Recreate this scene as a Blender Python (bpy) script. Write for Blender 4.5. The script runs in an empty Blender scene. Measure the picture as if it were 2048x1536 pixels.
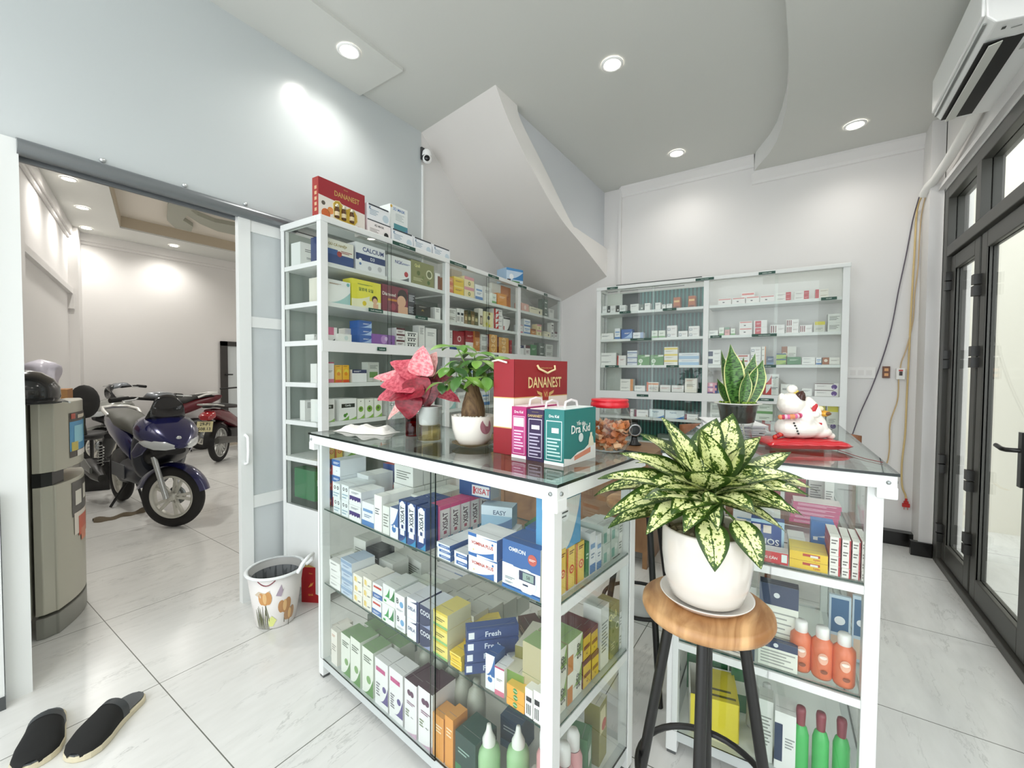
import bpy, bmesh, math, random
from mathutils import Matrix, Vector
from math import sin, cos, pi, radians, atan2, sqrt
random.seed(7)
SC = bpy.context.scene
COL = SC.collection

# ------------------------------------------------------------------ camera
YAW, PITCH, ROLL, FPX, EYE = 0.59242494, 0.02884855, 0.00630724, 848.986, 1.30
cd = bpy.data.cameras.new('camera'); cam = bpy.data.objects.new('camera', cd); COL.objects.link(cam)
fw = Vector((-sin(YAW)*cos(PITCH), cos(YAW)*cos(PITCH), -sin(PITCH)))
rt = Vector((cos(YAW), sin(YAW), 0)); up = rt.cross(fw)
r2 = cos(ROLL)*rt + sin(ROLL)*up; u2 = -sin(ROLL)*rt + cos(ROLL)*up
cam.matrix_world = Matrix(((r2.x, u2.x, -fw.x, 0), (r2.y, u2.y, -fw.y, 0), (r2.z, u2.z, -fw.z, EYE), (0, 0, 0, 1)))
cd.sensor_width = 36; cd.lens = FPX/2048*36; cd.clip_start = 0.02
SC.camera = cam

# ------------------------------------------------------------------ world, lights, exposure
SC.view_settings.view_transform = 'Standard'; SC.view_settings.look = 'None'
SC.view_settings.gamma = 1; SC.view_settings.use_curve_mapping = False
SC.view_settings.exposure = 0.12
SC.cycles.max_bounces = 10; SC.cycles.diffuse_bounces = 5; SC.cycles.transparent_max_bounces = 40
SC.cycles.caustics_reflective = False; SC.cycles.caustics_refractive = False
SC.cycles.sample_clamp_indirect = 4
w = bpy.data.worlds.new('daylight'); SC.world = w; w.use_nodes = True
w.node_tree.nodes['Background'].inputs[0].default_value = (0.93, 0.97, 1.0, 1)
w.node_tree.nodes['Background'].inputs[1].default_value = 3.0

def area_light(name, loc, rot, sx, sy, power, color=(1, 1, 1)):
    l = bpy.data.lights.new(name, 'AREA'); l.shape = 'RECTANGLE'; l.size = sx; l.size_y = sy
    l.energy = power; l.color = color
    o = bpy.data.objects.new(name, l); COL.objects.link(o); o.location = loc; o.rotation_euler = rot
    return o
# daylight through the shopfront behind the photographer and through the glass doors on the street side
#area_light('shopfront_daylight', (-0.9, -1.3, 1.7), (radians(82), 0, 0), 3.2, 2.6, 42, (0.96, 0.98, 1))
#area_light('door_daylight', (2.1, 2.6, 1.6), (radians(90), 0, radians(90)), 3.4, 2.4, 30, (0.97, 0.99, 1))

# ------------------------------------------------------------------ materials
_M = {}
def lin(c):
    c = c.lstrip('#')
    if len(c) == 3: c = ''.join(k*2 for k in c)
    v = [int(c[i:i+2], 16)/255 for i in (0, 2, 4)]
    return tuple((x/12.92 if x <= .04045 else ((x+.055)/1.055)**2.4) for x in v) + (1,)
def M(c, rough=.42, metal=0., emit=0., coat=0., spec=.5):
    k = (c, rough, metal, emit, coat, spec)
    if k in _M: return _M[k]
    m = bpy.data.materials.new('paint_%s' % c.strip('#')); m.use_nodes = True
    b = m.node_tree.nodes['Principled BSDF']; b.inputs['Base Color'].default_value = lin(c)
    b.inputs['Roughness'].default_value = rough; b.inputs['Metallic'].default_value = metal
    b.inputs['Specular IOR Level'].default_value = spec
    if coat: b.inputs['Coat Weight'].default_value = coat; b.inputs['Coat Roughness'].default_value = .06
    if emit: b.inputs['Emission Color'].default_value = lin(c); b.inputs['Emission Strength'].default_value = emit
    m.diffuse_color = lin(c); _M[k] = m
    return m
def nt(m): return m.node_tree.nodes, m.node_tree.links
def thin_glass(name, tint, refl=1.0, rough=0.0, ior=1.5):
    m = bpy.data.materials.new(name); m.use_nodes = True; n, l = nt(m); n.clear()
    o = n.new('ShaderNodeOutputMaterial'); mx = n.new('ShaderNodeMixShader'); t = n.new('ShaderNodeBsdfTransparent')
    g = n.new('ShaderNodeBsdfGlossy'); f = n.new('ShaderNodeFresnel'); f.inputs['IOR'].default_value = ior
    ml = n.new('ShaderNodeMath'); ml.operation = 'MULTIPLY'; ml.inputs[1].default_value = refl
    ge = n.new('ShaderNodeNewGeometry'); mr = n.new('ShaderNodeMapRange'); mr.inputs['To Min'].default_value = ior; mr.inputs['To Max'].default_value = 1/ior
    l.new(ge.outputs['Backfacing'], mr.inputs['Value']); l.new(mr.outputs[0], f.inputs['IOR'])   # same reflectance on both faces of a pane
    t.inputs[0].default_value = tint + (1,); g.inputs['Roughness'].default_value = rough
    l.new(f.outputs[0], ml.inputs[0]); l.new(ml.outputs[0], mx.inputs[0]); l.new(t.outputs[0], mx.inputs[1])
    l.new(g.outputs[0], mx.inputs[2]); l.new(mx.outputs[0], o.inputs[0])
    return m
GLASS = thin_glass('clear_glass', (.975, .99, .98), .62)
TOPGLASS = thin_glass('counter_top_glass', (.93, .97, .95), 1.25)
JAR = thin_glass('clear_plastic', (.96, .97, .97), .9, .04)
EDGE = M('#101c1a', .25)
def wood(name, c1, c2, scale=6, rough=.38, stretch=(1, 9, 1)):
    m = bpy.data.materials.new(name); m.use_nodes = True; n, l = nt(m); b = n['Principled BSDF']
    tc = n.new('ShaderNodeTexCoord'); mp = n.new('ShaderNodeMapping'); mp.inputs['Scale'].default_value = stretch
    no = n.new('ShaderNodeTexNoise'); no.inputs['Scale'].default_value = scale; no.inputs['Detail'].default_value = 6
    no.inputs['Distortion'].default_value = 1.2
    r = n.new('ShaderNodeValToRGB'); r.color_ramp.elements[0].color = lin(c1); r.color_ramp.elements[1].color = lin(c2)
    r.color_ramp.elements[0].position = .35; r.color_ramp.elements[1].position = .65
    l.new(tc.outputs['Object'], mp.inputs[0]); l.new(mp.outputs[0], no.inputs[0]); l.new(no.outputs[0], r.inputs[0])
    l.new(r.outputs[0], b.inputs['Base Color']); b.inputs['Roughness'].default_value = rough
    return m
WOOD = wood('honey_wood', '#97683c', '#d9ad7a', 3.2, .4, (1.4, 4.5, 1)); DESKW = wood('brown_wood', '#7a573b', '#9d7650', 4)
def wall_mat(name, c, rough=.55, bump=.02, coat=0):
    m = bpy.data.materials.new(name); m.use_nodes = True; n, l = nt(m); b = n['Principled BSDF']
    tc = n.new('ShaderNodeTexCoord'); no = n.new('ShaderNodeTexNoise'); no.inputs['Scale'].default_value = 1.3; no.inputs['Detail'].default_value = 3
    r = n.new('ShaderNodeValToRGB'); k = lin(c); r.color_ramp.elements[0].color = tuple(x*.965 for x in k[:3])+(1,); r.color_ramp.elements[1].color = k
    l.new(tc.outputs['Object'], no.inputs[0]); l.new(no.outputs[0], r.inputs[0]); l.new(r.outputs[0], b.inputs['Base Color'])
    n2 = n.new('ShaderNodeTexNoise'); n2.inputs['Scale'].default_value = 60; bp = n.new('ShaderNodeBump'); bp.inputs['Strength'].default_value = bump
    l.new(tc.outputs['Object'], n2.inputs[0]); l.new(n2.outputs[0], bp.inputs['Height']); l.new(bp.outputs[0], b.inputs['Normal'])
    b.inputs['Roughness'].default_value = rough
    if coat: b.inputs['Coat Weight'].default_value = coat; b.inputs['Coat Roughness'].default_value = .12
    return m
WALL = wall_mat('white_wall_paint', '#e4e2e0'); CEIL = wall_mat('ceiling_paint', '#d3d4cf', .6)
STAIRM = wall_mat('stair_plaster', '#dedad6', .6)
PANEL = wall_mat('glossy_partition_sheet', '#c6cccd', .2, .0)
ALU = M('#e3e6e4', .3); ALUG = M('#c4cac9', .3); DARKF = M('#403f3a', .4); GREYP = M('#8f9a92', .35)
def floor_mat():
    m = bpy.data.materials.new('marble_floor_tiles'); m.use_nodes = True; n, l = nt(m); b = n['Principled BSDF']
    tc = n.new('ShaderNodeTexCoord'); sp = n.new('ShaderNodeSeparateXYZ'); l.new(tc.outputs['Object'], sp.inputs[0])
    def mth(op, a, c=None):
        q = n.new('ShaderNodeMath'); q.operation = op
        for i, s in enumerate((a, c)):
            if s is None: continue
            if isinstance(s, (int, float)): q.inputs[i].default_value = s
            else: l.new(s, q.inputs[i])
        return q.outputs[0]
    def line(axis, off, hw):
        v = mth('DIVIDE', mth('SUBTRACT', sp.outputs[axis], off), .775); fr = mth('SUBTRACT', v, mth('ROUND', v))
        return mth('LESS_THAN', mth('ABSOLUTE', fr), hw/.775)
    g = mth('MAXIMUM', line(0, -2.166, .0019), line(1, .617, .0019))
    mp = n.new('ShaderNodeMapping'); mp.inputs['Scale'].default_value = (3.4, .8, 1); mp.inputs['Rotation'].default_value = (0, 0, .38)
    l.new(tc.outputs['Object'], mp.inputs[0])
    no = n.new('ShaderNodeTexNoise'); no.inputs['Scale'].default_value = 1.6; no.inputs['Detail'].default_value = 9; no.inputs['Roughness'].default_value = .66; no.inputs['Distortion'].default_value = .25
    l.new(mp.outputs[0], no.inputs[0])
    vein = n.new('ShaderNodeValToRGB'); e = vein.color_ramp.elements
    e[0].position = .0; e[0].color = (0, 0, 0, 1); e[1].position = 1; e[1].color = (0, 0, 0, 1)
    for p_, v_ in ((.488, 0), (.5, .75), (.512, 0)): q = vein.color_ramp.elements.new(p_); q.color = (v_, v_, v_, 1)
    l.new(no.outputs[0], vein.inputs[0])
    n3 = n.new('ShaderNodeTexNoise'); n3.inputs['Scale'].default_value = 2.2; n3.inputs['Detail'].default_value = 4; l.new(mp.outputs[0], n3.inputs[0])
    vm = mth('MULTIPLY', vein.outputs[0], mth('MULTIPLY', mth('SUBTRACT', n3.outputs[0], .42), 3.2))
    n4 = n.new('ShaderNodeTexNoise'); n4.inputs['Scale'].default_value = 9; n4.inputs['Detail'].default_value = 8; l.new(mp.outputs[0], n4.inputs[0])
    base = n.new('ShaderNodeMix'); base.data_type = 'RGBA'; base.inputs['A'].default_value = lin('#e6e6e3'); base.inputs['B'].default_value = lin('#d6d6d2')
    l.new(n4.outputs[0], base.inputs['Factor'])
    mv = n.new('ShaderNodeMix'); mv.data_type = 'RGBA'; mv.clamp_factor = True; mv.inputs['B'].default_value = lin('#a3a4a0')
    l.new(vm, mv.inputs['Factor']); l.new(base.outputs['Result'], mv.inputs['A'])
    mg = n.new('ShaderNodeMix'); mg.data_type = 'RGBA'; mg.inputs['B'].default_value = lin('#6f7069')
    l.new(g, mg.inputs['Factor']); l.new(mv.outputs['Result'], mg.inputs['A'])
    l.new(mg.outputs['Result'], b.inputs['Base Color']); b.inputs['Roughness'].default_value = .2
    return m
FLOORM = floor_mat()

# ------------------------------------------------------------------ mesh helpers
class MB:
    def __init__(s): s.v = []; s.f = []; s.m = []; s.sm = []; s.uv = {}; s.mats = []
    def mi(s, m):
        if m not in s.mats: s.mats.append(m)
        return s.mats.index(m)
    def add(s, vs, fs, m, smooth=False, uvs=None, T=None):
        o = len(s.v); k = s.mi(m)
        if T is not None: vs = [T @ Vector(p) for p in vs]
        s.v += [tuple(p) for p in vs]
        for f in fs:
            if uvs: s.uv[len(s.f)] = [uvs[i] for i in f]
            s.f.append([i+o for i in f]); s.m.append(k); s.sm.append(smooth)
        return s
    def box(s, x0, x1, y0, y1, z0, z1, m, T=None, mats=None):
        vs = [(x0, y0, z0), (x1, y0, z0), (x1, y1, z0), (x0, y1, z0), (x0, y0, z1), (x1, y0, z1), (x1, y1, z1), (x0, y1, z1)]
        F = dict(b=(0, 3, 2, 1), t=(4, 5, 6, 7), f=(0, 1, 5, 4), r=(1, 2, 6, 5), k=(2, 3, 7, 6), l=(3, 0, 4, 7))
        mats = mats or {}
        o = len(s.v)
        if T is not None: vs = [T @ Vector(p) for p in vs]
        s.v += [tuple(p) for p in vs]
        for k, f in F.items():
            s.f.append([i+o for i in f]); s.m.append(s.mi(mats.get(k, m))); s.sm.append(False)
        return s
    def pane(s, x0, x1, y0, y1, z0, z1, m, edge, big):
        k = {'x': 'rl', 'y': 'fk', 'z': 'tb'}[big]
        return s.box(x0, x1, y0, y1, z0, z1, edge, mats={a: m for a in k})
    def prism(s, pts, z0, z1, m, T=None, side=None, top=None):
        n = len(pts); vs = [(x, y, z0) for x, y in pts]+[(x, y, z1) for x, y in pts]
        s.add(vs, [list(range(n-1, -1, -1))], m, T=T); o = len(s.v)-2*n
        s.f.append([i+n+o for i in range(n)]); s.m.append(s.mi(top or m)); s.sm.append(False)
        for i in range(n):
            j = (i+1) % n; s.f.append([i+o, j+o, j+n+o, i+n+o]); s.m.append(s.mi(side or m)); s.sm.append(False)
        return s
    def lathe(s, prof, m, n=32, T=None, c=(0, 0), smooth=True, cap=False):
        vs = []; fs = []
        for r, z in prof:
            for i in range(n): a = 2*pi*i/n; vs.append((c[0]+r*cos(a), c[1]+r*sin(a), z))
        for k in range(len(prof)-1):
            for i in range(n):
                j = (i+1) % n; fs.append((k*n+i, k*n+j, (k+1)*n+j, (k+1)*n+i))
        if cap: fs.append(list(range(n-1, -1, -1))); fs.append([(len(prof)-1)*n+i for i in range(n)])
        return s.add(vs, fs, m, smooth, T=T)
    def tube(s, pts, r, m, n=10, T=None, closed=False, cap=True):
        pts = [Vector(p) for p in pts]; vs = []; fs = []; N = len(pts); ref = None
        for i, p in enumerate(pts):
            a = pts[(i-1) % N] if (closed or i > 0) else p; b = pts[(i+1) % N] if (closed or i < N-1) else p
            d = (b-a).normalized() if (b-a).length > 1e-9 else Vector((0, 0, 1))
            if ref is None: ref = d.orthogonal().normalized()
            e = (ref-d*ref.dot(d)); e = e.normalized() if e.length > 1e-6 else d.orthogonal().normalized(); ref = e
            g = d.cross(e); rr = r[i] if isinstance(r, (list, tuple)) else r
            for k in range(n): t = 2*pi*k/n; vs.append(p+rr*(cos(t)*e+sin(t)*g))
        for i in range(N if closed else N-1):
            for k in range(n):
                l = (k+1) % n; j = (i+1) % N; fs.append((i*n+k, i*n+l, j*n+l, j*n+k))
        s.add(vs, fs, m, True, T=T)
        if cap and not closed: s.add(vs, [list(range(n-1, -1, -1)), [(N-1)*n+k for k in range(n)]], m, False, T=T)
        return s
    def ball(s, c, r, m, n=16, T=None, rot=None):
        r = r if isinstance(r, (list, tuple)) else (r, r, r); vs = []; fs = []; k = n//2
        R = rot or Matrix.Identity(3)
        for i in range(k+1):
            a = pi*i/k
            for j in range(n): b = 2*pi*j/n; vs.append(Vector(c)+R@Vector((r[0]*sin(a)*cos(b), r[1]*sin(a)*sin(b), r[2]*cos(a))))
        for i in range(k):
            for j in range(n): q = (j+1) % n; fs.append((i*n+j, (i+1)*n+j, (i+1)*n+q, i*n+q))
        return s.add(vs, fs, m, True, T=T)
    def loft(s, secs, m, n=20, T=None, p=2.6):
        """secs: (x, z, halfwidth, halfheight) rings along +x, superellipse cross sections, closed ends"""
        vs = []; fs = []
        for x, z, hw, hh in secs:
            for i in range(n):
                a = 2*pi*i/n; c_, s_ = cos(a), sin(a)
                vs.append((x, hw*math.copysign(abs(c_)**(2/p), c_), z+hh*math.copysign(abs(s_)**(2/p), s_)))
        for k in range(len(secs)-1):
            for i in range(n): j = (i+1) % n; fs.append((k*n+i, k*n+j, (k+1)*n+j, (k+1)*n+i))
        s.add(vs, fs, m, True, T=T); s.add(vs, [list(range(n-1, -1, -1)), [(len(secs)-1)*n+i for i in range(n)]], m, False, T=T)
        return s
    def text(s, t, cx, cz, h, m, y=-.0006, rot=0, maxw=None, T=None, squash=1):
        vs, fs, wd, ht, x0, y0 = text_mesh(t); k = h/ht; kx = k*squash
        if maxw and wd*kx > maxw: kx = maxw/wd
        ca, sa = cos(rot), sin(rot); out = []
        for x, z in vs:
            px = (x-x0-wd/2)*kx; pz = (z-y0-ht/2)*k
            out.append((cx+px*ca-pz*sa, y, cz+px*sa+pz*ca))
        return s.add(out, fs, m, T=T)
    def build(s, name, parent=None, loc=None, rz=0, bevel=0, subsurf=0, merge=False):
        me = bpy.data.meshes.new(name); me.from_pydata(s.v, [], s.f)
        for m in s.mats: me.materials.append(m)
        me.polygons.foreach_set('material_index', s.m); me.polygons.foreach_set('use_smooth', s.sm)
        if s.uv:
            u = me.uv_layers.new(name='UVMap')
            for fi, uvs in s.uv.items():
                for k, li in enumerate(me.polygons[fi].loop_indices): u.data[li].uv = uvs[k]
        me.update()
        o = bpy.data.objects.new(name, me); COL.objects.link(o)
        if parent: o.parent = parent
        if loc is not None: o.location = loc
        if rz: o.rotation_euler = (0, 0, rz)
        if bevel:
            b = o.modifiers.new('round', 'BEVEL'); b.width = bevel; b.segments = 2; b.limit_method = 'ANGLE'; b.angle_limit = .6
        if subsurf:
            b = o.modifiers.new('smooth', 'SUBSURF'); b.levels = b.render_levels = subsurf
        return o
_T = {}
def text_mesh(t):
    if t in _T: return _T[t]
    c = bpy.data.curves.new('t', 'FONT'); c.body = t; c.resolution_u = 2; c.offset = .018
    o = bpy.data.objects.new('t', c); COL.objects.link(o)
    dg = bpy.context.evaluated_depsgraph_get(); me = bpy.data.meshes.new_from_object(o.evaluated_get(dg))
    vs = [(v.co.x, v.co.y) for v in me.vertices]; fs = [list(p.vertices) for p in me.polygons]
    # keep every face turned to +z of the text plane
    bpy.data.objects.remove(o); bpy.data.curves.remove(c); bpy.data.meshes.remove(me)
    if not vs: vs = [(0, 0), (1, 0), (1, 1)]; fs = [[0, 1, 2]]
    xs = [v[0] for v in vs]; ys = [v[1] for v in vs]
    _T[t] = (vs, fs, max(xs)-min(xs), max(ys)-min(ys), min(xs), min(ys))
    return _T[t]
def thing(name, label, cat, loc=(0, 0, 0), rz=0, group=None):
    o = bpy.data.objects.new(name, None); o.empty_display_size = .1; COL.objects.link(o)
    o.location = loc; o.rotation_euler = (0, 0, rz); return tag(o, label, cat, group)
def tag(o, label, cat, group=None):
    o['label'] = label; o['category'] = cat
    if group: o['group'] = group
    return o
def struct(name, mb, **k):
    o = mb.build(name, **k); o['kind'] = 'structure'; return o
def copy_tree(o, parent=None):
    kids = list(o.children); c = o.copy(); COL.objects.link(c)
    if parent: c.parent = parent
    for ch in kids: copy_tree(ch, c)
    return c
def RZ(a): return Matrix.Rotation(a, 4, 'Z')
def TR(x, y, z): return Matrix.Translation((x, y, z))
_tag = tag
def tag(o, label, cat, group=None):
    w_ = label.split()
    if len(w_) > 16: print('LONGLABEL', len(w_), label)
    return _tag(o, label, cat, group)

# ================================================================== SETTING
XW, XR, YB, YN = -2.55, .813, 4.36, -1.6
H1, H2 = 3.22, 3.07
st = lambda name, f, **k: struct(name, f(MB()), **k)
st('floor', lambda b: b.box(-9.2, 3.4, YN, 5.2, -.04, 0, FLOORM))
# partition between shop and parking room: big glossy sheet above the sliding door opening
st('wall_partition', lambda b: b.box(XW-.04, XW, YN, 2.46, 2.19, 3.30, PANEL).box(XW-.04, XW, YN, -.6, 0, 2.19, PANEL))
st('wall_left', lambda b: b.box(XW-.06, XW-.005, 2.46, YB, 0, 3.4, WALL).box(XW-.06, XW-.042, 1.45, 2.47, 0, 3.4, WALL))
st('wall_back', lambda b: b.box(XW-.06, XR+.2, YB, YB+.1, 0, 3.4, WALL))
st('wall_right', lambda b: b.box(XR, XR+.12, 4.10, YB, 0, 3.4, WALL).box(XR, XR+.12, YN, 4.12, 2.56, 3.4, WALL).box(XR, XR+.12, YN, .2, 0, 2.56, WALL))
st('trim_pilaster', lambda b: b.box(.742, XR+.01, 4.135, YB+.01, 0, H2+.02, WALL))
# curved dropped soffit over the door side, its curl meeting the back wall
cv = [(-.11, YN), (-.10, .6), (-.09, 1.6), (-.086, 2.43), (-.08, 2.77), (-.085, 3.1), (-.10, 3.4), (-.135, 3.66), (-.175, 3.86), (-.23, 4.03), (-.30, 4.18), (-.345, 4.28), (-.365, 4.37)]
def sof(b):
    pts = cv+[(XR+.02, 4.37), (XR+.02, YN)]
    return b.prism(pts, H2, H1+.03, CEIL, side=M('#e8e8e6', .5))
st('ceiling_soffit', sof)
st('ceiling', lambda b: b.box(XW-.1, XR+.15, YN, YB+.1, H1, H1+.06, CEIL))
st('trim_ceiling_strip', lambda b: b.box(XW, -2.115, YN, 1.885, H1-.022, H1+.01, CEIL))
def cornice(b, x0, x1, zt, y=YB):
    prof = [(0, 0), (.055, 0), (.055, -.02), (.035, -.045), (.016, -.07), (.012, -.095), (0, -.10)]
    vs = [(x0, y-p, zt+q) for p, q in prof]+[(x1, y-p, zt+q) for p, q in prof]; n = len(prof)
    return b.add(vs, [(i, i+1, n+i+1, n+i) for i in range(n-1)]+[tuple(range(n)), tuple(range(2*n-1, n-1, -1))], WALL)
st('trim_cornice_back', lambda b: cornice(cornice(b, -1.56, -.36, H1), -.375, .77, H2))
st('trim_wall_edge', lambda b: b.box(-1.585, -1.56, YB-.03, YB, 1.9, H1, WALL))
st('baseboard_right', lambda b: b.box(.30, .745, YB-.075, YB, 0, .10, M('#121110', .2)).box(.70, XR, 4.115, 4.16, 0, .10, M('#121110', .2)))
# stair flight passing through the corner: sloping soffit with a bright stringer, enclosing wall above
def stair(b):
    R = [(2.336, 3.22), (2.487, 3.068), (2.789, 2.868), (3.258, 2.631), (3.749, 2.499), (4.36, 2.325)]
    L = [(2.47, 3.22), (2.72, 3.03), (2.961, 2.812), (3.319, 2.60), (3.516, 2.452), (4.36, 1.98)]
    Rt = [(2.60, 3.22), (2.66, 3.13), (3.019, 2.925), (3.488, 2.648), (3.646, 2.625), (4.36, 2.62)]
    S = M('#f2efec', .5)
    def den(P_):
        out = []
        for i in range(len(P_)-1):
            a, b_, c_, d_2 = P_[max(i-1, 0)], P_[i], P_[i+1], P_[min(i+2, len(P_)-1)]
            for j in range(6):
                t_ = j/6; out.append(tuple(.5*((2*b_[k])+(c_[k]-a[k])*t_+(2*a[k]-5*b_[k]+4*c_[k]-d_2[k])*t_*t_+(3*b_[k]-a[k]-3*c_[k]+d_2[k])*t_**3) for k in (0, 1)))
        return out+[P_[-1]]
    R, L, Rt = den(R), den(L), den(Rt); n = len(R)
    vs = [(XW-.02, y, z) for y, z in L]+[(-1.72, y, z) for y, z in R]+[(-1.72, y, z) for y, z in Rt]+[(-1.76, y, z) for y, z in Rt]
    b.add(vs[:2*n], [(i, i+1, n+i+1, n+i) for i in range(n-1)], STAIRM, True)
    b.add(vs[n:3*n], [(i, i+1, n+i+1, n+i) for i in range(n-1)], S, True); b.add(vs[2*n:], [(i, i+1, n+i+1, n+i) for i in range(n-1)], S, True)
    return b
o_ = st('ceiling_stair_soffit', stair)
def stw(b):
    m = wall_mat('stair_wall_paint', '#d9dce0')
    Rt = [(2.58, 3.22), (2.66, 3.11), (3.019, 2.90), (3.488, 2.63), (3.646, 2.605), (YB, 2.60)]
    pts = Rt+[(YB, H1+.02), (2.58, H1+.02)]
    for x in (-1.757, -1.86): b.add([(x, y, z) for y, z in pts], [tuple(range(len(pts)))], m)
    return b
st('wall_stair', stw)

# parking room beyond the partition
FX = -8.35
d_ = Vector((-.96, .28, 0)).normalized()
def obl(b):
    a = Vector((-2.62, -.165, 0)); c = Vector((FX-.1, 1.49+.03, 0)); nrm = Vector((-d_.y, d_.x, 0))*-1
    q = [(a.x, a.y), (c.x, c.y), (c.x-.1, c.y-.4), (a.x, a.y-.3)]
    b.prism(q, 0, 3.4, WALL); return b
st('wall_garage_left', obl)
st('wall_garage_far', lambda b: b.box(FX-.1, FX, 1.2, 5.2, 0, 3.4, WALL))
st('wall_garage_end', lambda b: b.box(FX-.1, XW-.04, 5.0, 5.1, 0, 3.4, WALL))
GC = M('#d9d2c6', .6)
def tray(b):
    def q(pts, z0=3.2, z1=3.42, m=CEIL): b.prism(pts, z0, z1, m)
    e0, e1 = (-7.60, 1.83), (-3.4, .605)      # tray edge parallel to the slanting side wall
    q([(FX-.1, .9), (-7.60, .9), (-7.60, 5.1), (FX-.1, 5.1)]); q([(-7.60, .9), (-3.4, -.4), e1, e0]); q([(-3.4, -.5), (XW-.05, -.5), (XW-.05, 5.1), (-3.4, 5.1)]); q([(-7.6, 4.2), (-3.4, 4.2), (-3.4, 5.1), (-7.6, 5.1)])
    b.box(-7.62, -3.38, .55, 4.22, 3.36, 3.42, GC)
    b.prism([e0, e1, (e1[0], e1[1]+.012), (e0[0], e0[1]+.012)], 3.22, 3.36, M('#b9ad98', .6)).box(-7.60, -7.585, 1.83, 4.2, 3.22, 3.36, M('#b9ad98', .6))
    return b
st('ceiling_garage', tray)
def motif(b):
    return b.prism([(-6.105, 1.942), (-6.389, 1.986), (-7.08, 2.187), (-7.354, 2.363), (-7.361, 2.562), (-7.088, 2.486), (-6.896, 2.305), (-6.631, 2.261), (-6.862, 2.488), (-7.014, 2.76), (-6.986, 2.992), (-6.552, 2.808), (-6.619, 2.576), (-6.515, 2.336), (-6.387, 2.216), (-6.201, 2.278), (-6.148, 2.451), (-6.149, 2.637), (-5.639, 2.42), (-5.449, 2.125), (-5.54, 1.944)], 3.305, 3.362, M('#a3a496', .6))
st('ceiling_garage_relief', motif)
def cor2(b):
    b.box(FX, FX+.05, 1.5, 5, 3.09, 3.2, WALL).box(FX, FX+.025, 1.5, 5, 3.05, 3.09, WALL)
    a = Vector((-2.65, -.15, 0)); c = Vector((FX, 1.49, 0)); n_ = Vector((.28, .96, 0))
    for w_, z0, z1 in ((.05, 3.09, 3.2), (.025, 3.05, 3.09)):
        b.prism([(a.x, a.y), (c.x, c.y), (c.x+n_.x*w_, c.y+n_.y*w_), (a.x+n_.x*w_, a.y+n_.y*w_)][::-1], z0, z1, WALL)
    return b
st('trim_cornice_garage', cor2)
def pil(b):
    n_ = Vector((.28, .96, 0))
    def along(t0, t1, w_, z0, z1):
        p = Vector((FX, 1.49, 0)); a = p-d_*t0; c = p-d_*t1
        b.prism([(a.x, a.y), (c.x, c.y), (c.x+n_.x*w_, c.y+n_.y*w_), (a.x+n_.x*w_, a.y+n_.y*w_)], z0, z1, WALL)
    along(-.05, .30, .10, 0, 3.2); along(.32, 3.3, .05, 2.30, 2.37); along(.30, .36, .06, 2.1, 2.30); along(3.3, 3.7, .10, 0, 2.42)
    return b
st('trim_garage_pilasters', pil)
BLKD = M('#2c2824', .35)
dr = struct('door_2', MB().box(FX, FX+.05, 3.30, 3.40, 0, 1.80, BLKD).box(FX, FX+.05, 3.30, 4.3, 1.72, 1.80, BLKD).box(FX, FX+.04, 4.2, 4.3, 0, 1.8, BLKD))
MB().box(FX, FX+.03, 3.40, 4.2, .24, 1.72, M('#c9cfd0', .35)).build('door_panel', dr)
MB().box(FX, FX+.035, 3.40, 4.2, .02, .24, BLKD).build('kick_plate', dr)
MB().tube([(FX+.05, 3.36, 1.22), (FX+.09, 3.36, 1.22), (FX+.09, 3.46, 1.22)], .012, M('#1a1a1a')).build('handle', dr)

# rail and posts of the sliding partition
RAIL = M('#7f8386', .3, .5)
st('trim_door_rail', lambda b: b.tube([(XW+.01, .31, 2.165), (XW+.01, 1.42, 2.165)], .033, RAIL, 16).box(XW-.035, XW-.02, .0, 1.42, 2.12, 2.2, RAIL))
def screws(b):
    for y in (.24, .56, .86, 1.14): b.lathe([(0, 0), (.011, .001), (.009, .006), (0, .008)], M('#d5d8d8', .3, .5), 12, T=TR(XW+.002, y, 2.215) @ Matrix.Rotation(pi/2, 4, 'Y'))
    return b
st('trim_rail_screws', screws)
st('trim_left_jamb', lambda b: b.box(XW-.05, XW+.02, .245, .315, 0, 2.19, ALU).box(XW-.04, XW, -.6, .245, 0, 2.19, PANEL))
def leaf_frame(name, x, y0, y1, z1, rails, low=.05):
    r = struct(name, MB().box(x-.018, x+.018, y0, y0+.062, low-.04, z1, ALU).box(x-.018, x+.018, y1-.03, y1, low-.04, z1, ALU))
    for a, c in [(low-.04, low+.02), (z1-.07, z1)]+rails: MB().box(x-.014, x+.014, y0+.062, y1-.03, a, c, ALU).build('rail', r)
    MB().box(x-.006, x+.006, y0+.062, y1-.03, low, z1-.05, PANEL).build('panel', r)
    return r
sd = leaf_frame('door_1', XW-.005, 1.098, 1.60, 2.14, [(1.54, 1.60), (.52, .59)], .03)
MB().tube([(XW+.012, 1.122, .94), (XW+.04, 1.122, .93), (XW+.045, 1.122, .86), (XW+.04, 1.122, .79), (XW+.012, 1.122, .78)], .008, M('#f4f6f6', .25)).build('handle', sd)
ld = struct('door_4', MB().box(-2.515, -2.485, .19, .238, .04, .82, ALU).box(-2.515, -2.485, -.5, .19, .76, .82, ALU).box(-2.515, -2.485, -.5, .19, .06, .12, ALU))
MB().box(-2.505, -2.495, -.5, .19, .12, .76, M('#8f989c', .3)).build('panel', ld)
MB().box(-2.505, -2.495, -.5, .19, .82, 2.1, M('#c2c8ca', .3)).build('panel', ld)
MB().box(-2.52, -2.48, .215, .24, 0, .05, M('#4a4d4e')).build('foot', ld)

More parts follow.
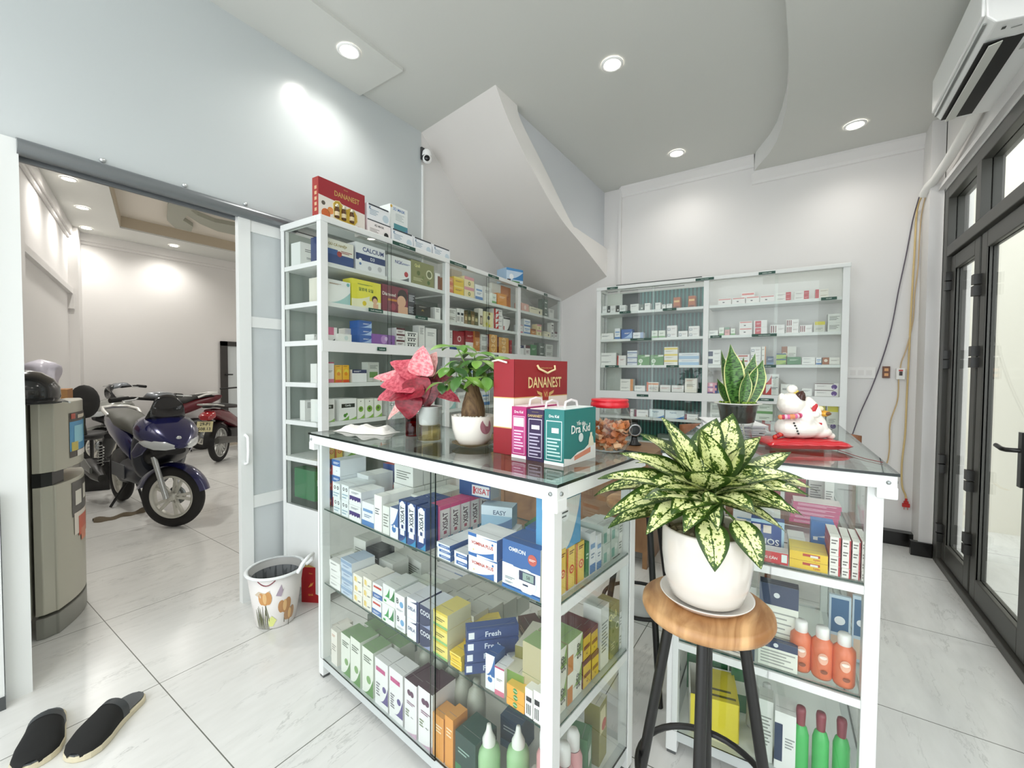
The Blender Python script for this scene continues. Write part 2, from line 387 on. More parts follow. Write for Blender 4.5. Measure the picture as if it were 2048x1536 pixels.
# folding glass doors to the street
def glass_leaf(name, y0, y1, hinges, handle=None):
    x0, x1 = XR+.02, XR+.065; fr = .085
    r = struct(name, MB().box(x0, x1, y0, y0+fr, .05, 2.08, DARKF, ).box(x0, x1, y1-fr, y1, .05, 2.08, DARKF).box(x0, x1, y0+fr, y1-fr, .05, .17, DARKF).box(x0, x1, y0+fr, y1-fr, 1.99, 2.08, DARKF), bevel=.004)
    MB().pane(XR+.04, XR+.046, y0+fr, y1-fr, .17, 1.99, GLASS, EDGE, 'x').build('pane', r)
    MB().box(x0+.004, x0+.01, y0+fr-.012, y0+fr, .17, 1.99, M('#24221f')).box(x0+.004, x0+.01, y1-fr, y1-fr+.012, .17, 1.99, M('#24221f')).build('gasket', r)
    for y, z in hinges: MB().box(XR-.012, XR+.02, y-.022, y+.022, z-.06, z-.004, M('#17150f', .35)).box(XR-.012, XR+.02, y-.022, y+.022, z+.004, z+.06, M('#17150f', .35)).build('hinge', r)
    if handle:
        y, z = handle; K = M('#14130f', .3)
        MB().box(XR-.004, XR+.02, y-.018, y+.018, z-.14, z+.10, K).tube([(XR, y, z+.02), (XR-.045, y, z+.02), (XR-.05, y+.03, z+.02), (XR-.045, y+.11, z+.025)], .010, K).build('handle', r)
    return r
glass_leaf('door_3', 3.46, 4.0, [(3.985, 1.92), (3.985, 1.40), (3.985, .70), (3.985, .23)])
glass_leaf('door_5', 2.72, 3.43, [(3.43, 1.80), (3.43, 1.40), (3.43, .70), (3.43, .34)], (2.765, .95))
glass_leaf('door_6', 1.98, 2.69, [], None)
glass_leaf('door_7', 1.24, 1.95, [], None)
wf = struct('window_1', MB().box(XR, XR+.10, 4.02, 4.12, 0, 2.56, DARKF).box(XR, XR+.10, .9, 4.02, 2.48, 2.56, DARKF).box(XR, XR+.10, .9, 4.02, 2.09, 2.16, DARKF).box(XR, XR+.1, .9, 4.02, 0, .045, DARKF), bevel=.004)
for y in (3.40, 2.66, 1.92, 1.18): MB().box(XR, XR+.09, y, y+.07, 2.16, 2.48, DARKF).build('mullion', wf)
for y0, y1 in ((3.47, 4.02), (2.73, 3.40), (1.99, 2.66), (1.25, 1.92)): MB().pane(XR+.04, XR+.046, y0, y1, 2.16, 2.48, GLASS, EDGE, 'x').build('pane', wf)
st('trim_lintel', lambda b: b.box(XR-.03, XR+.01, .2, 4.14, 2.575, 2.60, WALL))
# porch outside the doors
st('wall_porch', lambda b: b.box(2.6, 2.7, 0, 7, 0, 3.2, M('#e6e3da', .7)).box(.9, 2.7, 5.1, 5.2, 0, 3.2, M('#ddd9cc', .7)))
st('trim_porch_posts', lambda b: [b.box(2.2, 2.3, y, y+.10, 0, 3.0, M('#c9cac2', .6)) for y in (2.6, 3.5, 4.4)] and b.box(2.24, 2.27, 0, 5.1, .52, .60, M('#77786f', .5)))

# ================================================================== LAMPS
def downlight(x, y, z, label, group, p=12, r=.052, tilt=None):
    t = thing('downlight', label, 'ceiling light', (x, y, z), 0, group)
    MB().lathe([(r*.95, -.004), (r*1.08, -.009), (r*1.28, -.005), (r*1.3, 0)], M('#f6f6f4', .35), 32).build('trim_ring', t)
    MB().lathe([(0, -.0055), (r*.95, -.005)], M('#fff8ee', .4, emit=22), 32).build('lens', t)
    l = bpy.data.lights.new('downlight_bulb', 'SPOT'); l.energy = p*1.7; l.spot_size = radians(150); l.spot_blend = .9; l.shadow_soft_size = .05; l.color = (1, .965, .91)
    o = bpy.data.objects.new('downlight_bulb', l); COL.objects.link(o); o.parent = t; o.location = (0, 0, -.03)
for (x, y, z, s) in ((-2.249, 1.588, H1-.023, 'in the narrow ceiling strip beside the glossy partition'), (-1.0, 2.58, H1-.002, 'brightest one, over the counters in the main ceiling'),
                     (-.92, 3.92, H1-.002, 'near the back wall above the wide glass cabinet'), (.30, 3.90, H2-.002, 'in the lowered curved ceiling near the doors')):
    downlight(x, y, z, 'round recessed downlight '+s, 'shop ceiling downlights', 7 if y > 3.5 else 12)
for (x, y, s) in ((-6.08, 1.083, 'nearest the opening'), (-7.02, 1.36, 'middle one along the side wall'), (-7.98, 1.58, 'in the far left corner'), (-7.96, 2.54, 'above the far wall')):
    downlight(x, y, 3.197, 'round downlight in the parking room ceiling, '+s, 'parking room downlights', 20)
for x, y in ((-4.3, .7), (-4.6, 4.6), (-6.4, 4.6)):  # unseen fill spots with no fixture, brightening the parking room
    l = bpy.data.lights.new('garage_fill_spot', 'SPOT'); l.energy = 75; l.spot_size = radians(150); l.spot_blend = .9; l.shadow_soft_size = .06; l.color = (1, .965, .91)
    o = bpy.data.objects.new('garage_fill_spot', l); COL.objects.link(o); o.location = (x, y, 3.15)
for x, y in ((-1.6, -.3), (-.4, .6), (.3, 2.0)):  # fixtureless spots out of view, lifting the light level in the shop
    l = bpy.data.lights.new('shop_fill_spot', 'SPOT'); l.energy = 24; l.spot_size = radians(150); l.spot_blend = .9; l.shadow_soft_size = .05; l.color = (1, .97, .92)
    o = bpy.data.objects.new('shop_fill_spot', l); COL.objects.link(o); o.location = (x, y, 3.03)

# ================================================================== GLASS FURNITURE
def counter(name, label, loc, rz, L, D, H, shelves, dark_top_edge=True):
    r = thing(name, label, 'display counter', loc, rz, None)
    P = .036; t = H-.008; o = .022
    for x, y in ((0, 0), (L-P, 0), (0, D-P), (L-P, D-P)):
        MB().box(x, x+P, y, y+P, .012, t-.03, ALU).build('post', r, bevel=.002)
        MB().box(x+.004, x+P-.004, y+.004, y+P-.004, 0, .014, M('#5a5d5c')).build('foot', r)
    # top frame: flat rim seen under the glass, faces at the front
    for k, (x0, x1, y0, y1) in enumerate(((-o, L+o, -o, .028), (-o, L+o, D-.028, D+o), (-o, .028, .028, D-.028), (L-.028, L+o, .028, D-.028))):
        MB().box(x0, x1, y0, y1, t-.035, t, ALU).build('top_rail', r, bevel=.0015)
    MB().pane(-o-.004, L+o+.004, -o-.004, D+o+.004, t+.0005, H, TOPGLASS, EDGE, 'z').build('glass_top', r)
    for cx, cy, R in ((L+o-.018, -o-.0005, 0), (-o+.018, -o-.0005, 0), (L+o+.0005, -o+.018, 1), (L+o+.0005, D+o-.018, 1)):
        T = TR(cx, cy, t-.018) @ (Matrix.Rotation(pi/2, 4, 'X') if not R else Matrix.Rotation(pi/2, 4, 'Y'))
        MB().lathe([(0, .004), (.004, .0035), (.0055, .001), (.0055, -.001)], M('#9aa09f', .25, .8), 12, T=T).build('corner_screw', r)
    for cx in (L-.020, -o-.002):
        MB().box(cx, cx+.044 if cx > 0 else cx+.040, -o-.002, .02, t-.062, t-.03, ALU).build('corner_bracket', r, bevel=.003)
    MB().box(P*.5, L-P*.5, P*.5, D-P*.5, .060, .084, M('#e3e6e2', .3)).build('bottom_board', r)
    for x0, x1, y0, y1 in ((P, L-P, .004, .03), (P, L-P, D-.03, D-.004)): MB().box(x0, x1, y0, y1, .05, .085, ALUG).build('bottom_rail', r)
    for x0 in (.004, L-.03): MB().box(x0, x0+.026, P, D-P, .05, .085, ALUG).build('bottom_rail', r)
    for z in shelves:
        MB().pane(.008, L-.008, .010, D-.012, z-.006, z-.0005, GLASS, M('#24463d', .25), 'z').build('glass_shelf', r)
        for x0 in (.006, L-.028): MB().box(x0, x0+.022, P, D-P, z-.034, z-.0065, ALU).build('shelf_rail', r)
    f = counter.front
    gs = .742 if L > 1 else L*.5
    MB().pane(P*.5, gs+.02, -.001, .004, .086, t-.036, GLASS, EDGE, 'y').build('front_glass', r)
    MB().pane(gs-.01, L-P*.5, .005, .010, .086, t-.036, GLASS, EDGE, 'y').build('front_glass', r)
    for x in (.002, L-.007): MB().pane(x, x+.005, P, D-P, .086, t-.036, GLASS, EDGE, 'x').build('side_glass', r)
    return r
counter.front = None
Nc, Ac, Bc = Vector((-.457, .868, 0)), Vector((.1045, .9945, 0)), Vector((.9945, -.1045, 0))
C1O = Nc-Bc*1.222+Ac*.022; A1 = atan2(Bc.y, Bc.x)
c1 = counter('display_counter', 'white framed glass counter with toothpaste boxes and plants on top', C1O, A1, 1.20, .47, 1.04, (.724, .41))
th2 = .0377; C2O = Vector((-.35, 1.478, 0))
c2 = counter('display_counter', 'white framed glass counter behind the wooden stool, red cushion on top', C2O, th2, .55, 1.20, 1.04, (.722, .40))
for zz in (.722, .40): MB().box(.036, .514, .002, .028, zz-.03, zz-.0065, ALU).build('shelf_rail', c2)

def cabinet(name, label, loc, rz, bays, D, H, shelves, mid, back, glassx, labels, side_open=True, low=.52, end_glass=True):
    L = bays[-1]; r = thing(name, label, 'display cabinet', loc, rz); P = .045
    for i, x in enumerate(bays):
        x0 = 0 if i == 0 else (L-P if i == len(bays)-1 else x-P/2)
        MB().box(x0, x0+P, 0, .035, 0, H-.03, ALU).build('post', r, bevel=.002)
    for x0 in (0, L-.03): MB().box(x0, x0+.03, D-.03, D, 0, H-.03, ALU).build('rear_post', r)
    MB().box(-.005, L+.005, -.006, .035, H-.035, H, ALU).build('top_rail', r, bevel=.006)
    for x0 in (-.005, L-.03): MB().box(x0, x0+.035, .035, D, H-.035, H, ALU).build('top_rail', r, bevel=.004)
    MB().pane(.03, L-.03, .035, D-.01, H-.012, H-.006, GLASS, EDGE, 'z').build('top_glass', r)
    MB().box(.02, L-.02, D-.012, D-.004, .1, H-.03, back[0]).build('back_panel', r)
    for a, c, m in back[1:]:  # overlay sheets carrying the painted reflection
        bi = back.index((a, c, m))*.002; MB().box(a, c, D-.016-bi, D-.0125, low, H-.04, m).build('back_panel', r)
    MB().box(.005, L-.005, -.003, .03, mid[0], mid[1], ALU).build('middle_rail', r)
    for x0 in (.002, L-.02): MB().box(x0, x0+.018, .03, D-.03, mid[1]-.028, mid[1], ALU).build('middle_rail', r)
    for z in shelves:
        for i in range(len(bays)-1):
            MB().box(bays[i]+.024, bays[i+1]-.024, .012, D-.013, z-.024, z-.0006, ALU).build('shelf', r)
        for x0 in ((.004, L-.016)): MB().box(x0, x0+.012, .036, D-.03, z-.026, z-.0006, ALU).build('shelf_rail', r)
    MB().box(.02, L-.02, .002, .02, .05, low, ALU).box(.004, .018, .03, D-.03, .05, low, ALU).build('lower_panel', r)
    MB().box(.0, L, -.002, .03, low, low+.05, ALU).build('lower_rail', r)
    for i in range(len(bays)-1):
        a, c = bays[i]+.022, bays[i+1]-.022; gm = glassx[i]
        for z0, z1 in ((mid[1], H-.036), (low+.05, mid[0])):
            MB().pane(a, gm+.012, .001, .005, z0, z1, GLASS, EDGE, 'y').build('sliding_glass', r)
            MB().pane(gm-.012, c, .006, .010, z0, z1, GLASS, EDGE, 'y').build('sliding_glass', r)
    if end_glass: MB().pane(.004, .008, .035, D-.03, low, H-.036, GLASS, EDGE, 'x').build('side_glass', r)
    for x, z, wd, t in labels:
        MB().box(x, x+wd, -.0095, -.0075, z-.011, z+.011, M('#1f4a3d', .5)).text(t, x+wd/2, z, .010, M('#dfe9e2'), y=-.0102, maxw=wd*.9).build('shelf_label', r)
    return r
LCO = Vector((-2.14, 1.33, 0)); LCA = pi/2+.039
MIR = M('#7c877f', .12, spec=.6)
lc = cabinet('wall_cabinet', 'tall white glass cabinet along the left wall full of medicine boxes', LCO, LCA, [0, 1.045, 2.095, 3.04], .375, 2.14,
    [1.898, 1.68, 1.232, 1.012, .80], (1.405, 1.467), [M('#99a39b', .3)], [.485, 1.57, 2.59],
    [(.50, 2.118, .20, 'THỰC PHẨM CHỨC NĂNG'), (1.06, 2.118, .20, 'THUỐC KHÔNG KÊ ĐƠN'), (1.56, 2.118, .16, 'TIÊU HÓA'), (2.05, 2.118, .16, 'HÔ HẤP'), (2.58, 2.118, .08, 'XƯƠNG KHỚP'),
     (.31, 1.668, .11, 'THUỐC TRÁNH THAI'), (.70, 1.668, .12, 'THUỐC NHỎ MẮT'), (.375, 1.436, .07, 'THUỐC BÔI'), (1.62, 1.436, .10, 'VITAMIN')])
BCO = Vector((-1.71, 4.07, 0)); BCA = .0445
def painted_reflection():  # shutter reflected in the glass, painted as teal stripes on the backing
    m = bpy.data.materials.new('painted_shutter_reflection'); m.use_nodes = True; n, l = nt(m); b = n['Principled BSDF']
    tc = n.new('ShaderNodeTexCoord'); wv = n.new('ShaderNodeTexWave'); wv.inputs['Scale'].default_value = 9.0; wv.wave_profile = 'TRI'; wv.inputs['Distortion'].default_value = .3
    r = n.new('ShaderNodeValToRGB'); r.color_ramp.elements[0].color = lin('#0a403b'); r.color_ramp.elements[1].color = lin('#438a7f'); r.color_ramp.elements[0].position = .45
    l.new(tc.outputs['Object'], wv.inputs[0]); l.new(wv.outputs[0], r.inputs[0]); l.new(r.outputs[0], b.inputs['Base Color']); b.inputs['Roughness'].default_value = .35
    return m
bc = cabinet('wall_cabinet', 'wide white glass cabinet on the back wall with green reflection painted at left', BCO, BCA, [0, 1.02, 2.03], .265, 2.155,
    [1.90, 1.632, 1.372, .87, .64], (1.045, 1.118), [M('#ccd1c9', .3), (.19, 1.0, M('#29312c', .2)), (.37, .985, painted_reflection())], [.56, 1.55],  # dark board and stripes paint the reflection into the left backing
    [(.11, 2.135, .11, 'THUỐC HO'), (.93, 2.135, .15, 'THUỐC TIM MẠCH'), (1.42, 2.135, .12, 'KHÁNG SINH'), (.24, 1.888, .11, 'DẠ DÀY'), (.65, 1.888, .12, 'HUYẾT ÁP'), (.35, 1.62, .2, 'GIẢM ĐAU HẠ SỐT'),
     (.10, 1.36, .14, 'KHÁNG VIÊM'), (.69, 1.36, .11, 'DỊ ỨNG'), (.42, 1.08, .11, 'NỘI TIẾT'), (1.06, 1.62, .09, 'TIỂU ĐƯỜNG'), (1.38, 1.62, .18, 'THUỐC KHÁNG SINH'), (1.85, 1.888, .1, 'GAN MẬT'), (1.44, 1.36, .12, 'THẦN KINH'), (1.42, 1.08, .13, 'VITAMIN'), (1.40, .86, .13, 'DA LIỄU')], low=.40)
MB().box(.2, .98, -.001, .03, 2.155, 2.163, M('#3a403d')).build('top_strip', bc)

# ================================================================== BOXES ON THE SHELVES
# description | base | drawing ops (fractions of the front): R rect, D disc, W swoosh, T text, V rotated text, L lines; S side, P top
STY = {}
for ln in '''
navyfish|navy and white box with gold lettering|#e9e7dc|R #2e4a80 0 0 1 .42;R #3d5f99 .0 .38 .5 .6;D #a8433f .55 .45 .12;T #9b8a3a GÚ_CÁ_NHIỆP .5 .8 .17;L #8f2f2a .6 .5 .95 .62;S #2b3d6e
whiteside|white box with small grey print seen end on|#e6e8e6|L #6d7073 .3 .6 .8 .75;L #6d7073 .4 .3 .8 .4;S #e6e8e6
calcium|white box with dark blue band reading CALCIUM D3|#eceef0|R #2f4474 0 .38 1 .62;T #27407c CALCIUM .58 .80 .17;T #f0f2f5 D3 .55 .5 .12;D #f4f4f4 .14 .38 .07;D #5d7fae .14 .25 .05;D #b9bcc0 .45 .15 .08;D #c7c9cc .8 .2 .1
redcircle|white box with blue lettering and red circle|#eceeee|T #2b3f8a NGK .45 .78 .15;L #4b5f9a .6 .72 .95 .8;D #b8343c .78 .32 .12;W #555f63 .3 .0 .9 .2
olive|olive green box with pale round emblem|#8a8c5c|D #d9d8b8 .78 .55 .2;D #6d7348 .78 .55 .14;T #e3df9a Quả .25 .8 .16;D #5d6b34 .3 .5 .1;D #78854a .5 .35 .08;D #4f6d36 .75 .18 .09;L #c9c79a .08 .15 .5 .3
brownwhite|narrow brown and white box|#eeeeec|R #7c4534 .55 0 1 .85
creamslim|slim cream box|#e8e4d6|R #6b5a44 .3 .1 .9 .6;R #c9b89a .4 .15 .8 .5
tealswoosh|white box with a teal swoosh|#eef0ee|W #9fc7c4 0 .0 1 .55;D #7fbab8 .9 .88 .08;L #9a6f3a .1 .8 .6 .86
yellowlady|bright yellow box with dark green lettering|#e9e24a|R #efeecb 0 0 1 .28;W #efeecb .0 .28 .6 .45;T #2f6a35 알로에_오일 .48 .66 .13;L #2f6a35 .2 .82 .7 .86;D #3a2a24 .78 .36 .14;D #e2b797 .79 .30 .11;R #e2b797 .72 .0 .9 .2;D #e0c92c .42 .16 .09
maroonlady|maroon box with a large portrait|#7e2f40|D #2f2320 .78 .68 .26;D #dcae8e .74 .46 .23;R #dcae8e .6 0 1 .28;T #efe9e0 Diamond .25 .66 .13;R #c9822f .2 .42 .55 .5;D #a54656 .4 .2 .14
darkstack|dark charcoal box with white label lines|#3c3f45|L #c9ccd0 .1 .2 .9 .8
blackgold|low black box with gold curve|#23231f|D #8f7a3a .45 .5 .14;D #23231f .45 .4 .12;L #a5a29a .2 .8 .7 .9
whiteslim|slim white box|#ebebe8|L #8e8e8e .2 .6 .8 .9
pinktop|white box with a pink panel on top|#ecebea|R #d56c93 .0 .45 .7 1;W #555a60 .2 0 .8 .2
tealfaint|low white box with a pale teal oval|#edeeea|D #cfdedb .6 .5 .3
redbird|white box with red bird-like print|#efe9e2|V #c0452f N .5 .5 .5;R #c0452f .5 .55 .7 .75
bluewave|blue and pale blue box|#3764ad|W #a9c4e6 0 .1 1 .8;L #eef2f8 .3 .5 .8 .65
purple|purple shimmering box|#8b5aa6|D #b98ccb .5 .5 .4;D #d9bfe3 .6 .6 .2;D #5a2f74 .85 .25 .1
maroonlabel|white box with maroon header|#e9e7e6|R #5b2a31 0 .7 1 1;L #5b2a31 .15 .2 .8 .5
blackbars|white box with black bars|#eeeeea|R #22242a .15 .55 .85 .72;R #22242a .2 .1 .3 .45;R #22242a .42 .1 .52 .45;R #22242a .64 .1 .74 .45
whiteplain|plain white box|#eeeeeb|L #9b9d9e .15 .6 .8 .8
pinkfoot|white box with a pink foot band|#edeceb|R #d0738a 0 0 1 .18;L #8f8f90 .2 .5 .8 .6;R #b9426a 0 .94 1 1
orangejuice|yellow box with orange disc|#eab32f|D #e6d04a .55 .62 .34;D #e08a22 .5 .5 .25;R #d5532c 0 0 1 .16;L #7a5a1c .1 .9 .8 .96
navytop|white box with a navy top band|#eceded|R #27305a 0 .72 1 1;L #f0f0f0 .1 .8 .6 .92
greenfoot|pale box with a green panel|#e3e7df|R #6f9d54 .12 .2 .88 .5;L #8c968c .15 .65 .9 .85
orangestripe|white box with an orange stripe|#efe9e4|R #df8b4a 0 .72 1 .9;R #d8673a 0 0 .14 1;L #8f8a88 .25 .2 .9 .5
blacklogo|white box with a black wave-shaped logo over green leaves|#f0f1ee|R #2b332b .12 .58 .9 .76;T #e9efe9 Camlly .5 .67 .11;W #79ad4f 0 0 .55 .2;W #94bf63 .35 0 1 .14;D #4d8a34 .32 .22 .09;D #5d9a3a .42 .28 .06
greenfruit|white box with round green fruit|#f0f2e8|D #7fb13a .52 .48 .34;D #4d6b22 .5 .5 .16;W #8dba52 0 0 1 .22;D #444 .5 .88 .06
greenswoosh|white box with green grass print|#eef1e8|W #72a845 0 0 .8 .5;W #96c163 .3 0 1 .35
yellowred|yellow carton with red side stripe and round seal|#e9c95a|R #cf5a2c .0 0 .16 1;D #d65a36 .62 .45 .3;D #efd48a .62 .45 .18;D #d65a36 .62 .45 .1;L #7b4a20 .3 .82 .9 .92;S #d8b048
greenplain|green box|#3f7f4c|L #cfe2cf .2 .5 .8 .7;S #37744a
pinkorange|pink and orange carton|#e8a06a|R #d97a5a 0 0 1 .4;L #fbe3c8 .2 .55 .8 .7
yellowbox|yellow carton|#e9c738|L #8a4a1e .15 .45 .85 .62;R #f0dc76 0 .8 1 1
beigebox|beige grey carton|#c3b6a4|L #7d7264 .2 .4 .8 .6
creampink|cream box with pink heading|#eedfae|R #dd9aa2 0 .7 1 1;D #5d7a4a .5 .35 .2;D #d9c36a .5 .35 .12
bluewhite|white box with blue stripes|#eceff2|R #5b86bd 0 .0 1 .22;R #7ea3cf .1 .6 .9 .72;L #7b8ea8 .2 .35 .8 .5
greenwhite|white box with a green edge|#eaf0e6|R #7cae72 0 0 1 .25;L #8fa28c .2 .5 .8 .7
orangeplain|orange box|#e39a45|L #f6deba .2 .6 .85 .8;P #e5a355;S #d78b3a
whiteorange|white box with an orange end|#e8e9e2|R #dd8e51 .45 0 1 1;L #b5562c .55 .45 .9 .6
greyline|light grey box with fine grey print|#dfe1dc|L #82867f .12 .25 .88 .75;P #d3d6cf
brownbottle|brown bottle carton|#8d7448|R #5d4a2a 0 .75 1 1;R #cdbd8e .15 .3 .85 .6
olivebottle|dark olive bottle carton|#5f5c33|R #34351c .1 .7 .9 1;R #c1b88a .15 .3 .85 .55
creamyellow|cream box with yellow flowers|#eee6b4|D #2d3340 .5 .62 .14;D #d9cf3a .3 .2 .12;D #e3d94a .6 .12 .1;D #8a6a30 .6 .88 .08
redzig|white box with red zigzag panel|#efeeec|W #c5352f 0 0 .55 .9;R #b5332c 0 .0 .2 1;L #5f6670 .5 .55 .95 .75
blackwhite|white box with black wedge|#eceae8|W #2d2b2c .4 0 1 .6;R #2d2b2c 0 .85 1 .97;R #b23a34 0 .0 .15 .3
redbox|dark red box with pale oval emblem|#9d2330|D #e6c9c4 .55 .6 .18;D #9d2330 .55 .6 .11;L #e0a8a0 .5 .2 .9 .3
redwhite|red and white box|#a3222f|R #efecec 0 0 1 .45;L #e6b8b4 .2 .7 .8 .8
orangebrown|orange brown carton|#c98a4a|R #8f4f28 0 .7 1 1;L #f1dcb8 .2 .3 .8 .5
goldhex|gold carton with pale hexagon|#d9a04c|D #f2dcaa .5 .52 .42;D #e2b268 .5 .52 .34;L #8a5a24 .25 .5 .75 .62;S #7c2f22
pinkplain|soft pink box|#e2b2a6|D #f0dcd4 .5 .5 .3
creamdark|cream box with dark round spot|#eee8cf|D #3a3a3c .75 .4 .22;L #54504a .1 .65 .6 .8
greydark|dark grey green small carton|#6c7a70|R #e3e6e2 .25 .3 .75 .5
darkside|small white box with dark left end|#e7e9e7|R #3a423f -.0 0 .34 1;R #e7e9e7 .1 .2 .24 .45;L #b3b6b4 .45 .3 .9 .6
orangeglow|glossy orange brown bottle carton|#b5632f|R #edc27e .1 .55 .9 .72;R #7a3a1e .1 0 .9 .2
whiteline|white box with thin grey lettering|#efefec|L #77797c .12 .45 .7 .65
bluefaint|low white box with pale blue end|#eceef2|R #9fb4d6 .7 0 1 1;L #8c93a2 .1 .4 .6 .6
whitetag|white box with a grey tag on its left end|#efeeec|R #9da3ac .04 .15 .36 .6;R #eef0f2 .1 .3 .3 .5;L #b3a9a4 .45 .4 .9 .6
redarc|white box with red arc on the left|#efecea|R #c2392f 0 0 .14 1;L #a97770 .35 .5 .8 .65
stripegrey|white box with blue grey stripe|#e8ebef|R #8a97b5 0 .45 1 .72;L #6f7b95 .1 .15 .6 .3
greendisc|green box with white disc and pale corner|#4b8f3e|D #e6f0e0 .25 .42 .2;D #bfd9b8 .25 .42 .12;R #e6efe0 .6 .85 1 1;L #e0efd6 .3 .78 .85 .86;W #e9f2e4 0 0 .3 .25
yellownavy|white box with a yellow band|#efece4|R #e6cf4e 0 .55 1 .85;L #8d867a .1 .2 .7 .35
blueband|pale box with blue foot band|#e9eef2|R #9dc0de 0 0 1 .5;L #8495a8 .15 .65 .9 .8
orangecorner|white box with orange right end|#eeece6|R #d98d45 .78 0 1 1;L #8d8a84 .1 .4 .65 .6
pinkfaint|white box with faint pink print|#f0eeec|L #d2a6a2 .12 .45 .85 .65
creamline|tall cream white box|#f0ebe2|L #cf9a80 .15 .8 .7 .88;L #a39d94 .15 .4 .85 .6
maroonend|white box with maroon left end|#efeeec|R #7a2440 0 0 .16 1;L #6e7177 .3 .6 .9 .72;D #b5a98f .9 .2 .12
blueswoosh|white box with blue swoosh|#e4eef2|W #2f77bb .3 0 1 .38;T #4a7f9f Augment .42 .7 .2
redtext|white box with red lettering along the top|#f0ecea|R #d9807a .05 .78 .95 .92;R #4a4a4c .35 .3 .5 .45
redend|white box with slanted red end|#eceae6|R #c23a3f .66 0 1 1;L #f2dada .7 .4 .95 .55;L #a8a4a0 .1 .3 .6 .6
redhead|white box with red left end|#efeae2|R #c23a3f 0 0 .28 1;L #b5a58c .4 .5 .95 .7
pinkgreen|pink and green box|#dba5a4|R #8cab97 0 .7 1 1;L #7a4a4a .2 .3 .8 .45
redcard|white box with a red card panel|#eeeceb|R #c7424d .1 .0 .55 .9;L #f3d8d8 .2 .4 .5 .6
stripered|white box with three dark red stripes|#f0eeec|R #7c2a2c .05 .1 .13 .9;R #7c2a2c .2 .1 .28 .9;R #7c2a2c .35 .1 .43 .9;L #b9b4b0 .55 .4 .95 .6
yellowgrey|grey box with yellow top|#cfd0c6|R #d9cf35 .1 .68 1 1;L #8f9088 .2 .2 .8 .4
navytag|white box with a navy square|#eeefec|R #2f3e5c 0 .15 .38 .8;L #9a9d9c .5 .4 .95 .6
redfaint|white box with dull red bar|#eeeae8|R #b5533f .1 .55 .85 .85;L #9f9c98 .1 .15 .8 .3
navybox|navy box|#34506b|L #cdd8e2 .15 .55 .85 .75;R #5d82a5 0 0 1 .25
greennavy|lime green box with dark heading|#a9c65a|R #2f5a7a 0 .78 1 1;W #6d9a34 0 0 1 .5
brownend|white box with brown sealed end|#eeece6|R #a56a4a 0 0 .4 1;D #ecdccc .2 .55 .22;L #a5a29c .5 .5 .95 .65
pinkpurple|pink box with purple base|#e6a9ba|R #7d5a9a 0 0 .6 .22;R #4a559a .8 0 1 .5;D #f4dce2 .4 .6 .25
purpledisc|white box with purple disc|#eeeae8|D #5b3a86 .82 .45 .36;R #5a3a34 0 .86 .8 .96;D #b49ccf .8 .2 .12;L #85808a .1 .5 .5 .6
redbluend|blue and red carton seen end on|#2f4f8f|R #c23b32 0 0 1 .45;L #eef0f5 .2 .2 .8 .35;S #2f4f8f;P #b5352d
bluestripe|white carton with blue stripes seen end on|#e8edf2|R #3f6fb0 0 .6 1 1;R #c23b32 0 0 .1 .6;L #e8edf2 .2 .72 .9 .86;V #7a8894 I .6 .3 .3;S #dfe5ea;P #dfe5ea
darkcircles|pale blue white carton with two dark rings|#e9eff0|D #33383c .3 .72 .13;D #e9eff0 .3 .72 .07;D #33383c .72 .72 .13;D #e9eff0 .72 .72 .07;L #9db8c6 .1 .1 .9 .45;S #e4e9ea
purpletooth|white carton with purple band and tooth shapes|#eceeee|R #4b3b78 .05 .3 .95 .6;D #f2f2f2 .2 .28 .09;D #f2f2f2 .42 .28 .09;D #f2f2f2 .64 .28 .09;D #f2f2f2 .86 .28 .09;L #9fa3aa .2 .75 .8 .9;S #d9dce2
bluefoot|white carton with blue lower half|#dfe3e4|R #3f8fc6 0 0 1 .35;W #8dbcdc 0 .35 1 .7;S #dfe3e4;P #e6e8e8
bluedrop|white box with blue drops|#e6ebee|W #2b5f9e 0 .4 1 1;D #2f6fae .5 .3 .25;D #e6ebee .55 .4 .12;S #27518a;P #2e5590
xisatblue|navy blue nasal spray box with white column|#24427e|R #e9edf0 .12 .3 .88 .94;D #e9edf0 .5 .9 .3;V #20262e XISAT .5 .66 .42;R #233a6e .36 .33 .64 .42;R #e9edf0 .22 .17 .78 .30;W #2f86b4 0 0 1 .18;S #243f78;P #27447f
whiteblueflat|flat white and blue box|#e9edf0|R #2c5fa3 .15 .25 1 .75;L #e9edf0 .3 .4 .9 .6;S #2c5fa3;P #e9edf0
plusplane|white box with blue swooshes reading VOMINA Plus|#eff1f2|W #2a66ad 0 0 .9 .34;R #2a66ad 0 .84 .3 1;W #2a66ad .3 .9 1 .98;T #c0392b VOMINA_PLUS .5 .55 .17;D #2a66ad .86 .72 .06;D #d9c98a .2 .2 .05;S #24569a;P #f0f1f2
monitorblue|blue and white blood pressure monitor box|#2d5f9f|R #eceff1 0 .08 1 .5;R #eceff1 0 .45 .3 .52;T #f0f3f6 OMRON .40 .84 .085;D #c0564a .80 .75 .115;L #f0e0dc .72 .72 .88 .77;D #d9dee2 .66 .28 .26;D #f4f6f7 .66 .26 .235;R #1f2b52 .46 .28 .88 .47;R #8fa39b .56 .30 .84 .45;T #39454a 58 .70 .375 .07;R #26304f .56 .19 .70 .225;L #8d959d .08 .2 .35 .26;L #8d959d .08 .12 .3 .16;R #2f6fae 0 0 1 .055;S #e3e3e0;P #2f5f9e
lightblue|pale blue striped carton|#c3d2e2|R #8fa8c6 0 .55 1 .9;L #5e7ca5 .2 .2 .8 .4;S #dfe4e8;P #b9c9dc
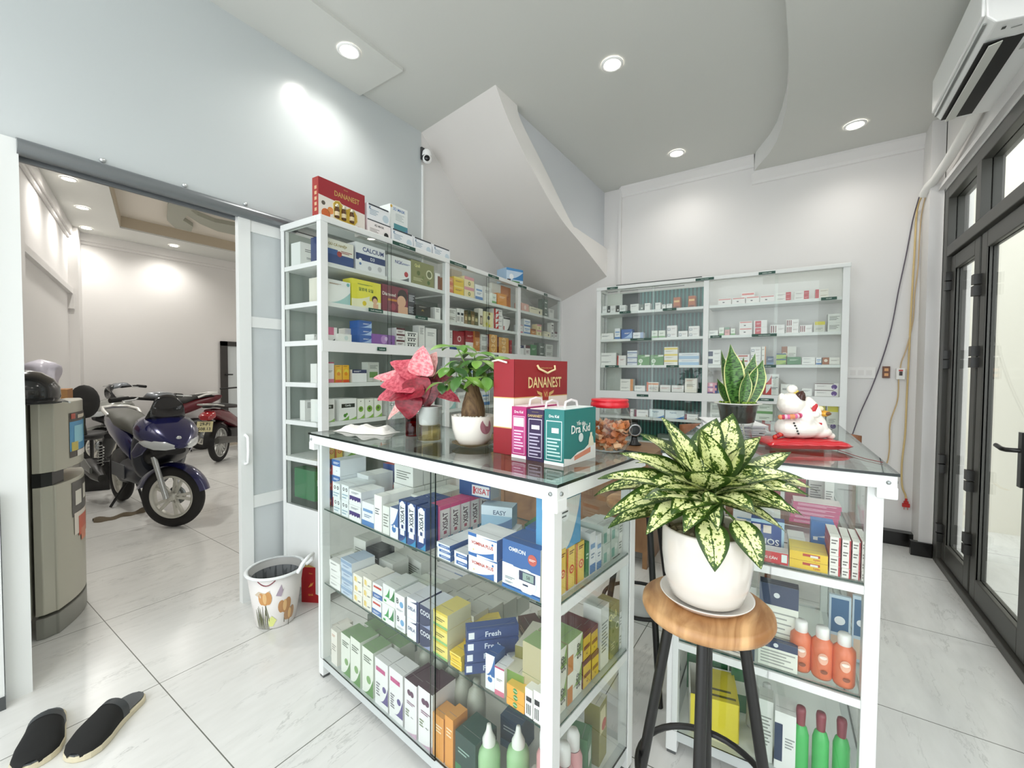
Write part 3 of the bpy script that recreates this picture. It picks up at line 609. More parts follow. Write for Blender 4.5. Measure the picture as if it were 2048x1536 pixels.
yellowswab|white and yellow carton with cotton swab picture|#eeeade|R #e3c266 .15 .25 .35 .75;R #ecd68e .3 .2 .45 .7;L #4b4f55 .55 .25 .9 .4;P #efece2;S #eae6da
redblue|white carton with red letters over blue|#eceeee|R #c9483e .1 .72 .9 .85;R #3f6cab 0 .08 1 .4;L #e3e8ef .15 .15 .8 .3;S #dcdfe2
greencheck|white carton with a green check mark|#edf0ec|W #3f9a56 .1 .35 .55 .9;W #2e7a43 .45 .3 .95 .95;R #3f9a56 .1 .08 .3 .2;S #dfe5df
circleblue|white carton with a blue disc|#eff0f0|D #6fa3cf .68 .5 .2;T #4d4f55 B .25 .62 .3;L #a3a6ab .15 .1 .85 .22;S #dfe3e5
navycorner|white carton with navy corner|#eceef1|R #27335f .82 0 1 1;W #27335f .1 .82 1 1;T #3a4a7a DELA .42 .5 .17;D #e3e7ee .45 .25 .1;S #2a3560;P #dfe2e8
navycool|dark navy carton with white lettering|#2b3356|T #e6eaf2 COOL .5 .66 .24;W #8d97ba 0 0 1 .3;S #e3e7f0;P #dfe3ea
yellowgreen|pale yellow carton|#ebd977|R #d9c04a 0 .84 1 1;L #7d7440 .2 .35 .8 .6;R #8dbf78 0 0 1 .16;S #d9d7b4;P #e6d67e
orangegreen|yellow orange carton with green oval|#efa63c|D #3f8a3c .5 .5 .42;T #e9f0d9 Alvityl .5 .5 .28;S #f0b24e;P #f1c659
creamline2|cream box|#eee|L #999 .2 .5 .8 .6
greenleaf|tall white box with green leaf print|#e9ece2|W #5f8f4c .1 0 1 .42;D #7fa867 .6 .34 .2;L #6b7568 .15 .7 .85 .85;P #86a578;S #dfe4d8
purplefig|tall white box with a purple dress figure|#eeeded|W #5d4f8a .4 .12 1 .5;D #5d4f8a .72 .42 .14;R #c24f86 .1 .74 .8 .83;L #6d6a74 .1 .2 .4 .5;P #e9e8e8;S #dfdedd
butterfly|tall white box with purple butterfly and dark top|#efedee|D #5b3350 .38 .78 .15;D #5b3350 .62 .78 .15;D #efedee .5 .86 .07;L #8a5a78 .2 .55 .85 .62;V #3a3a3a ? .62 .34 .13;L #7d8a6a .1 .3 .4 .45;W #c9a7bd 0 0 1 .1;P #4b2b3c;S #dcd9da
darkgreen|dark green box|#26433d|L #93b0a5 .15 .55 .7 .7;R #2f7a4a .0 0 .3 .3;P #2c5148;S #213a35
greengrey|pale green grey carton|#c3cfc6|R #6fa393 .1 .1 .5 .6;D #d9dfd9 .7 .6 .2;S #b9c4bc;P #dfe3de
greenorange|white carton with orange and green fields|#e9e8da|R #c9803a 0 0 .35 .55;W #8fae5a .3 .4 1 1;V #3b3b35 SHEP .75 .5 .5;P #9fb87c;S #b5ac88
yellowmaroon|yellow carton with maroon top|#e3bd35|R #6e2430 0 .82 1 1;R #8b4a20 .1 .35 .9 .5;V #6b3b1a K .5 .2 .2;P #6e2430;S #6e2430
redwhitecard|white card box with red heading|#ece9e6|R #c23a34 0 .75 1 1;L #8d8b88 .1 .2 .8 .6
redsign|red box with white lettering|#c92f35|T #f4f2f0 TĂNG_CÂN .42 .5 .3;R #dfeae6 .82 .2 .97 .9;P #dfd9d6;S #c92f35
yellowlong|long yellow carton|#e8c22e|R #b5402c .35 .55 .8 .85;R #e9e3da .55 .5 .75 .75;T #c0392b Lyzin .72 .28 .3;P #e9d060;S #e0b428
whitered|small white carton with red edge|#ece8e2|R #b8323a .82 0 1 1;L #77736e .12 .2 .7 .8;P #efece6;S #b8323a
bluecard|blue card box with pale frame|#2b4a8c|R #a9cbe0 0 .9 1 1;R #a9cbe0 .92 0 1 1;R #e6d9cf .05 .62 .3 .85;R #e6d9cf .38 .62 .62 .85;T #eef2f8 ENOS .5 .38 .18;S #9dc3dc
bluegradient|tall glossy blue box|#3b77c0|W #dce8f4 0 .55 1 .75;R #1f4a96 0 0 1 .25;R #e9eef4 .1 .45 .3 .55;S #2e62ab
orangecard|white and orange card box|#e6ddd2|R #d5763a 0 .3 1 .5;R #e9a27a .3 .6 .9 .9;L #7d7a76 .1 .1 .9 .25
navypaper|white printed sheet with navy heading|#e9eadf|R #3b4662 0 .72 1 1;L #a5a7a0 .06 .08 .94 .66;D #dfe3e6 .45 .86 .08;S #3b4662;P #3b4662
bluephoto|tall pale blue photo card|#c3d6e2|R #3f6a92 .1 .4 .9 .95;R #d9c3ac .1 .05 .9 .35;D #e9f0f4 .5 .6 .25
greencap|green bottle carton|#3f7a52|R #dfe5df .2 .4 .8 .7
'''.strip().split('\n'):
    k, d, b, o = (ln.split('|')+[''])[:4]; STY[k] = (d, b, [q.split() for q in o.split(';') if q])
def draw(mb, w, h, base, ops, y=0.0):
    sgn = 0
    for o in ops:
        c, a = o[0], o[1:]
        sgn += 1; yy = y-.0003-.00012*sgn
        if c in 'SP': continue
        m = M(a[0])
        if c == 'R':
            x0, z0, x1, z1 = [float(q) for q in a[1:5]]; mb.add([(x0*w, yy, z0*h), (x1*w, yy, z0*h), (x1*w, yy, z1*h), (x0*w, yy, z1*h)], [(0, 1, 2, 3)], m)
        elif c == 'D':
            x, z, r = [float(q) for q in a[1:4]]; r *= min(w, h) if r < .2 else min(w*1.0, h); r = min(r, x*w, w-x*w) if True else r
            n = 16; mb.add([(x*w+r*cos(2*pi*i/n), yy, min(max(z*h+r*sin(2*pi*i/n), 0), h)) for i in range(n)], [tuple(range(n))], m)
        elif c == 'W':
            x0, z0, x1, z1 = [float(q) for q in a[1:5]]; n = 7; pts = [(x1*w, z0*h), (x1*w, z1*h)]
            for i in range(1, n+1): t = i/n; pts.append(((x1+(x0-x1)*t)*w, (z0+(z1-z0)*(1-t)**2.2)*h))
            mb.add([(px, yy, pz) for px, pz in pts], [tuple(range(len(pts)-1, -1, -1)) if False else tuple(range(len(pts)))], m)
        elif c in 'TV':
            t = a[1].replace('_', ' '); x, z, s = [float(q) for q in a[2:5]]
            if c == 'T': mb.text(t, x*w, z*h, s*h, m, y=yy, maxw=w*.92)
            else: mb.text(t, x*w, z*h, min(w*.5, s*h*.5), m, y=yy, rot=pi/2, maxw=s*h*1.0)
        elif c == 'L':
            x0, z0, x1, z1 = [float(q) for q in a[1:5]]; n = max(2, min(9, round((z1-z0)*h/.0095)))
            for i in range(n):
                zz = z1-(z1-z0)*(i+.5)/n; e = x1-(x1-x0)*(.0, .25, .12, .3, .05)[i % 5]; q = min((z1-z0)/n*.24, .0022/h)
                mb.add([(x0*w, yy, (zz-q)*h), (e*w, yy, (zz-q)*h), (e*w, yy, (zz+q)*h), (x0*w, yy, (zz+q)*h)], [(0, 1, 2, 3)], m)
def box_mesh(w, h, d, sty):
    desc, base, ops = STY[sty]; mb = MB(); side = base; top = base
    for o in ops:
        if o[0] == 'S': side = o[1]
        if o[0] == 'P': top = o[1]
    e = .0012
    mb.box(0, w, 0, d, 0, h, M(base), mats=dict(l=M(side), r=M(side), t=M(top)))
    draw(mb, w, h, base, ops)
    # tuck-flap seam on the top
    mb.add([(0.06*w, d*.28, h+.0003), (.94*w, d*.28, h+.0003), (.94*w, d*.28+.0012, h+.0003), (.06*w, d*.28+.0012, h+.0003)], [(0, 1, 2, 3)], M('#8f8f8c'))
    return mb
FRAME = {'LC': (LCO, LCA), 'BC': (BCO, BCA), 'C1F': (Nc-Bc*1.245, A1), 'C1S': (Nc, atan2(Ac.y, Ac.x)), 'C2F': (Vector((-.367, 1.46, 0)), .0377)}
ORD = ['first', 'second', 'third', 'fourth', 'fifth', 'sixth', 'seventh', 'eighth', 'ninth', 'tenth', 'eleventh', 'twelfth', 'thirteenth', 'fourteenth', 'fifteenth', 'sixteenth', 'seventeenth', 'eighteenth']
WHERE = {('LC', 'near'): 'near bay of left cabinet', ('LC', 'middle'): 'middle bay of left cabinet', ('LC', 'far'): 'far bay of left cabinet',
         ('BC', 'left'): 'left half of back cabinet', ('BC', 'right'): 'right half of back cabinet', ('C1F', 'left'): 'long front of near counter',
         ('C1S', 'right'): 'short side of near counter', ('C2F', 'front'): 'front of counter behind stool'}
LEVEL = {1: [''], 2: ['lower', 'upper'], 3: ['bottom', 'middle', 'top'], 4: ['bottom', 'second', 'third', 'top']}
def place_boxes(rows, key):
    fr, bay, shelf, z = key; z = float(z); O, ang = FRAME[fr]
    xs = sorted(range(len(rows)), key=lambda i: rows[i][0]+rows[i][1]/2)
    for rank, i in enumerate(xs):
        u, w, h, d, v, sty, n = rows[i]
        if fr in ('LC',) and u < .02: w = w-(.02-u) if v < .1 else w; u = .022
        if fr == 'C1F':
            v = max(v, .034)
            if u < .062: v = max(v, .068); w = min(w, u+w-.032) if u < .032 else w; u = max(u, .032)
        if fr == 'C1S':
            if u < .062: w -= .062-u; u = .062
            if u+w > .45: w = .45-u
            v = max(v, .045)
        if fr == 'C2F': v = max(v, .034)
        desc = STY[sty][0]; R = RZ(ang); nm = 'slim_carton' if w < .055 else 'medicine_box' if w < .10 else 'medicine_carton'
        hh = h/n
        for k in range(n):
            mb = box_mesh(w-.0015, hh-.0006, d, sty); o = mb.build(nm)
            jit = 0 if n > 1 and k == 0 else random.uniform(-.02, .02)
            p = O+R.to_3x3()@Vector((u+.0007, v+(random.uniform(0, .004)), 0)); o.location = (p.x, p.y, z+hh*k+.0001); o.rotation_euler = (0, 0, ang+(jit if w < .09 else jit*.4))
            lv = LEVEL[n][k]; dd = desc if not lv else lv+' '+desc
            L = '%s, %s from left, %s shelf, %s' % (dd, ORD[rank], shelf, WHERE[(fr, bay)])
            W = L.split()
            if len(W) > 16: L = '%s, %s from left, %s shelf, %s' % (' '.join(dd.split()[:16-len(W)+len(dd.split())]), ORD[rank], shelf, WHERE[(fr, bay)])
            tag(o, L, 'carton' if w >= .10 else 'box', 'medicine boxes on the %s shelf, %s' % (shelf, WHERE[(fr, bay)]))
BOXDATA = '''
@LC near top 1.9
0.017 0.216 0.136 0.09 0.030 navyfish 1
-0.015 0.097 0.133 0.09 0.220 whiteside 1
0.251 0.223 0.165 0.09 0.030 calcium 1
0.500 0.198 0.148 0.09 0.030 redcircle 1
0.702 0.225 0.162 0.09 0.030 olive 1
0.946 0.057 0.121 0.12 0.040 brownwhite 1
@LC near second 1.682
0.076 0.038 0.152 0.10 0.120 creamslim 1
0.058 0.153 0.130 0.08 0.030 tealswoosh 1
0.221 0.220 0.164 0.08 0.030 yellowlady 1
0.450 0.220 0.170 0.08 0.030 maroonlady 1
0.693 0.067 0.158 0.10 0.050 darkstack 2
0.745 0.145 0.082 0.10 0.030 blackgold 1
0.949 0.060 0.089 0.08 0.040 whiteslim 1
@LC near third 1.467
0.024 0.019 0.036 0.08 0.100 whiteslim 1
0.067 0.071 0.079 0.08 0.050 pinktop 1
0.129 0.091 0.045 0.08 0.030 tealfaint 1
0.240 0.098 0.090 0.06 0.120 redbird 1
0.282 0.093 0.138 0.09 0.040 bluewave 3
0.370 0.183 0.064 0.08 0.030 purple 1
0.567 0.075 0.119 0.08 0.030 maroonlabel 3
0.647 0.117 0.102 0.08 0.030 blackbars 3
0.795 0.060 0.158 0.06 0.050 whiteslim 1
0.866 0.111 0.147 0.08 0.050 whiteplain 1
@LC near fourth 1.232
-0.013 0.021 0.106 0.06 0.050 whiteslim 1
0.052 0.050 0.116 0.08 0.030 pinkfoot 1
0.108 0.045 0.100 0.07 0.030 orangejuice 1
0.158 0.044 0.101 0.07 0.030 orangejuice 1
0.222 0.105 0.075 0.08 0.030 navytop 1
0.397 0.088 0.124 0.06 0.100 greenfoot 1
0.433 0.078 0.023 0.08 0.030 orangestripe 1
0.571 0.098 0.058 0.08 0.050 whiteplain 1
0.697 0.097 0.076 0.08 0.050 tealswoosh 1
0.815 0.125 0.094 0.08 0.050 whiteplain 1
@LC near fifth 1.012
0.031 0.075 0.116 0.05 0.200 whiteslim 1
0.001 0.101 0.127 0.10 0.030 blacklogo 1
0.133 0.117 0.126 0.10 0.030 blacklogo 1
0.257 0.052 0.119 0.09 0.030 greenfruit 1
0.315 0.061 0.116 0.09 0.030 greenfruit 1
0.384 0.063 0.116 0.09 0.030 greenfruit 1
0.489 0.107 0.101 0.09 0.030 whiteplain 1
0.651 0.123 0.099 0.09 0.030 greenswoosh 1
0.814 0.125 0.098 0.09 0.030 whiteplain 1
@LC near sixth 0.8
0.055 0.044 0.090 0.08 0.030 yellowred 1
0.106 0.049 0.083 0.08 0.030 yellowred 1
0.169 0.076 0.059 0.08 0.030 greenswoosh 1
0.252 0.088 0.047 0.08 0.030 greenswoosh 1
0.367 0.100 0.055 0.08 0.030 tealswoosh 1
0.596 0.139 0.040 0.08 0.030 whiteplain 1
@LC near lowest 0.56
-0.065 0.073 0.171 0.20 0.100 greenplain 1
@LC middle top 1.9
1.082 0.065 0.117 0.08 0.030 pinkorange 2
1.156 0.121 0.136 0.08 0.030 yellowbox 2
1.255 0.135 0.227 0.08 0.140 beigebox 1
1.287 0.129 0.165 0.08 0.030 creampink 2
1.430 0.106 0.123 0.08 0.030 bluewhite 1
1.579 0.098 0.134 0.08 0.050 whiteplain 1
1.671 0.071 0.088 0.08 0.030 greenwhite 1
1.759 0.150 0.106 0.08 0.030 orangeplain 1
1.817 0.321 0.216 0.05 0.130 whiteorange 1
@LC middle second 1.682
1.083 0.095 0.102 0.08 0.030 greyline 2
1.190 0.041 0.112 0.05 0.030 blackbars 1
1.237 0.044 0.114 0.05 0.030 blackbars 1
1.285 0.039 0.101 0.05 0.030 brownbottle 1
1.330 0.040 0.114 0.05 0.030 olivebottle 1
1.377 0.041 0.112 0.05 0.030 brownbottle 1
1.425 0.048 0.110 0.05 0.030 olivebottle 1
1.480 0.058 0.150 0.05 0.030 creamslim 1
1.552 0.137 0.134 0.08 0.030 creamyellow 1
1.704 0.138 0.179 0.08 0.030 redzig 4
1.860 0.112 0.122 0.08 0.030 blackwhite 1
@LC middle third 1.467
1.125 0.036 0.152 0.06 0.050 whiteslim 1
1.173 0.132 0.152 0.08 0.050 redbox 1
1.350 0.123 0.168 0.08 0.070 redwhite 1
1.090 0.164 0.041 0.05 0.020 navyfish 1
1.453 0.071 0.172 0.08 0.050 orangebrown 1
1.538 0.112 0.153 0.08 0.050 greyline 2
1.636 0.126 0.160 0.08 0.030 goldhex 2
1.787 0.170 0.145 0.08 0.030 goldhex 2
1.966 0.044 0.130 0.08 0.030 redbox 1
@LC middle fourth 1.232
1.090 0.090 0.109 0.08 0.030 whiteplain 1
1.198 0.108 0.095 0.08 0.030 greenswoosh 1
1.333 0.108 0.100 0.08 0.030 bluewhite 1
1.806 0.101 0.092 0.08 0.030 whiteplain 1
1.925 0.106 0.093 0.08 0.030 greenplain 1
@LC middle fifth 1.012
1.079 0.102 0.138 0.08 0.030 tealswoosh 1
1.206 0.115 0.122 0.08 0.030 whiteplain 1
1.361 0.124 0.128 0.08 0.030 greenwhite 1
1.528 0.120 0.122 0.08 0.030 bluewhite 1
@LC far top 1.9
2.182 0.149 0.077 0.08 0.030 pinkplain 1
2.346 0.289 0.065 0.06 0.030 creamdark 1
2.658 0.094 0.187 0.07 0.030 greydark 3
2.777 0.124 0.096 0.06 0.030 whiteslim 1
@LC far second 1.682
2.137 0.077 0.076 0.06 0.030 pinkfoot 1
2.238 0.127 0.145 0.07 0.030 bluewhite 2
2.386 0.096 0.060 0.06 0.030 orangebrown 1
2.504 0.100 0.117 0.06 0.030 creampink 2
2.639 0.179 0.056 0.06 0.030 creamdark 1
2.842 0.057 0.167 0.05 0.030 blackbars 2
2.924 0.085 0.075 0.05 0.030 maroonlabel 1
@LC far third 1.467
2.140 0.096 0.093 0.06 0.030 navytop 1
2.266 0.092 0.100 0.06 0.030 maroonlabel 1
2.379 0.128 0.112 0.06 0.030 greenplain 1
2.608 0.139 0.147 0.06 0.060 greydark 2
2.771 0.174 0.141 0.06 0.060 greyline 2
@BC left top 1.9
0.023 0.074 0.070 0.06 0.030 darkside 1
0.104 0.083 0.069 0.06 0.030 darkside 1
0.195 0.093 0.067 0.06 0.030 darkside 1
0.333 0.082 0.069 0.06 0.030 whiteplain 1
0.424 0.034 0.062 0.05 0.050 greydark 1
0.472 0.052 0.068 0.06 0.030 whiteplain 1
0.571 0.050 0.065 0.06 0.030 whiteplain 1
0.635 0.032 0.043 0.05 0.030 whiteslim 1
0.676 0.049 0.045 0.05 0.030 whiteslim 1
0.734 0.060 0.102 0.07 0.040 orangeglow 1
0.863 0.060 0.105 0.07 0.040 orangeglow 1
@BC left second 1.63
0.034 0.136 0.065 0.07 0.030 whiteline 1
0.181 0.056 0.109 0.07 0.030 bluewhite 1
0.247 0.109 0.096 0.08 0.030 bluewave 1
0.363 0.102 0.061 0.07 0.030 bluefaint 1
0.542 0.056 0.071 0.06 0.030 greenwhite 1
0.607 0.059 0.070 0.06 0.030 greenwhite 1
0.682 0.089 0.111 0.06 0.030 whitetag 2
0.784 0.080 0.057 0.06 0.030 whitetag 1
0.873 0.089 0.097 0.06 0.030 whitetag 2
@BC left third 1.37
0.027 0.172 0.127 0.07 0.030 whiteline 2
0.210 0.088 0.099 0.07 0.030 redarc 1
0.311 0.097 0.144 0.07 0.030 stripegrey 3
0.413 0.115 0.101 0.07 0.030 greendisc 1
0.535 0.120 0.099 0.07 0.030 greendisc 1
0.661 0.121 0.172 0.07 0.030 yellownavy 3
0.791 0.175 0.114 0.07 0.030 blueband 2
@BC left fourth 1.12
0.244 0.129 0.115 0.07 0.030 orangecorner 2
0.385 0.104 0.053 0.07 0.030 whiteline 1
0.503 0.110 0.089 0.07 0.030 orangestripe 1
0.627 0.097 0.063 0.07 0.030 pinkfaint 1
0.733 0.106 0.063 0.07 0.030 pinkfaint 1
0.849 0.103 0.130 0.07 0.030 creamline 1
@BC left fifth 0.87
0.342 0.040 0.070 0.07 0.030 maroonend 1
0.389 0.132 0.067 0.07 0.030 maroonend 1
0.531 0.138 0.080 0.07 0.030 blueswoosh 1
0.679 0.168 0.078 0.07 0.030 blueswoosh 1
0.854 0.109 0.050 0.07 0.030 maroonend 1
@BC left sixth 0.64
0.467 0.119 0.050 0.08 0.050 greenplain 1
0.609 0.137 0.072 0.08 0.050 greydark 1
0.768 0.175 0.094 0.08 0.050 greydark 1
@BC right top 1.9
1.112 0.105 0.055 0.07 0.030 redtext 1
1.224 0.099 0.055 0.07 0.030 redtext 1
1.329 0.100 0.056 0.07 0.030 redtext 1
1.434 0.104 0.054 0.07 0.030 redtext 1
1.288 0.103 0.109 0.07 0.120 redtext 1
1.547 0.106 0.069 0.08 0.030 redend 2
1.674 0.100 0.069 0.08 0.030 redend 2
1.814 0.086 0.072 0.08 0.030 redhead 2
@BC right second 1.632
1.040 0.077 0.048 0.07 0.030 whiteline 1
1.125 0.040 0.071 0.07 0.030 greenwhite 1
1.169 0.041 0.071 0.07 0.030 pinkgreen 1
1.217 0.035 0.058 0.07 0.030 greenwhite 1
1.283 0.098 0.115 0.08 0.030 redtext 2
1.392 0.098 0.118 0.08 0.030 redcard 2
1.512 0.102 0.073 0.07 0.030 stripered 1
1.624 0.086 0.111 0.07 0.030 stripered 2
1.717 0.083 0.061 0.07 0.030 stripered 1
1.810 0.074 0.084 0.08 0.030 yellowgrey 1
1.900 0.085 0.140 0.08 0.030 greyline 2
@BC right third 1.374
1.041 0.101 0.132 0.07 0.030 navytag 2
1.150 0.039 0.059 0.06 0.030 whiteplain 1
1.270 0.097 0.088 0.07 0.030 redfaint 2
1.374 0.076 0.151 0.07 0.030 whitetag 3
1.454 0.031 0.154 0.06 0.050 orangecorner 3
1.492 0.052 0.070 0.07 0.030 navybox 1
1.560 0.070 0.092 0.07 0.030 greennavy 2
1.597 0.105 0.154 0.06 0.120 brownend 1
1.635 0.097 0.062 0.07 0.030 greenplain 1
1.737 0.088 0.059 0.07 0.030 whiteline 2
1.832 0.035 0.055 0.07 0.030 bluewhite 1
1.872 0.112 0.055 0.07 0.030 brownend 1
@BC right fourth 1.12
1.041 0.076 0.094 0.07 0.030 pinkpurple 2
1.121 0.018 0.109 0.06 0.030 navybox 1
1.145 0.067 0.110 0.07 0.030 whiteline 2
1.468 0.115 0.174 0.08 0.030 redzig 2
1.597 0.100 0.092 0.07 0.030 whiteline 1
1.741 0.070 0.059 0.07 0.030 whiteplain 1
1.827 0.154 0.105 0.07 0.030 purpledisc 2
@BC right fifth 0.87
1.066 0.129 0.165 0.07 0.030 greyline 2
1.422 0.123 0.176 0.07 0.030 greenwhite 2
1.830 0.071 0.178 0.07 0.030 yellowgrey 1
1.907 0.076 0.190 0.07 0.030 yellowgrey 1
@C1F left first 0.724
0.005 0.044 0.198 0.12 0.015 redbluend 3
0.054 0.068 0.203 0.12 0.015 bluestripe 3
0.128 0.058 0.122 0.12 0.015 darkcircles 2
0.193 0.054 0.125 0.12 0.015 darkcircles 2
0.253 0.088 0.118 0.10 0.015 purpletooth 2
0.343 0.081 0.088 0.10 0.015 bluewhite 1
0.126 0.086 0.140 0.12 0.140 bluefoot 1
0.428 0.048 0.129 0.14 0.015 whiteline 1
0.481 0.041 0.100 0.14 0.015 greyline 1
0.528 0.048 0.105 0.12 0.015 bluedrop 1
0.580 0.044 0.141 0.05 0.015 xisatblue 1
0.627 0.048 0.141 0.05 0.015 xisatblue 1
0.678 0.044 0.138 0.05 0.015 xisatblue 1
0.778 0.061 0.050 0.14 0.020 whiteblueflat 3
0.856 0.055 0.043 0.14 0.020 whiteblueflat 2
0.917 0.112 0.116 0.09 0.030 plusplane 2
1.048 0.127 0.130 0.09 0.018 monitorblue 1
@C1F left second 0.41
-0.002 0.088 0.096 0.10 0.020 greyline 4
0.096 0.086 0.110 0.10 0.020 whiteline 4
0.190 0.087 0.143 0.10 0.020 lightblue 4
0.282 0.064 0.110 0.10 0.020 yellowswab 3
0.350 0.058 0.118 0.10 0.020 yellowswab 3
0.414 0.061 0.116 0.10 0.020 redblue 2
0.480 0.075 0.134 0.10 0.020 greencheck 2
0.558 0.054 0.127 0.10 0.020 circleblue 2
0.625 0.062 0.137 0.10 0.015 navycorner 2
0.692 0.060 0.136 0.10 0.015 navycool 2
0.758 0.068 0.144 0.10 0.015 yellowgreen 3
0.839 0.050 0.046 0.10 0.010 yellowbox 3
1.066 0.061 0.056 0.14 0.010 orangegreen 3
1.128 0.026 0.075 0.10 0.030 blackbars 1
1.156 0.024 0.082 0.10 0.030 blackbars 1
@C1F left lowest 0.085
0.044 0.048 0.120 0.07 0.030 creamline 1
0.101 0.050 0.143 0.07 0.030 creamline 1
0.182 0.070 0.160 0.08 0.020 greenleaf 1
0.259 0.073 0.178 0.08 0.020 greenleaf 1
0.340 0.076 0.172 0.08 0.020 greenleaf 1
0.431 0.082 0.171 0.07 0.015 purplefig 1
0.521 0.081 0.176 0.07 0.015 purplefig 1
0.612 0.068 0.179 0.10 0.012 butterfly 1
0.685 0.072 0.187 0.10 0.012 butterfly 1
0.758 0.053 0.138 0.06 0.015 orangeplain 1
0.815 0.039 0.158 0.06 0.015 orangeplain 1
0.863 0.088 0.138 0.09 0.012 darkgreen 1
@C1S right first 0.724
0.046 0.029 0.116 0.06 0.020 yellowred 1
0.078 0.039 0.118 0.06 0.020 yellowred 1
0.122 0.041 0.112 0.06 0.020 yellowred 1
0.167 0.044 0.111 0.06 0.020 yellowred 1
0.217 0.020 0.099 0.06 0.020 greenplain 1
0.242 0.033 0.118 0.06 0.020 bluewhite 1
0.279 0.029 0.103 0.06 0.020 bluewhite 1
0.315 0.049 0.119 0.08 0.020 greengrey 2
0.369 0.050 0.113 0.08 0.020 greengrey 2
0.424 0.046 0.105 0.08 0.020 greyline 2
@C1S right second 0.41
0.047 0.077 0.171 0.10 0.020 greenorange 2
0.128 0.074 0.170 0.10 0.020 greenorange 2
0.208 0.045 0.158 0.10 0.020 yellowmaroon 2
0.257 0.041 0.148 0.10 0.020 yellowmaroon 2
0.308 0.052 0.187 0.06 0.020 greyline 1
0.370 0.059 0.166 0.06 0.020 olive 1
0.436 0.045 0.121 0.07 0.020 greyline 2
@C2F front first 0.722
0.172 0.085 0.054 0.10 0.030 redwhitecard 1
0.261 0.096 0.035 0.05 0.012 redsign 1
0.359 0.094 0.051 0.10 0.012 yellowlong 2
0.455 0.026 0.112 0.12 0.020 whitered 4
0.483 0.021 0.108 0.12 0.020 whitered 4
0.506 0.019 0.108 0.12 0.020 whitered 4
0.527 0.018 0.112 0.12 0.020 whitered 4
0.254 0.093 0.109 0.04 0.100 bluecard 1
0.419 0.061 0.105 0.06 0.180 bluegradient 1
0.172 0.067 0.082 0.05 0.110 orangecard 1
0.358 0.047 0.051 0.10 0.130 whiteline 3
@C2F front second 0.4
0.283 0.105 0.238 0.04 0.080 navypaper 1
0.182 0.093 0.199 0.06 0.110 greyline 1
0.284 0.103 0.082 0.02 0.030 navypaper 1
0.072 0.091 0.069 0.10 0.030 orangebrown 1
0.166 0.097 0.083 0.10 0.030 orangecard 1
0.473 0.057 0.198 0.01 0.200 bluephoto 1
0.532 0.044 0.209 0.01 0.200 bluephoto 1
@C2F front lowest 0.085
0.289 0.040 0.194 0.06 0.050 greyline 1
0.332 0.056 0.180 0.08 0.040 navytag 1
'''
key = None; rows = []
for ln in BOXDATA.strip().split('\n')+['@ end end end 0']:
    if ln[0] == '@':
        if key: place_boxes(rows, key)
        key = ln[1:].split()[:4]; rows = []; continue
    a = ln.split(); rows.append((float(a[0]), float(a[1]), float(a[2]), float(a[3]), float(a[4]), a[5], int(a[6])))

# ================================================================== EXTRA STOCK INSIDE THE COUNTERS
def put(fr, u, v, z, w, h, d, rot, sty, label, group, name='stock_carton', tip=0, n=1):
    O, ang = FRAME[fr]; p = O+RZ(ang).to_3x3()@Vector((u, v, 0))
    o = box_mesh(w, h, d, sty).build(name); o.location = (p.x, p.y, z+.0002); o.rotation_euler = (tip, 0, ang+rot)
    return tag(o, label, 'box', group)
STY['xisatpink'] = ('pale nasal spray box with pink top', '#d8cfcb', [q.split() for q in 'R #cf4d7e 0 .9 1 1;R #3f7f96 .0 0 1 .2;R #e6dfda .12 .2 .88 .9;V #4a2b30 XISAT .5 .6 .44;R #b5485e .36 .28 .64 .36;R #d9ced0 .22 .06 .78 .24;P #cf4d7e;S #c25a86'.split(';')])
STY['xisatlie'] = ('navy nasal spray box lying down', '#274a80', [q.split() for q in 'R #cfd3d6 .42 .1 .97 .8;T #b0303c XISAT .72 .45 .4;R #b0303c .46 .2 .52 .7;S #a9b0b6;P #365a92'.split(';')])
STY['easy'] = ('pale blue box with slanted lid', '#8fb0c6', [q.split() for q in 'R #c9d8e2 0 .55 1 1;W #4f6b8f 0 0 1 .5;T #4a5f7a EASY .6 .7 .22;S #7f9fb8;P #b5cad8'.split(';')])
STY['grid'] = ('grey white carton with speckled print', '#dcdcd3', [q.split() for q in 'L #5f645f .08 .15 .92 .85;P #c9cac0;S #cfcfc6'.split(';')])
STY['brownlong'] = ('long cream carton with brown nut picture', '#e6dfc9', [q.split() for q in 'R #6f8f43 0 0 1 .3;D #5d3b26 .2 .6 .3;L #5a5148 .4 .5 .9 .8;P #dcd7c2;S #6f8f43'.split(';')])
STY['chocolate'] = ('dark brown carton', '#4b2c22', [q.split() for q in 'L #c9a98a .15 .3 .85 .7;P #553328;S #402519'.split(';')])
STY['fresh'] = ('navy blue toothpaste carton', '#30477d', [q.split() for q in 'T #dfe7f2 Fresh .5 .5 .5;R #e9edf2 .03 .2 .14 .8;P #38548f;S #2b3d6c'.split(';')])
STY['pinkflat'] = ('flat pink carton', '#cf5583', [q.split() for q in 'L #f0c2d4 .1 .2 .9 .8;P #e2d6d3;S #c24c78'.split(';')])
STY['goldlong'] = ('olive gold carton', '#8c8546', [q.split() for q in 'R #d9cfa4 .1 .5 .8 .9;D #b5452f .6 .6 .3;P #dcd8c4;S #7c763c'.split(';')])
STY['meterbox'] = ('white and sky blue glucose meter box', '#e2e4df', [q.split() for q in 'W #5fa3cf .35 .0 1 .95;R #3f7f8f .0 .94 1 1;D #f0f2f2 .4 .68 .15;L #44484a .25 .6 .5 .75;P #7fb0cf;S #4f97c6'.split(';')])
GX = 'nasal spray boxes in the near counter'
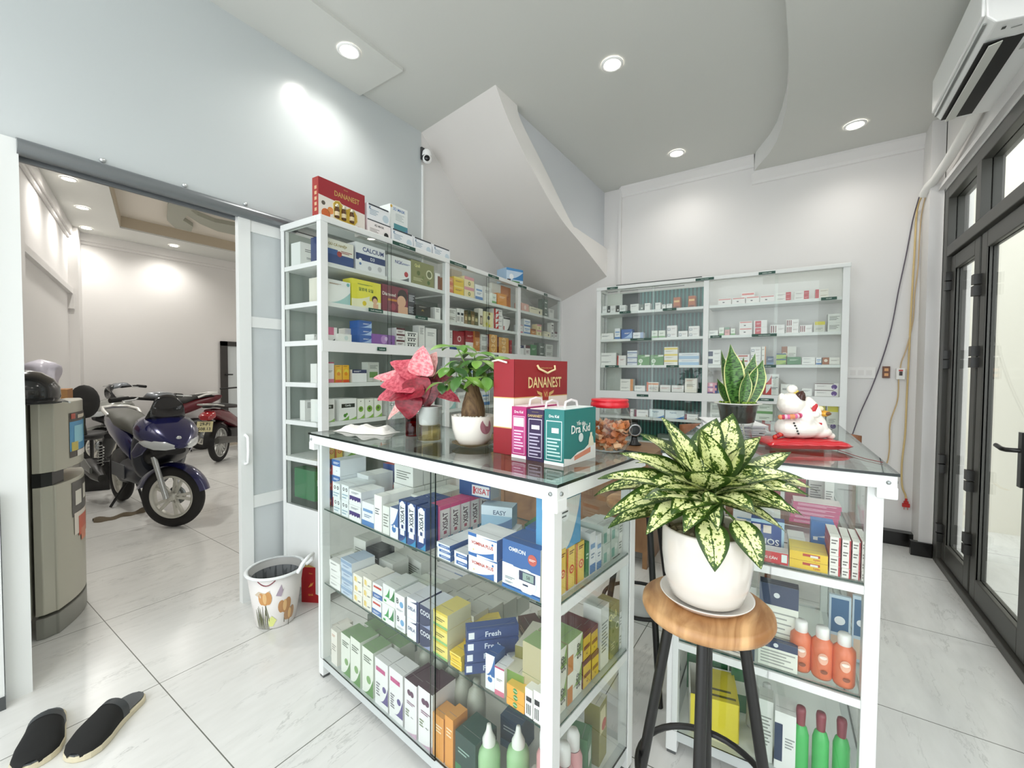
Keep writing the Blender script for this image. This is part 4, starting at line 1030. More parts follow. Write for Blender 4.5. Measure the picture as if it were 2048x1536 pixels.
for i in range(5):
    put('C1F', .728, .090+i*.0465, .724, .0445, .133, .055, pi/2, 'xisatpink', 'pink topped nasal spray box facing the short side, %s from the front glass' % ORD[i], GX, 'spray_box')
for i in range(2):
    for j in range(2): put('C1F', .572+.047*i, .090+.054*j, .724, .045, .13, .05, 0, 'xisatblue', 'navy nasal spray box, row %s from the front glass, %s column' % (ORD[j+1], ('left', 'right')[i]), GX, 'spray_box')
put('C1F', .665, .235, .858, .14, .052, .05, .10, 'xisatlie', 'navy and grey nasal spray box lying on top of the pink row', GX, 'spray_box')
put('C1F', .79, .20, .724, .13, .045, .09, .35, 'bluewhite', 'flat pale blue box under the tilted box in the near counter', GX)
put('C1F', .79, .22, .775, .11, .07, .06, .40, 'easy', 'pale blue box resting tilted on another box near the middle', GX)
put('C1F', .86, .37, .724, .10, .03, .10, .2, 'greenplain', 'flat green box behind the tilted pale blue box', GX)
put('C1F', 1.02, .17, .724, .13, .115, .09, .12, 'monitorblue', 'second blood pressure monitor box standing behind the first', GX)
for i in range(4): put('C1F', .345, .18+i*.052, .854, .12, .075, .048, 0, 'greyline', 'grey white carton in the back row above tooth boxes, %s from the front' % ORD[i], 'grey cartons stacked at the back of the near counter')
for i in range(4): put('C1F', .34, .18+i*.055, .724, .13, .128, .052, 0, 'greyline', 'tall grey white carton behind the purple tooth cartons, %s from the front' % ORD[i], 'grey cartons stacked at the back of the near counter')
put('C1F', .12, .275, .724, .15, .16, .08, .1, 'redbluend', 'dark blue and red carton at the back left corner of near counter', 'grey cartons stacked at the back of the near counter')
for i in range(2): put('C1F', .50+.0*i, .25+.10*i, .724, .09, .085, .06, .3, 'pinkorange', 'orange and cream carton behind the navy nasal spray boxes, %s from the front' % ORD[i], 'grey cartons stacked at the back of the near counter')
for i in range(3): put('C1F', .474, .165+.065*i, .724, .085, .11, .06, 0, 'greyline', 'white carton behind the pale blue drop box, %s from the front' % ORD[i], 'grey cartons stacked at the back of the near counter')
put('C1S', .062, .05, .724+.112, .13, .14, .055, 0, 'meterbox', 'white and sky blue glucose meter box on the yellow cartons', GX)
# second shelf
g2 = 'cartons behind the front row on the middle shelf of the near counter'
for i in range(3):
    for j in range(4): put('C1F', .575+.088*i, .14+j*.075, .41, .084, .10-.012*j, .070, 0, 'grid', 'speckled grey carton, block %s from left, row %s from the front, middle shelf' % (ORD[i], ORD[j]), g2)
for i in range(3): put('C1F', .05+.10*i, .17, .41, .09, .15-.02*i, .08, .05, 'darkstack' if i == 1 else 'greyline', '%s grey cartons at the back left of middle shelf' % ('tallest of the three', 'dark one of the three', 'lowest of the three')[i], g2)
for i in range(3): put('C1F', .05+.12*i, .28, .41, .11, .06+.02*i, .08, -.1, 'greyline', 'grey carton against the rear glass of middle shelf, %s from left' % ORD[i], g2)
for i in range(4): put('C1F', .36, .16+i*.07, .41, .18, .05, .062, .05, ('pinkfaint', 'greenwhite', 'tealswoosh', 'bluefaint')[i], '%s flat carton lying behind the swab cartons, middle shelf' % ('pale pink', 'pale green', 'teal printed', 'pale blue')[i], g2)
for k, (u, v, z, r, s) in enumerate(((.815, .16, .41, .95, 'yellowbox'), (.80, .15, .452, .95, 'yellowbox'))):
    put('C1F', u, v-.07, z, .16, .040, .045, r, 'yellowlong', 'long yellow carton lying askew by the yellow stack, %s' % ('lower one', 'upper one')[k], g2, 'toothpaste_box')
for k in range(4):
    put('C1F', .905+.003*k, .034+.0*k, .41+.034*k, .155, .032, .042, .85+.07*(k % 2), 'fresh', 'navy toothpaste carton in the slanting stack, %s' % ('bottom', 'second', 'third', 'top')[k], g2, 'toothpaste_box')
for k in range(3): put('C1F', .86+.03*k, .24+.068*k, .41, .20, .045, .062, -.55, 'brownlong', 'long cream carton with brown picture lying flat, %s from the front' % ORD[k], g2)
for k in range(2): put('C1F', .93+.03*k, .25+.068*k, .458, .17, .042, .06, -.55, ('chocolate', 'brownlong')[k], ('dark brown carton lying on the cream cartons', 'cream and brown carton lying on top of the back carton')[k], g2)
put('C1F', .985, .13, .41, .07, .05, .08, -.2, 'whiteplain', 'plain white box between the navy and orange stacks', g2)
for k in range(3): put('C1S', .06+.10*k, .14, .41, .09, .075-.01*k, .07, .1, ('brownlong', 'goldlong', 'chocolate')[k], ('cream carton behind the white green cartons on the short side', 'second olive gold carton on the short side', 'dark brown carton on the short side, third behind')[k], g2)
put('C1S', .12, .15, .486, .13, .035, .06, .25, 'goldlong', 'olive gold carton lying on top of the others on short side', g2)
for k in range(3): put('C1F', 1.065+.002*k, .16, .41+.036*k, .12, .034, .05, -.5, ('orangegreen', 'brownlong', 'chocolate')[k], '%s lying crosswise behind the orange stack' % ('orange carton with green oval', 'cream carton with brown picture', 'dark brown carton')[k], g2)
for k in range(2): put('C1F', .985+.035*k, .038, .41, .032, .10-.02*k, .05, .1, ('bluedrop', 'pinkfoot')[k], 'slim %s carton between the navy stack and the orange stack' % ('blue', 'pink footed')[k], g2)
# bottom of the near counter: bottles and cartons
def bottle(name, prof, mat, capprof, capm, label, cat, fr, u, v, z, group, rot=0, extra=None):
    O, ang = FRAME[fr]; p = O+RZ(ang).to_3x3()@Vector((u, v, 0))
    t = thing(name, label, cat, (p.x, p.y, z), ang+rot, group)
    MB().lathe([(0, 0)]+prof, mat, 24).build('body', t)
    MB().lathe(capprof+[(0, capprof[-1][1])], capm, 20).build('cap', t)
    if extra: extra(t)
    return t
gb = 'bottles on the floor of the near counter'
GB = M('#9fc795', .3); GY = M('#a4a79a', .35)
for k, (u, v) in enumerate(((.965, .075), (1.035, .125))):
    bottle('pump_bottle', [(.030, .002), (.033, .01), (.034, .10), (.030, .118), (.018, .128)], GB, [(.019, .125), (.0195, .142), (.009, .165), (.006, .185)], M('#eceee8', .35),
           ('green bottle with white cone nozzle nearest the front glass', 'green bottle with white nozzle set behind the first')[k], 'bottle', 'C1F', u, v, .085, gb)
for k, (u, v) in enumerate(((.56, .17), (.63, .175), (.70, .172), (.765, .16), (.83, .16), (.735, .235), (.66, .24))):
    bottle('spray_bottle', [(.027, .002), (.030, .012), (.031, .14), (.026, .168), (.012, .184)], GY, [(.012, .182), (.013, .202), (.010, .208)], M('#9a9c90', .4), 'grey capped bottle behind the white boxes, %s in the cluster' % ORD[k], 'bottle', 'C1F', u, v, .085, gb)
for k, (u, v) in enumerate(((.09, .075), (.145, .065), (.15, .13), (.20, .07))):
    bottle('lotion_bottle', [(.024, .002), (.026, .01), (.026, .13), (.018, .15)], M('#dfa3a6', .4), [(.012, .148), (.018, .152), (.018, .19), (.012, .205)], M('#efeeec', .35), 'pink lotion bottle with white cap on the short side, %s from the corner' % ORD[k], 'bottle', 'C1S', u, v, .085, gb)
put('C1S', .245, .05, .085, .06, .15, .06, .3, 'greencap', 'green and white carton standing beside the pink bottles', gb)
put('C1S', .335, .06, .085, .06, .19, .05, .1, 'goldlong', 'tall olive carton at the back corner of the short side', gb)
put('C1F', 1.080, .045, .085, .075, .085, .10, 0, 'grid', 'white carton with small symbols low in the front corner', gb)
put('C1F', .90, .20, .085, .08, .10, .08, .1, 'navybox', 'dark slate carton behind the green bottle', gb)
for k in range(3): put('C1F', .20+.085*k, .13, .085, .08, .16, .07, 0, 'greenleaf', 'tall green leaf carton in the second row, %s from left' % ORD[k], gb)
for k in range(3): put('C1F', .06+.09*k, .23, .085, .08, .10+.01*k, .08, .05, 'greydark', 'dark grey carton at the rear of the lowest level, %s from left' % ORD[k], gb)

# counter behind the stool
g3 = 'stock in the counter behind the stool'
for k in range(5): put('C2F', .37+.003*k, .50, .722+.0165*k, .15, .016, .09, 0, 'pinkflat', 'flat pink carton in a stack on the upper shelf, %s' % ('bottom', 'second', 'third', 'fourth', 'top')[k], g3, 'flat_box')
for k, (u, v, w, h, c) in enumerate(((.20, .55, .14, .10, 'redbox'), (.36, .66, .07, .17, 'redbox'), (.44, .68, .05, .16, 'greyline'), (.49, .62, .03, .15, 'greyline'), (.04, .5, .10, .08, 'whiteline'), (.22, .42, .12, .05, 'greenswoosh'), (.06, .28, .10, .09, 'orangestripe'), (.19, .28, .13, .07, 'bluewhite'))):
    put('C2F', u, v, .722, w, h, .08, .03, c, '%s, upper shelf rear, %s' % (STY[c][0], ('beside the pink stack', 'tall one behind the pink stack', 'tall, beside the red one', 'slim one at the glass', 'back left', 'in the middle', 'near left', 'near middle')[k]), g3)
put('C2F', .36, .74, .722, .16, .10, .08, 0, 'greenplain', 'teal green carton seen above the pink stack', g3)
def gel_label(t):
    b = MB(); R_ = .0286
    def pat(a0, z0, ra, rz, c, o): b.add([((R_+o)*cos(a0+ra*cos(i*pi/8)), (R_+o)*sin(a0+ra*cos(i*pi/8)), z0+rz*sin(i*pi/8)) for i in range(16)], [tuple(range(16))], M(c, .4))
    pat(-1.55, .068, .42, .017, '#eab39a', .0016); pat(-1.55, .072, .30, .005, '#f4e3d8', .0022); pat(-1.45, .030, .30, .006, '#8a4a30', .0016)
    b.build('print', t)
SAL = M('#e07a55', .3)
for k, (u, v) in enumerate(((.395, .075), (.447, .068), (.498, .062))):
    bottle('shower_gel_bottle', [(.024, .002), (.027, .01), (.028, .09), (.027, .105), (.016, .118)], SAL, [(.014, .116), (.0165, .118), (.0165, .145), (.014, .150)], M('#f3f2ef', .35), ('salmon bottle with white cap at left of three', 'salmon bottle in the middle of the three, its white flip cap tilted', 'salmon bottle nearest the right post')[k], 'bottle', 'C2F', u, v, .40, 'salmon shower gel bottles', extra=gel_label)
def tubeb(t):
    MB().lathe([(.014, .15), (.012, .165), (0, .168)], M('#7d2f3c', .3), 18).build('collar', t)
for k, (u, v) in enumerate(((.400, .07), (.450, .075), (.500, .08))):
    bottle('cleanser_tube', [(.020, .002), (.021, .01), (.021, .12), (.016, .14), (.009, .15)], M('#4fb864', .25), [(.011, .147), (.013, .19), (.011, .20)], M('#8a3f4a', .35), 'bright green tube with maroon cap on the lowest level, %s from left' % ORD[k], 'bottle', 'C2F', u, v, .085, 'green tubes in the lower counter')
def crate():
    O, ang = FRAME['C2F']; p = O+RZ(ang).to_3x3()@Vector((.088, .045, 0)); t = thing('display_box', 'yellow and white open carton tray low behind the stool legs', 'box', (p.x, p.y, .085), ang+.18, None)
    MB().box(0, .15, 0, .003, 0, .13, M('#e3d23a')).box(0, .003, 0, .17, 0, .13, M('#dfe0da')).box(.147, .15, 0, .17, 0, .13, M('#e0cf38')).box(0, .15, .167, .17, 0, .13, M('#dfe0da')).box(0, .15, 0, .17, 0, .003, M('#dfe0da')).build('tray', t)
    MB().box(.06, .147, .004, .165, .12, .128, M('#dcca33')).box(.065, .142, .02, .03, .128, .1285, M('#5f5a20')).box(.065, .13, .05, .06, .128, .1285, M('#5f5a20')).build('lid_panel', t)
for k in range(2): put('C2F', .045+.075*k, .255, .085, .065, .13, .06, .1, 'greencap', 'green and white carton %s behind the yellow tray' % ('leftmost', 'second from left')[k], g3)
crate()
for k in range(3): put('C2F', .20+.004*k, .22+.07*k, .085, .06, .16, .06, .2, ('greencap', 'bluewhite', 'navybox')[k], ('green carton standing behind the yellow tray', 'blue and white carton behind the yellow tray', 'navy carton behind the yellow tray')[k], g3)
for k, (u, v) in enumerate(((.27, .18), (.31, .14))):
    bottle('clear_bottle', [(.018, .002), (.020, .01), (.020, .13), (.012, .15)], M('#b9bcb8', .2), [(.012, .148), (.014, .152), (.012, .19)], M('#d5d8d6', .25), 'silver grey capped bottle on the lowest level, %s behind the white cards' % ORD[k], 'bottle', 'C2F', u, v, .085, g3)

# ================================================================== ON THE CABINETS
def cabbox(frame, u, v, z, w, h, d, sty, label, rot=0, name='medicine_box', group=None):
    return put(frame, u, v, z, w, h, d, rot, sty, label, group, name)
RED = '#9c1f2a'
t = thing('gift_box', 'flat dark red gift box with gold bottle window on tall cabinet', 'gift box', (0, 0, 0), 0)
O, ang = FRAME['LC']; p = O+RZ(ang).to_3x3()@Vector((.03, .06, 0)); t.location = (p.x, p.y, 2.141); t.rotation_euler = (0, 0, ang)
b = MB(); b.box(0, .31, 0, .055, 0, .225, M(RED), mats=dict(l=M('#a83a34'), t=M('#7d1a22')))
b.add([(0, -.0004, 0), (.31, -.0004, 0), (.31, -.0004, .11), (0, -.0004, .13)], [(0, 1, 2, 3)], M('#e6dfd6'))
b.add([(.20, -.0006, 0), (.31, -.0006, 0), (.31, -.0006, .02), (.26, -.0006, .025)], [(0, 1, 2, 3)], M(RED))
b.text('BANANEST'.replace('B', 'D', 1), .185, .168, .030, M('#c9a05a'), y=-.0006, maxw=.17); b.text('YẾN SÀO', .175, .207, .008, M('#c9a05a'), y=-.0006)
for cx, cz, r, c in ((.045, .035, .028, '#c8642f'), (.075, .06, .02, '#d98a4a'), (.085, .01, .02, '#efe7dc'), (.03, .09, .012, '#5a5148')): b.add([(cx+r*cos(a*pi/8), -.0008, max(cz+r*sin(a*pi/8), .001)) for a in range(16)], [tuple(range(16))], M(c))
for z in (.04, .07, .1, .13, .16): b.add([(-.0004, .015, z), (-.0004, .035, z), (-.0004, .035, z+.018), (-.0004, .015, z+.018)], [(0, 3, 2, 1)], M('#d9b18a'))
b.build('carton', t)
win = [(.095, .03), (.20, .012), (.235, .022), (.255, .05), (.252, .085), (.235, .105), (.205, .115), (.18, .10), (.155, .11), (.13, .13), (.105, .125), (.09, .105)]
MB().add([(x, -.001, z) for x, z in win], [tuple(range(len(win)))], M('#cba93f', .25, .1)).build('window', t)
MB().tube([(x, -.0015, z) for x, z in win], .0022, M('#e9d9a0', .3), 6, closed=True).build('window_rim', t)
for x in (.115, .16, .215):
    T = TR(x, .000, .03); bt = MB(); bt.lathe([(0, 0), (.0145, .002), (.015, .05), (.011, .058), (.011, .062), (0, .062)], M('#5a3a1e', .2), 16, T=T); bb = bt.build('bottle', t)
    MB().lathe([(0, .062), (.0135, .062), (.0135, .076), (0, .076)], M('#d9d2b8', .25, .5), 16, T=T).build('bottle_cap', bb); MB().lathe([(.0153, .012), (.0153, .035)], M('#d9c9a4'), 16, T=T).build('bottle_label', bb)
STY['maskbox'] = ('white face mask box with dark top strip', '#e9ecef', [q.split() for q in 'R #3a4048 .05 .90 .95 1;D #c3d3dd .82 .35 .26;L #9fb3c2 .1 .3 .5 .7;T #3a6f94 K .12 .75 .2;P #c9cccf'.split(';')])
STY['maskdot'] = ('pale pink mask box with black dot', '#efe9e8', [q.split() for q in 'R #3a4048 .0 .93 1 1;D #e6e3e0 .8 .28 .28;D #17181a .8 .28 .19;T #54524f 4D_MASK .5 .72 .14;L #a9a3a0 .1 .25 .5 .5'.split(';')])
STY['maskteal'] = ('tall white mask box with teal foot', '#e6ebe9', [q.split() for q in 'R #4f8f97 .2 0 1 .26;W #5a7fa6 .6 0 1 .2;T #5a7fb5 3D_MASK .5 .85 .12;D #d9b04a .06 .92 .08;L #b9c4c4 .3 .4 .8 .7'.split(';')])
gm = 'mask boxes on top of the left cabinet'; zt = 2.141
cabbox('LC', .36, .06, zt, .185, .098, .12, 'maskdot', 'pale pink mask box with black dot beside the red gift box', group=gm)
cabbox('LC', .36, .06, zt+.0985, .175, .095, .12, 'maskbox', 'white mask box lying on the black dotted box', group=gm)
cabbox('LC', .555, .06, zt, .19, .096, .12, 'maskbox', 'white mask box under the tall teal footed box', group=gm)
cabbox('LC', .56, .08, zt+.0985, .155, .16, .10, 'maskteal', 'tall white mask box with teal foot, topmost on the row', group=gm)
cabbox('LC', .755, .06, zt, .18, .093, .12, 'maskbox', 'white mask box, second from the far end of the row', group=gm)
cabbox('LC', .95, .06, zt, .19, .09, .12, 'maskbox', 'white mask box at the far end of the row above the cabinet', group=gm)
STY['bluecube'] = ('blue and white patterned box', '#c3d6e8', [q.split() for q in 'R #4f8fc6 0 .82 1 1;W #3f7fb5 .0 .2 1 .8;D #eef2f6 .3 .4 .2;R #4a3a34 .05 .0 .25 .2;R #5a8a5a .3 0 .8 .12;P #4f8fc6;S #a9c6e0'.split(';')])
cabbox('LC', 1.935, .05, zt, .20, .13, .15, 'bluecube', 'blue and white patterned carton alone on the middle of the cabinet', rot=-.35)

# ================================================================== ON THE NEAR COUNTER
ZC = 1.0404
def c1p(t_, v): q = FRAME['C1F'][0]+RZ(A1).to_3x3()@Vector((1.245-t_, v, 0)); return q.x, q.y
def folded_cloth():
    b = MB(); n, m_ = 26, 10; vs = []; L, W = .27, .11
    for i in range(n):
        for j in range(m_):
            x = L*i/(n-1); y = W*j/(m_-1); z = .012+.006*sin(i*.55+j*.3)+.004*sin(j*1.7+i*.2); e = min(i, n-1-i, 3)/3*min(j, m_-1-j, 2)/2
            vs.append((x, y+.012*sin(i*.35), max(z*e+.001, .001)))
    fs = [(i*m_+j, (i+1)*m_+j, (i+1)*m_+j+1, i*m_+j+1) for i in range(n-1) for j in range(m_-1)]
    b.add(vs, fs, M('#eceae4', .8), True); k = [(x, y, z+.011 if z > .002 else z) for x, y, z in vs]
    b.add([(x*.9+.012, y*.8+.02, z) for x, y, z in k], fs, M('#e6e4de', .8), True)
    o = b.build('folded_cloth', subsurf=1); q = c1p(1.20, .075); o.location = (q[0], q[1], ZC); o.rotation_euler = (0, 0, A1+.28)
    tag(o, 'crumpled white cloth folded at the left end of near counter', 'cloth')
folded_cloth()
def gvase(name, label, x, y, r, h, extra=None, z=ZC, mat=None):
    t = thing(name, label, 'vase', (x, y, z)); m = mat or JAR
    MB().lathe([(0, .001), (r*.96, .001), (r, .006), (r, h), (r-.0025, h), (r-.0035, .008), (0, .006)], m, 32).build('glass', t)
    return t
gx, gy = -1.135, 1.135
v1 = gvase('glass_vase', 'clear glass vase half full of amber water under the red plant', gx, gy, .047, .128)
MB().lathe([(0, .0065), (.0425, .0065), (.0428, .060), (0, .060)], thin_glass('amber_water', (.93, .80, .48), .6, .02, 1.33), 28).build('water', v1)
MB().lathe([(.0435, .128), (.047, .131), (.050, .130)], M('#eef0ec', .3), 32).lathe([(.041, .128), (.036, .064), (.030, .060), (0, .060)], M('#e6e8e2', .35), 28).build('inner_cup', v1)
v2 = gvase('glass_vase', 'dark red translucent square candle glass behind the amber vase', -1.275, 1.19, .033, .085, mat=thin_glass('red_glass', (.55, .06, .09), .8))
MB().lathe([(0, .004), (.029, .004), (.029, .055), (0, .055)], M('#8c1c28', .3), 24).build('candle_wax', v2)
v3 = gvase('plastic_cup', 'tall ribbed clear cup behind the cloth on near counter', -1.41, 1.215, .042, .16)
MB().lathe([(.0425, .158), (.046, .163), (.043, .166)], JAR, 32).build('rim', v3)
for nm, lab, x, y, r in (('saucer', 'white ceramic saucer under the money tree pot', -.935, 1.148, .073), ('saucer', 'gold rimmed dark saucer peeking out behind the money tree pot', -.985, 1.26, .082)):
    t = tag(MB().lathe([(0, .001), (r*.62, .001), (r*.7, .004), (r, .014), (r+.001, .0155), (r-.004, .0145), (r*.68, .006), (0, .004)], M('#ebe8e0', .2) if r < .07 else M('#6f5d3a', .25), 40).build(nm, loc=(x, y, ZC)), lab, 'saucer')

def bag():
    p = (-.724-.083, 1.094, 0); t = thing('gift_bag', 'large dark red paper gift bag with cream band behind the small boxes', 'gift bag', (p[0], p[1], ZC), A1)
    w, d, h = .085, .30, .298; R_, C_ = M('#931d27', .3), M('#ebe3d2', .4); G = M('#d9b573', .3, .3)
    for z0, z1, m in ((0, .085, R_), (.085, .178, C_), (.178, h, R_)):
        b = MB() if z0 == 0 else b
        b.box(0, w, 0, .0012, z0, z1, m).box(w-.0012, w, 0, d, z0, z1, m).box(0, .0012, 0, d, z0, z1, m).box(0, w, d-.0012, d, z0, z1, m)
    b.box(0, w, 0, d, 0, .002, R_)
    b.box(-.0004, w+.0004, -.0004, d, .083, .086, G).box(-.0004, w+.0004, -.0004, d, .177, .180, G)
    b.build('paper', t)
    T = TR(w+.0006, 0, 0) @ RZ(pi/2)
    k = MB(); k.text('DANANEST', .165, .225, .036, M('#e6cf94', .3, .2), y=-.0006, maxw=.19, T=T)
    k.text('YẾN TRƯỜNG HOÀNG THƯƠNG', .165, .274, .006, G, y=-.0006, T=T)
    k.add([T@Vector((x, -.0008, z)) for x, z in ((.148, .165), (.182, .165), (.182, .20), (.148, .20))], [(0, 1, 2, 3)], M('#a4342c'))
    k.build('lettering', t); k = MB()
    for s in (-1, 1): k.add([T@Vector((.165+s*x, -.0009, z)) for x, z in ((.02, .178), (.045, .188), (.05, .198), (.02, .19))], [(0, 1, 2, 3)], G)
    k.text('VI', .165, .184, .018, G, y=-.001, T=T); k.build('emblem', t)
    MB().tube([T@Vector(q) for q in ((.115, -.002, .282), (.12, -.006, .270), (.145, -.008, .262), (.165, -.008, .256), (.185, -.008, .262), (.212, -.006, .268), (.215, -.002, .282))], .0035, M('#ead9a6', .5), 8).build('handle_cord', t)
    MB().tube([(-.004, .02, .285), (.0, -.006, .293), (.03, -.012, .296), (.06, -.005, .288)], .003, M('#ece6da', .5), 8).build('handle_cord', t)
bag()
STY['pinkkid'] = ('magenta', '#b02a6e', [q.split() for q in 'R #efe9ea 0 0 1 .06;R #efd6e2 .1 .09 .9 .82;R #b5387a .12 .10 .88 .81;R #f2ecec .16 .62 .84 .79;L #ecc4d8 .18 .16 .82 .56;T #f3e6ec Dra_Kid .5 .9 .05'.split(';')])
STY['purplekid'] = ('purple', '#2f1a44', [q.split() for q in 'R #d9d2e0 .1 .07 .9 .82;R #2f1a44 .13 .085 .87 .805;R #e9e6ea .28 .62 .76 .70;L #b9b0c6 .16 .10 .84 .56;T #cdb27a DANANEST .5 .88 .05;R #7a6a4a .3 .95 .7 .96'.split(';')])
STY['tealkid'] = ('teal', '#1f7672', [q.split() for q in 'R #efeeea 0 0 1 .06;R #d6e6e2 .1 .09 .9 .80;R #1f7672 .13 .105 .87 .785;R #e9eae6 .38 .58 .74 .67;L #b9d6d0 .16 .14 .84 .5;T #e9f2ef Dra_Kid .5 .88 .05'.split(';')])
def kid(x, y, w, h, d, sty, label, teal=False):
    t = thing('drink_carton', label, 'carton', (x, y, ZC), A1, 'bird nest drink cartons beside the gift bag')
    box_mesh(w, h, d, sty).build('carton', t)
    T = TR(w+.0004, 0, 0) @ RZ(pi/2); k = MB()
    if teal:
        W = M('#eeede8'); k.add([T@Vector((a, -.0004, c)) for a, c in ((0, 0), (d, 0), (d, .045), (d*.8, .050), (d*.62, .035), (d*.4, .03), (d*.2, .016), (0, .022))], [tuple(range(8))], W)
        k.text('Yến sào', d*.5, h*.74, .014, W, y=-.0008, T=T); k.text('Dra Kid', d*.5, h*.63, .024, W, y=-.0008, maxw=d*.66, T=T)
        k.add([T@Vector((a*d, -.001, c*h)) for a, c in ((.3, .14), (.82, .24), (.82, .14), (.3, .06))], [(0, 3, 2, 1)], M('#d98a6e'))
        k.add([T@Vector((d*.5+.013*cos(i*pi/8), -.001, h*.46+.013*sin(i*pi/8))) for i in range(16)], [tuple(range(16))], M('#d5dfdc'))
        k.add([T@Vector((a*d, -.001, c*h)) for a, c in ((.74, .26), (.94, .26), (.9, .42), (.87, .46), (.87, .52), (.8, .52), (.8, .46), (.77, .42))], [tuple(range(8))], M('#e6dfc6'))
        k.build('side_print', t)
    MB().tube([(w*.5, d*.3, h), (w*.5, d*.33, h+.018), (w*.5, d*.5, h+.024), (w*.5, d*.67, h+.018), (w*.5, d*.7, h)], .0035, M('#e6dfe0', .45), 8).build('handle', t)
    MB().box(.004, w-.004, .01, d-.01, h, h+.002, M('#efdfe2' if not teal else '#e3ece9', .45)).build('top_flap', t)
kid(-.719, 1.068, .056, .155, .17, 'pinkkid', 'magenta drink carton, narrow side forward, leftmost of three cartons')
kid(-.659, 1.060, .060, .150, .17, 'purplekid', 'dark purple drink carton between the magenta and teal ones')
kid(-.592, 1.045, .066, .155, .175, 'tealkid', 'teal drink carton with white lettering at the counter corner', True)
put('C1F', .93, .42, ZC, .12, .13, .05, .1, 'purple', 'purple and white carton behind the plastic jar', None)

def jar():
    t = thing('snack_jar', 'clear plastic jar with red lid full of dried orange slices', 'jar', (-.515, 1.345, ZC))
    prof = [(0, .002), (.045, .002), (.055, .008), (.070, .035), (.0745, .07), (.072, .10), (.064, .125), (.057, .135), (.056, .146)]
    vs = []; n = 48; b = MB()
    for r, z in prof:
        for i in range(n): a = 2*pi*i/n; q = r*(1+.022*cos(8*a)*(1 if .02 < z < .12 else 0)); vs.append((q*cos(a), q*sin(a), z*1.03))
    b.add(vs, [(k*n+i, k*n+(i+1) % n, (k+1)*n+(i+1) % n, (k+1)*n+i) for k in range(len(prof)-1) for i in range(n)], JAR, True); b.build('jar_body', t)
    n = 48; b = MB(); pr = [(.0, .172), (.058, .172), (.0605, .170), (.0605, .166), (.0585, .164), (.062, .158), (.062, .146), (.058, .145)]
    b.lathe(pr[::-1], M('#d0202e', .3), 48).build('lid', t)
    b = MB(); random.seed(3)
    for i in range(150):
        z = .008+random.random()*.085; R = .062 if z > .02 else .045; a = random.random()*2*pi; rr = R*sqrt(random.random())*.92
        c = Vector((rr*cos(a), rr*sin(a), z)); q = Matrix.Rotation(random.random()*6, 3, 'Z')@Matrix.Rotation(random.uniform(-1.3, 1.3), 3, 'X'); s = random.uniform(.013, .020)
        col = random.choice(('#e09a62', '#d5824a', '#ecbd90', '#c97c4c', '#efc7a0')); k = 7; vs = []
        for j in range(k):
            tt = -1.3+2.6*j/(k-1)
            for wv in (-.5, .5): vs.append(c+q@Vector((s*sin(tt), wv*s*.9, s*(1-cos(tt))*.8+.003*sin(3*tt))))
        b.add(vs, [(2*j, 2*j+1, 2*j+3, 2*j+2) for j in range(k-1)], M(col, .4), True)
    o = b.build('dried_slices', t); o['kind'] = 'stuff'
jar()

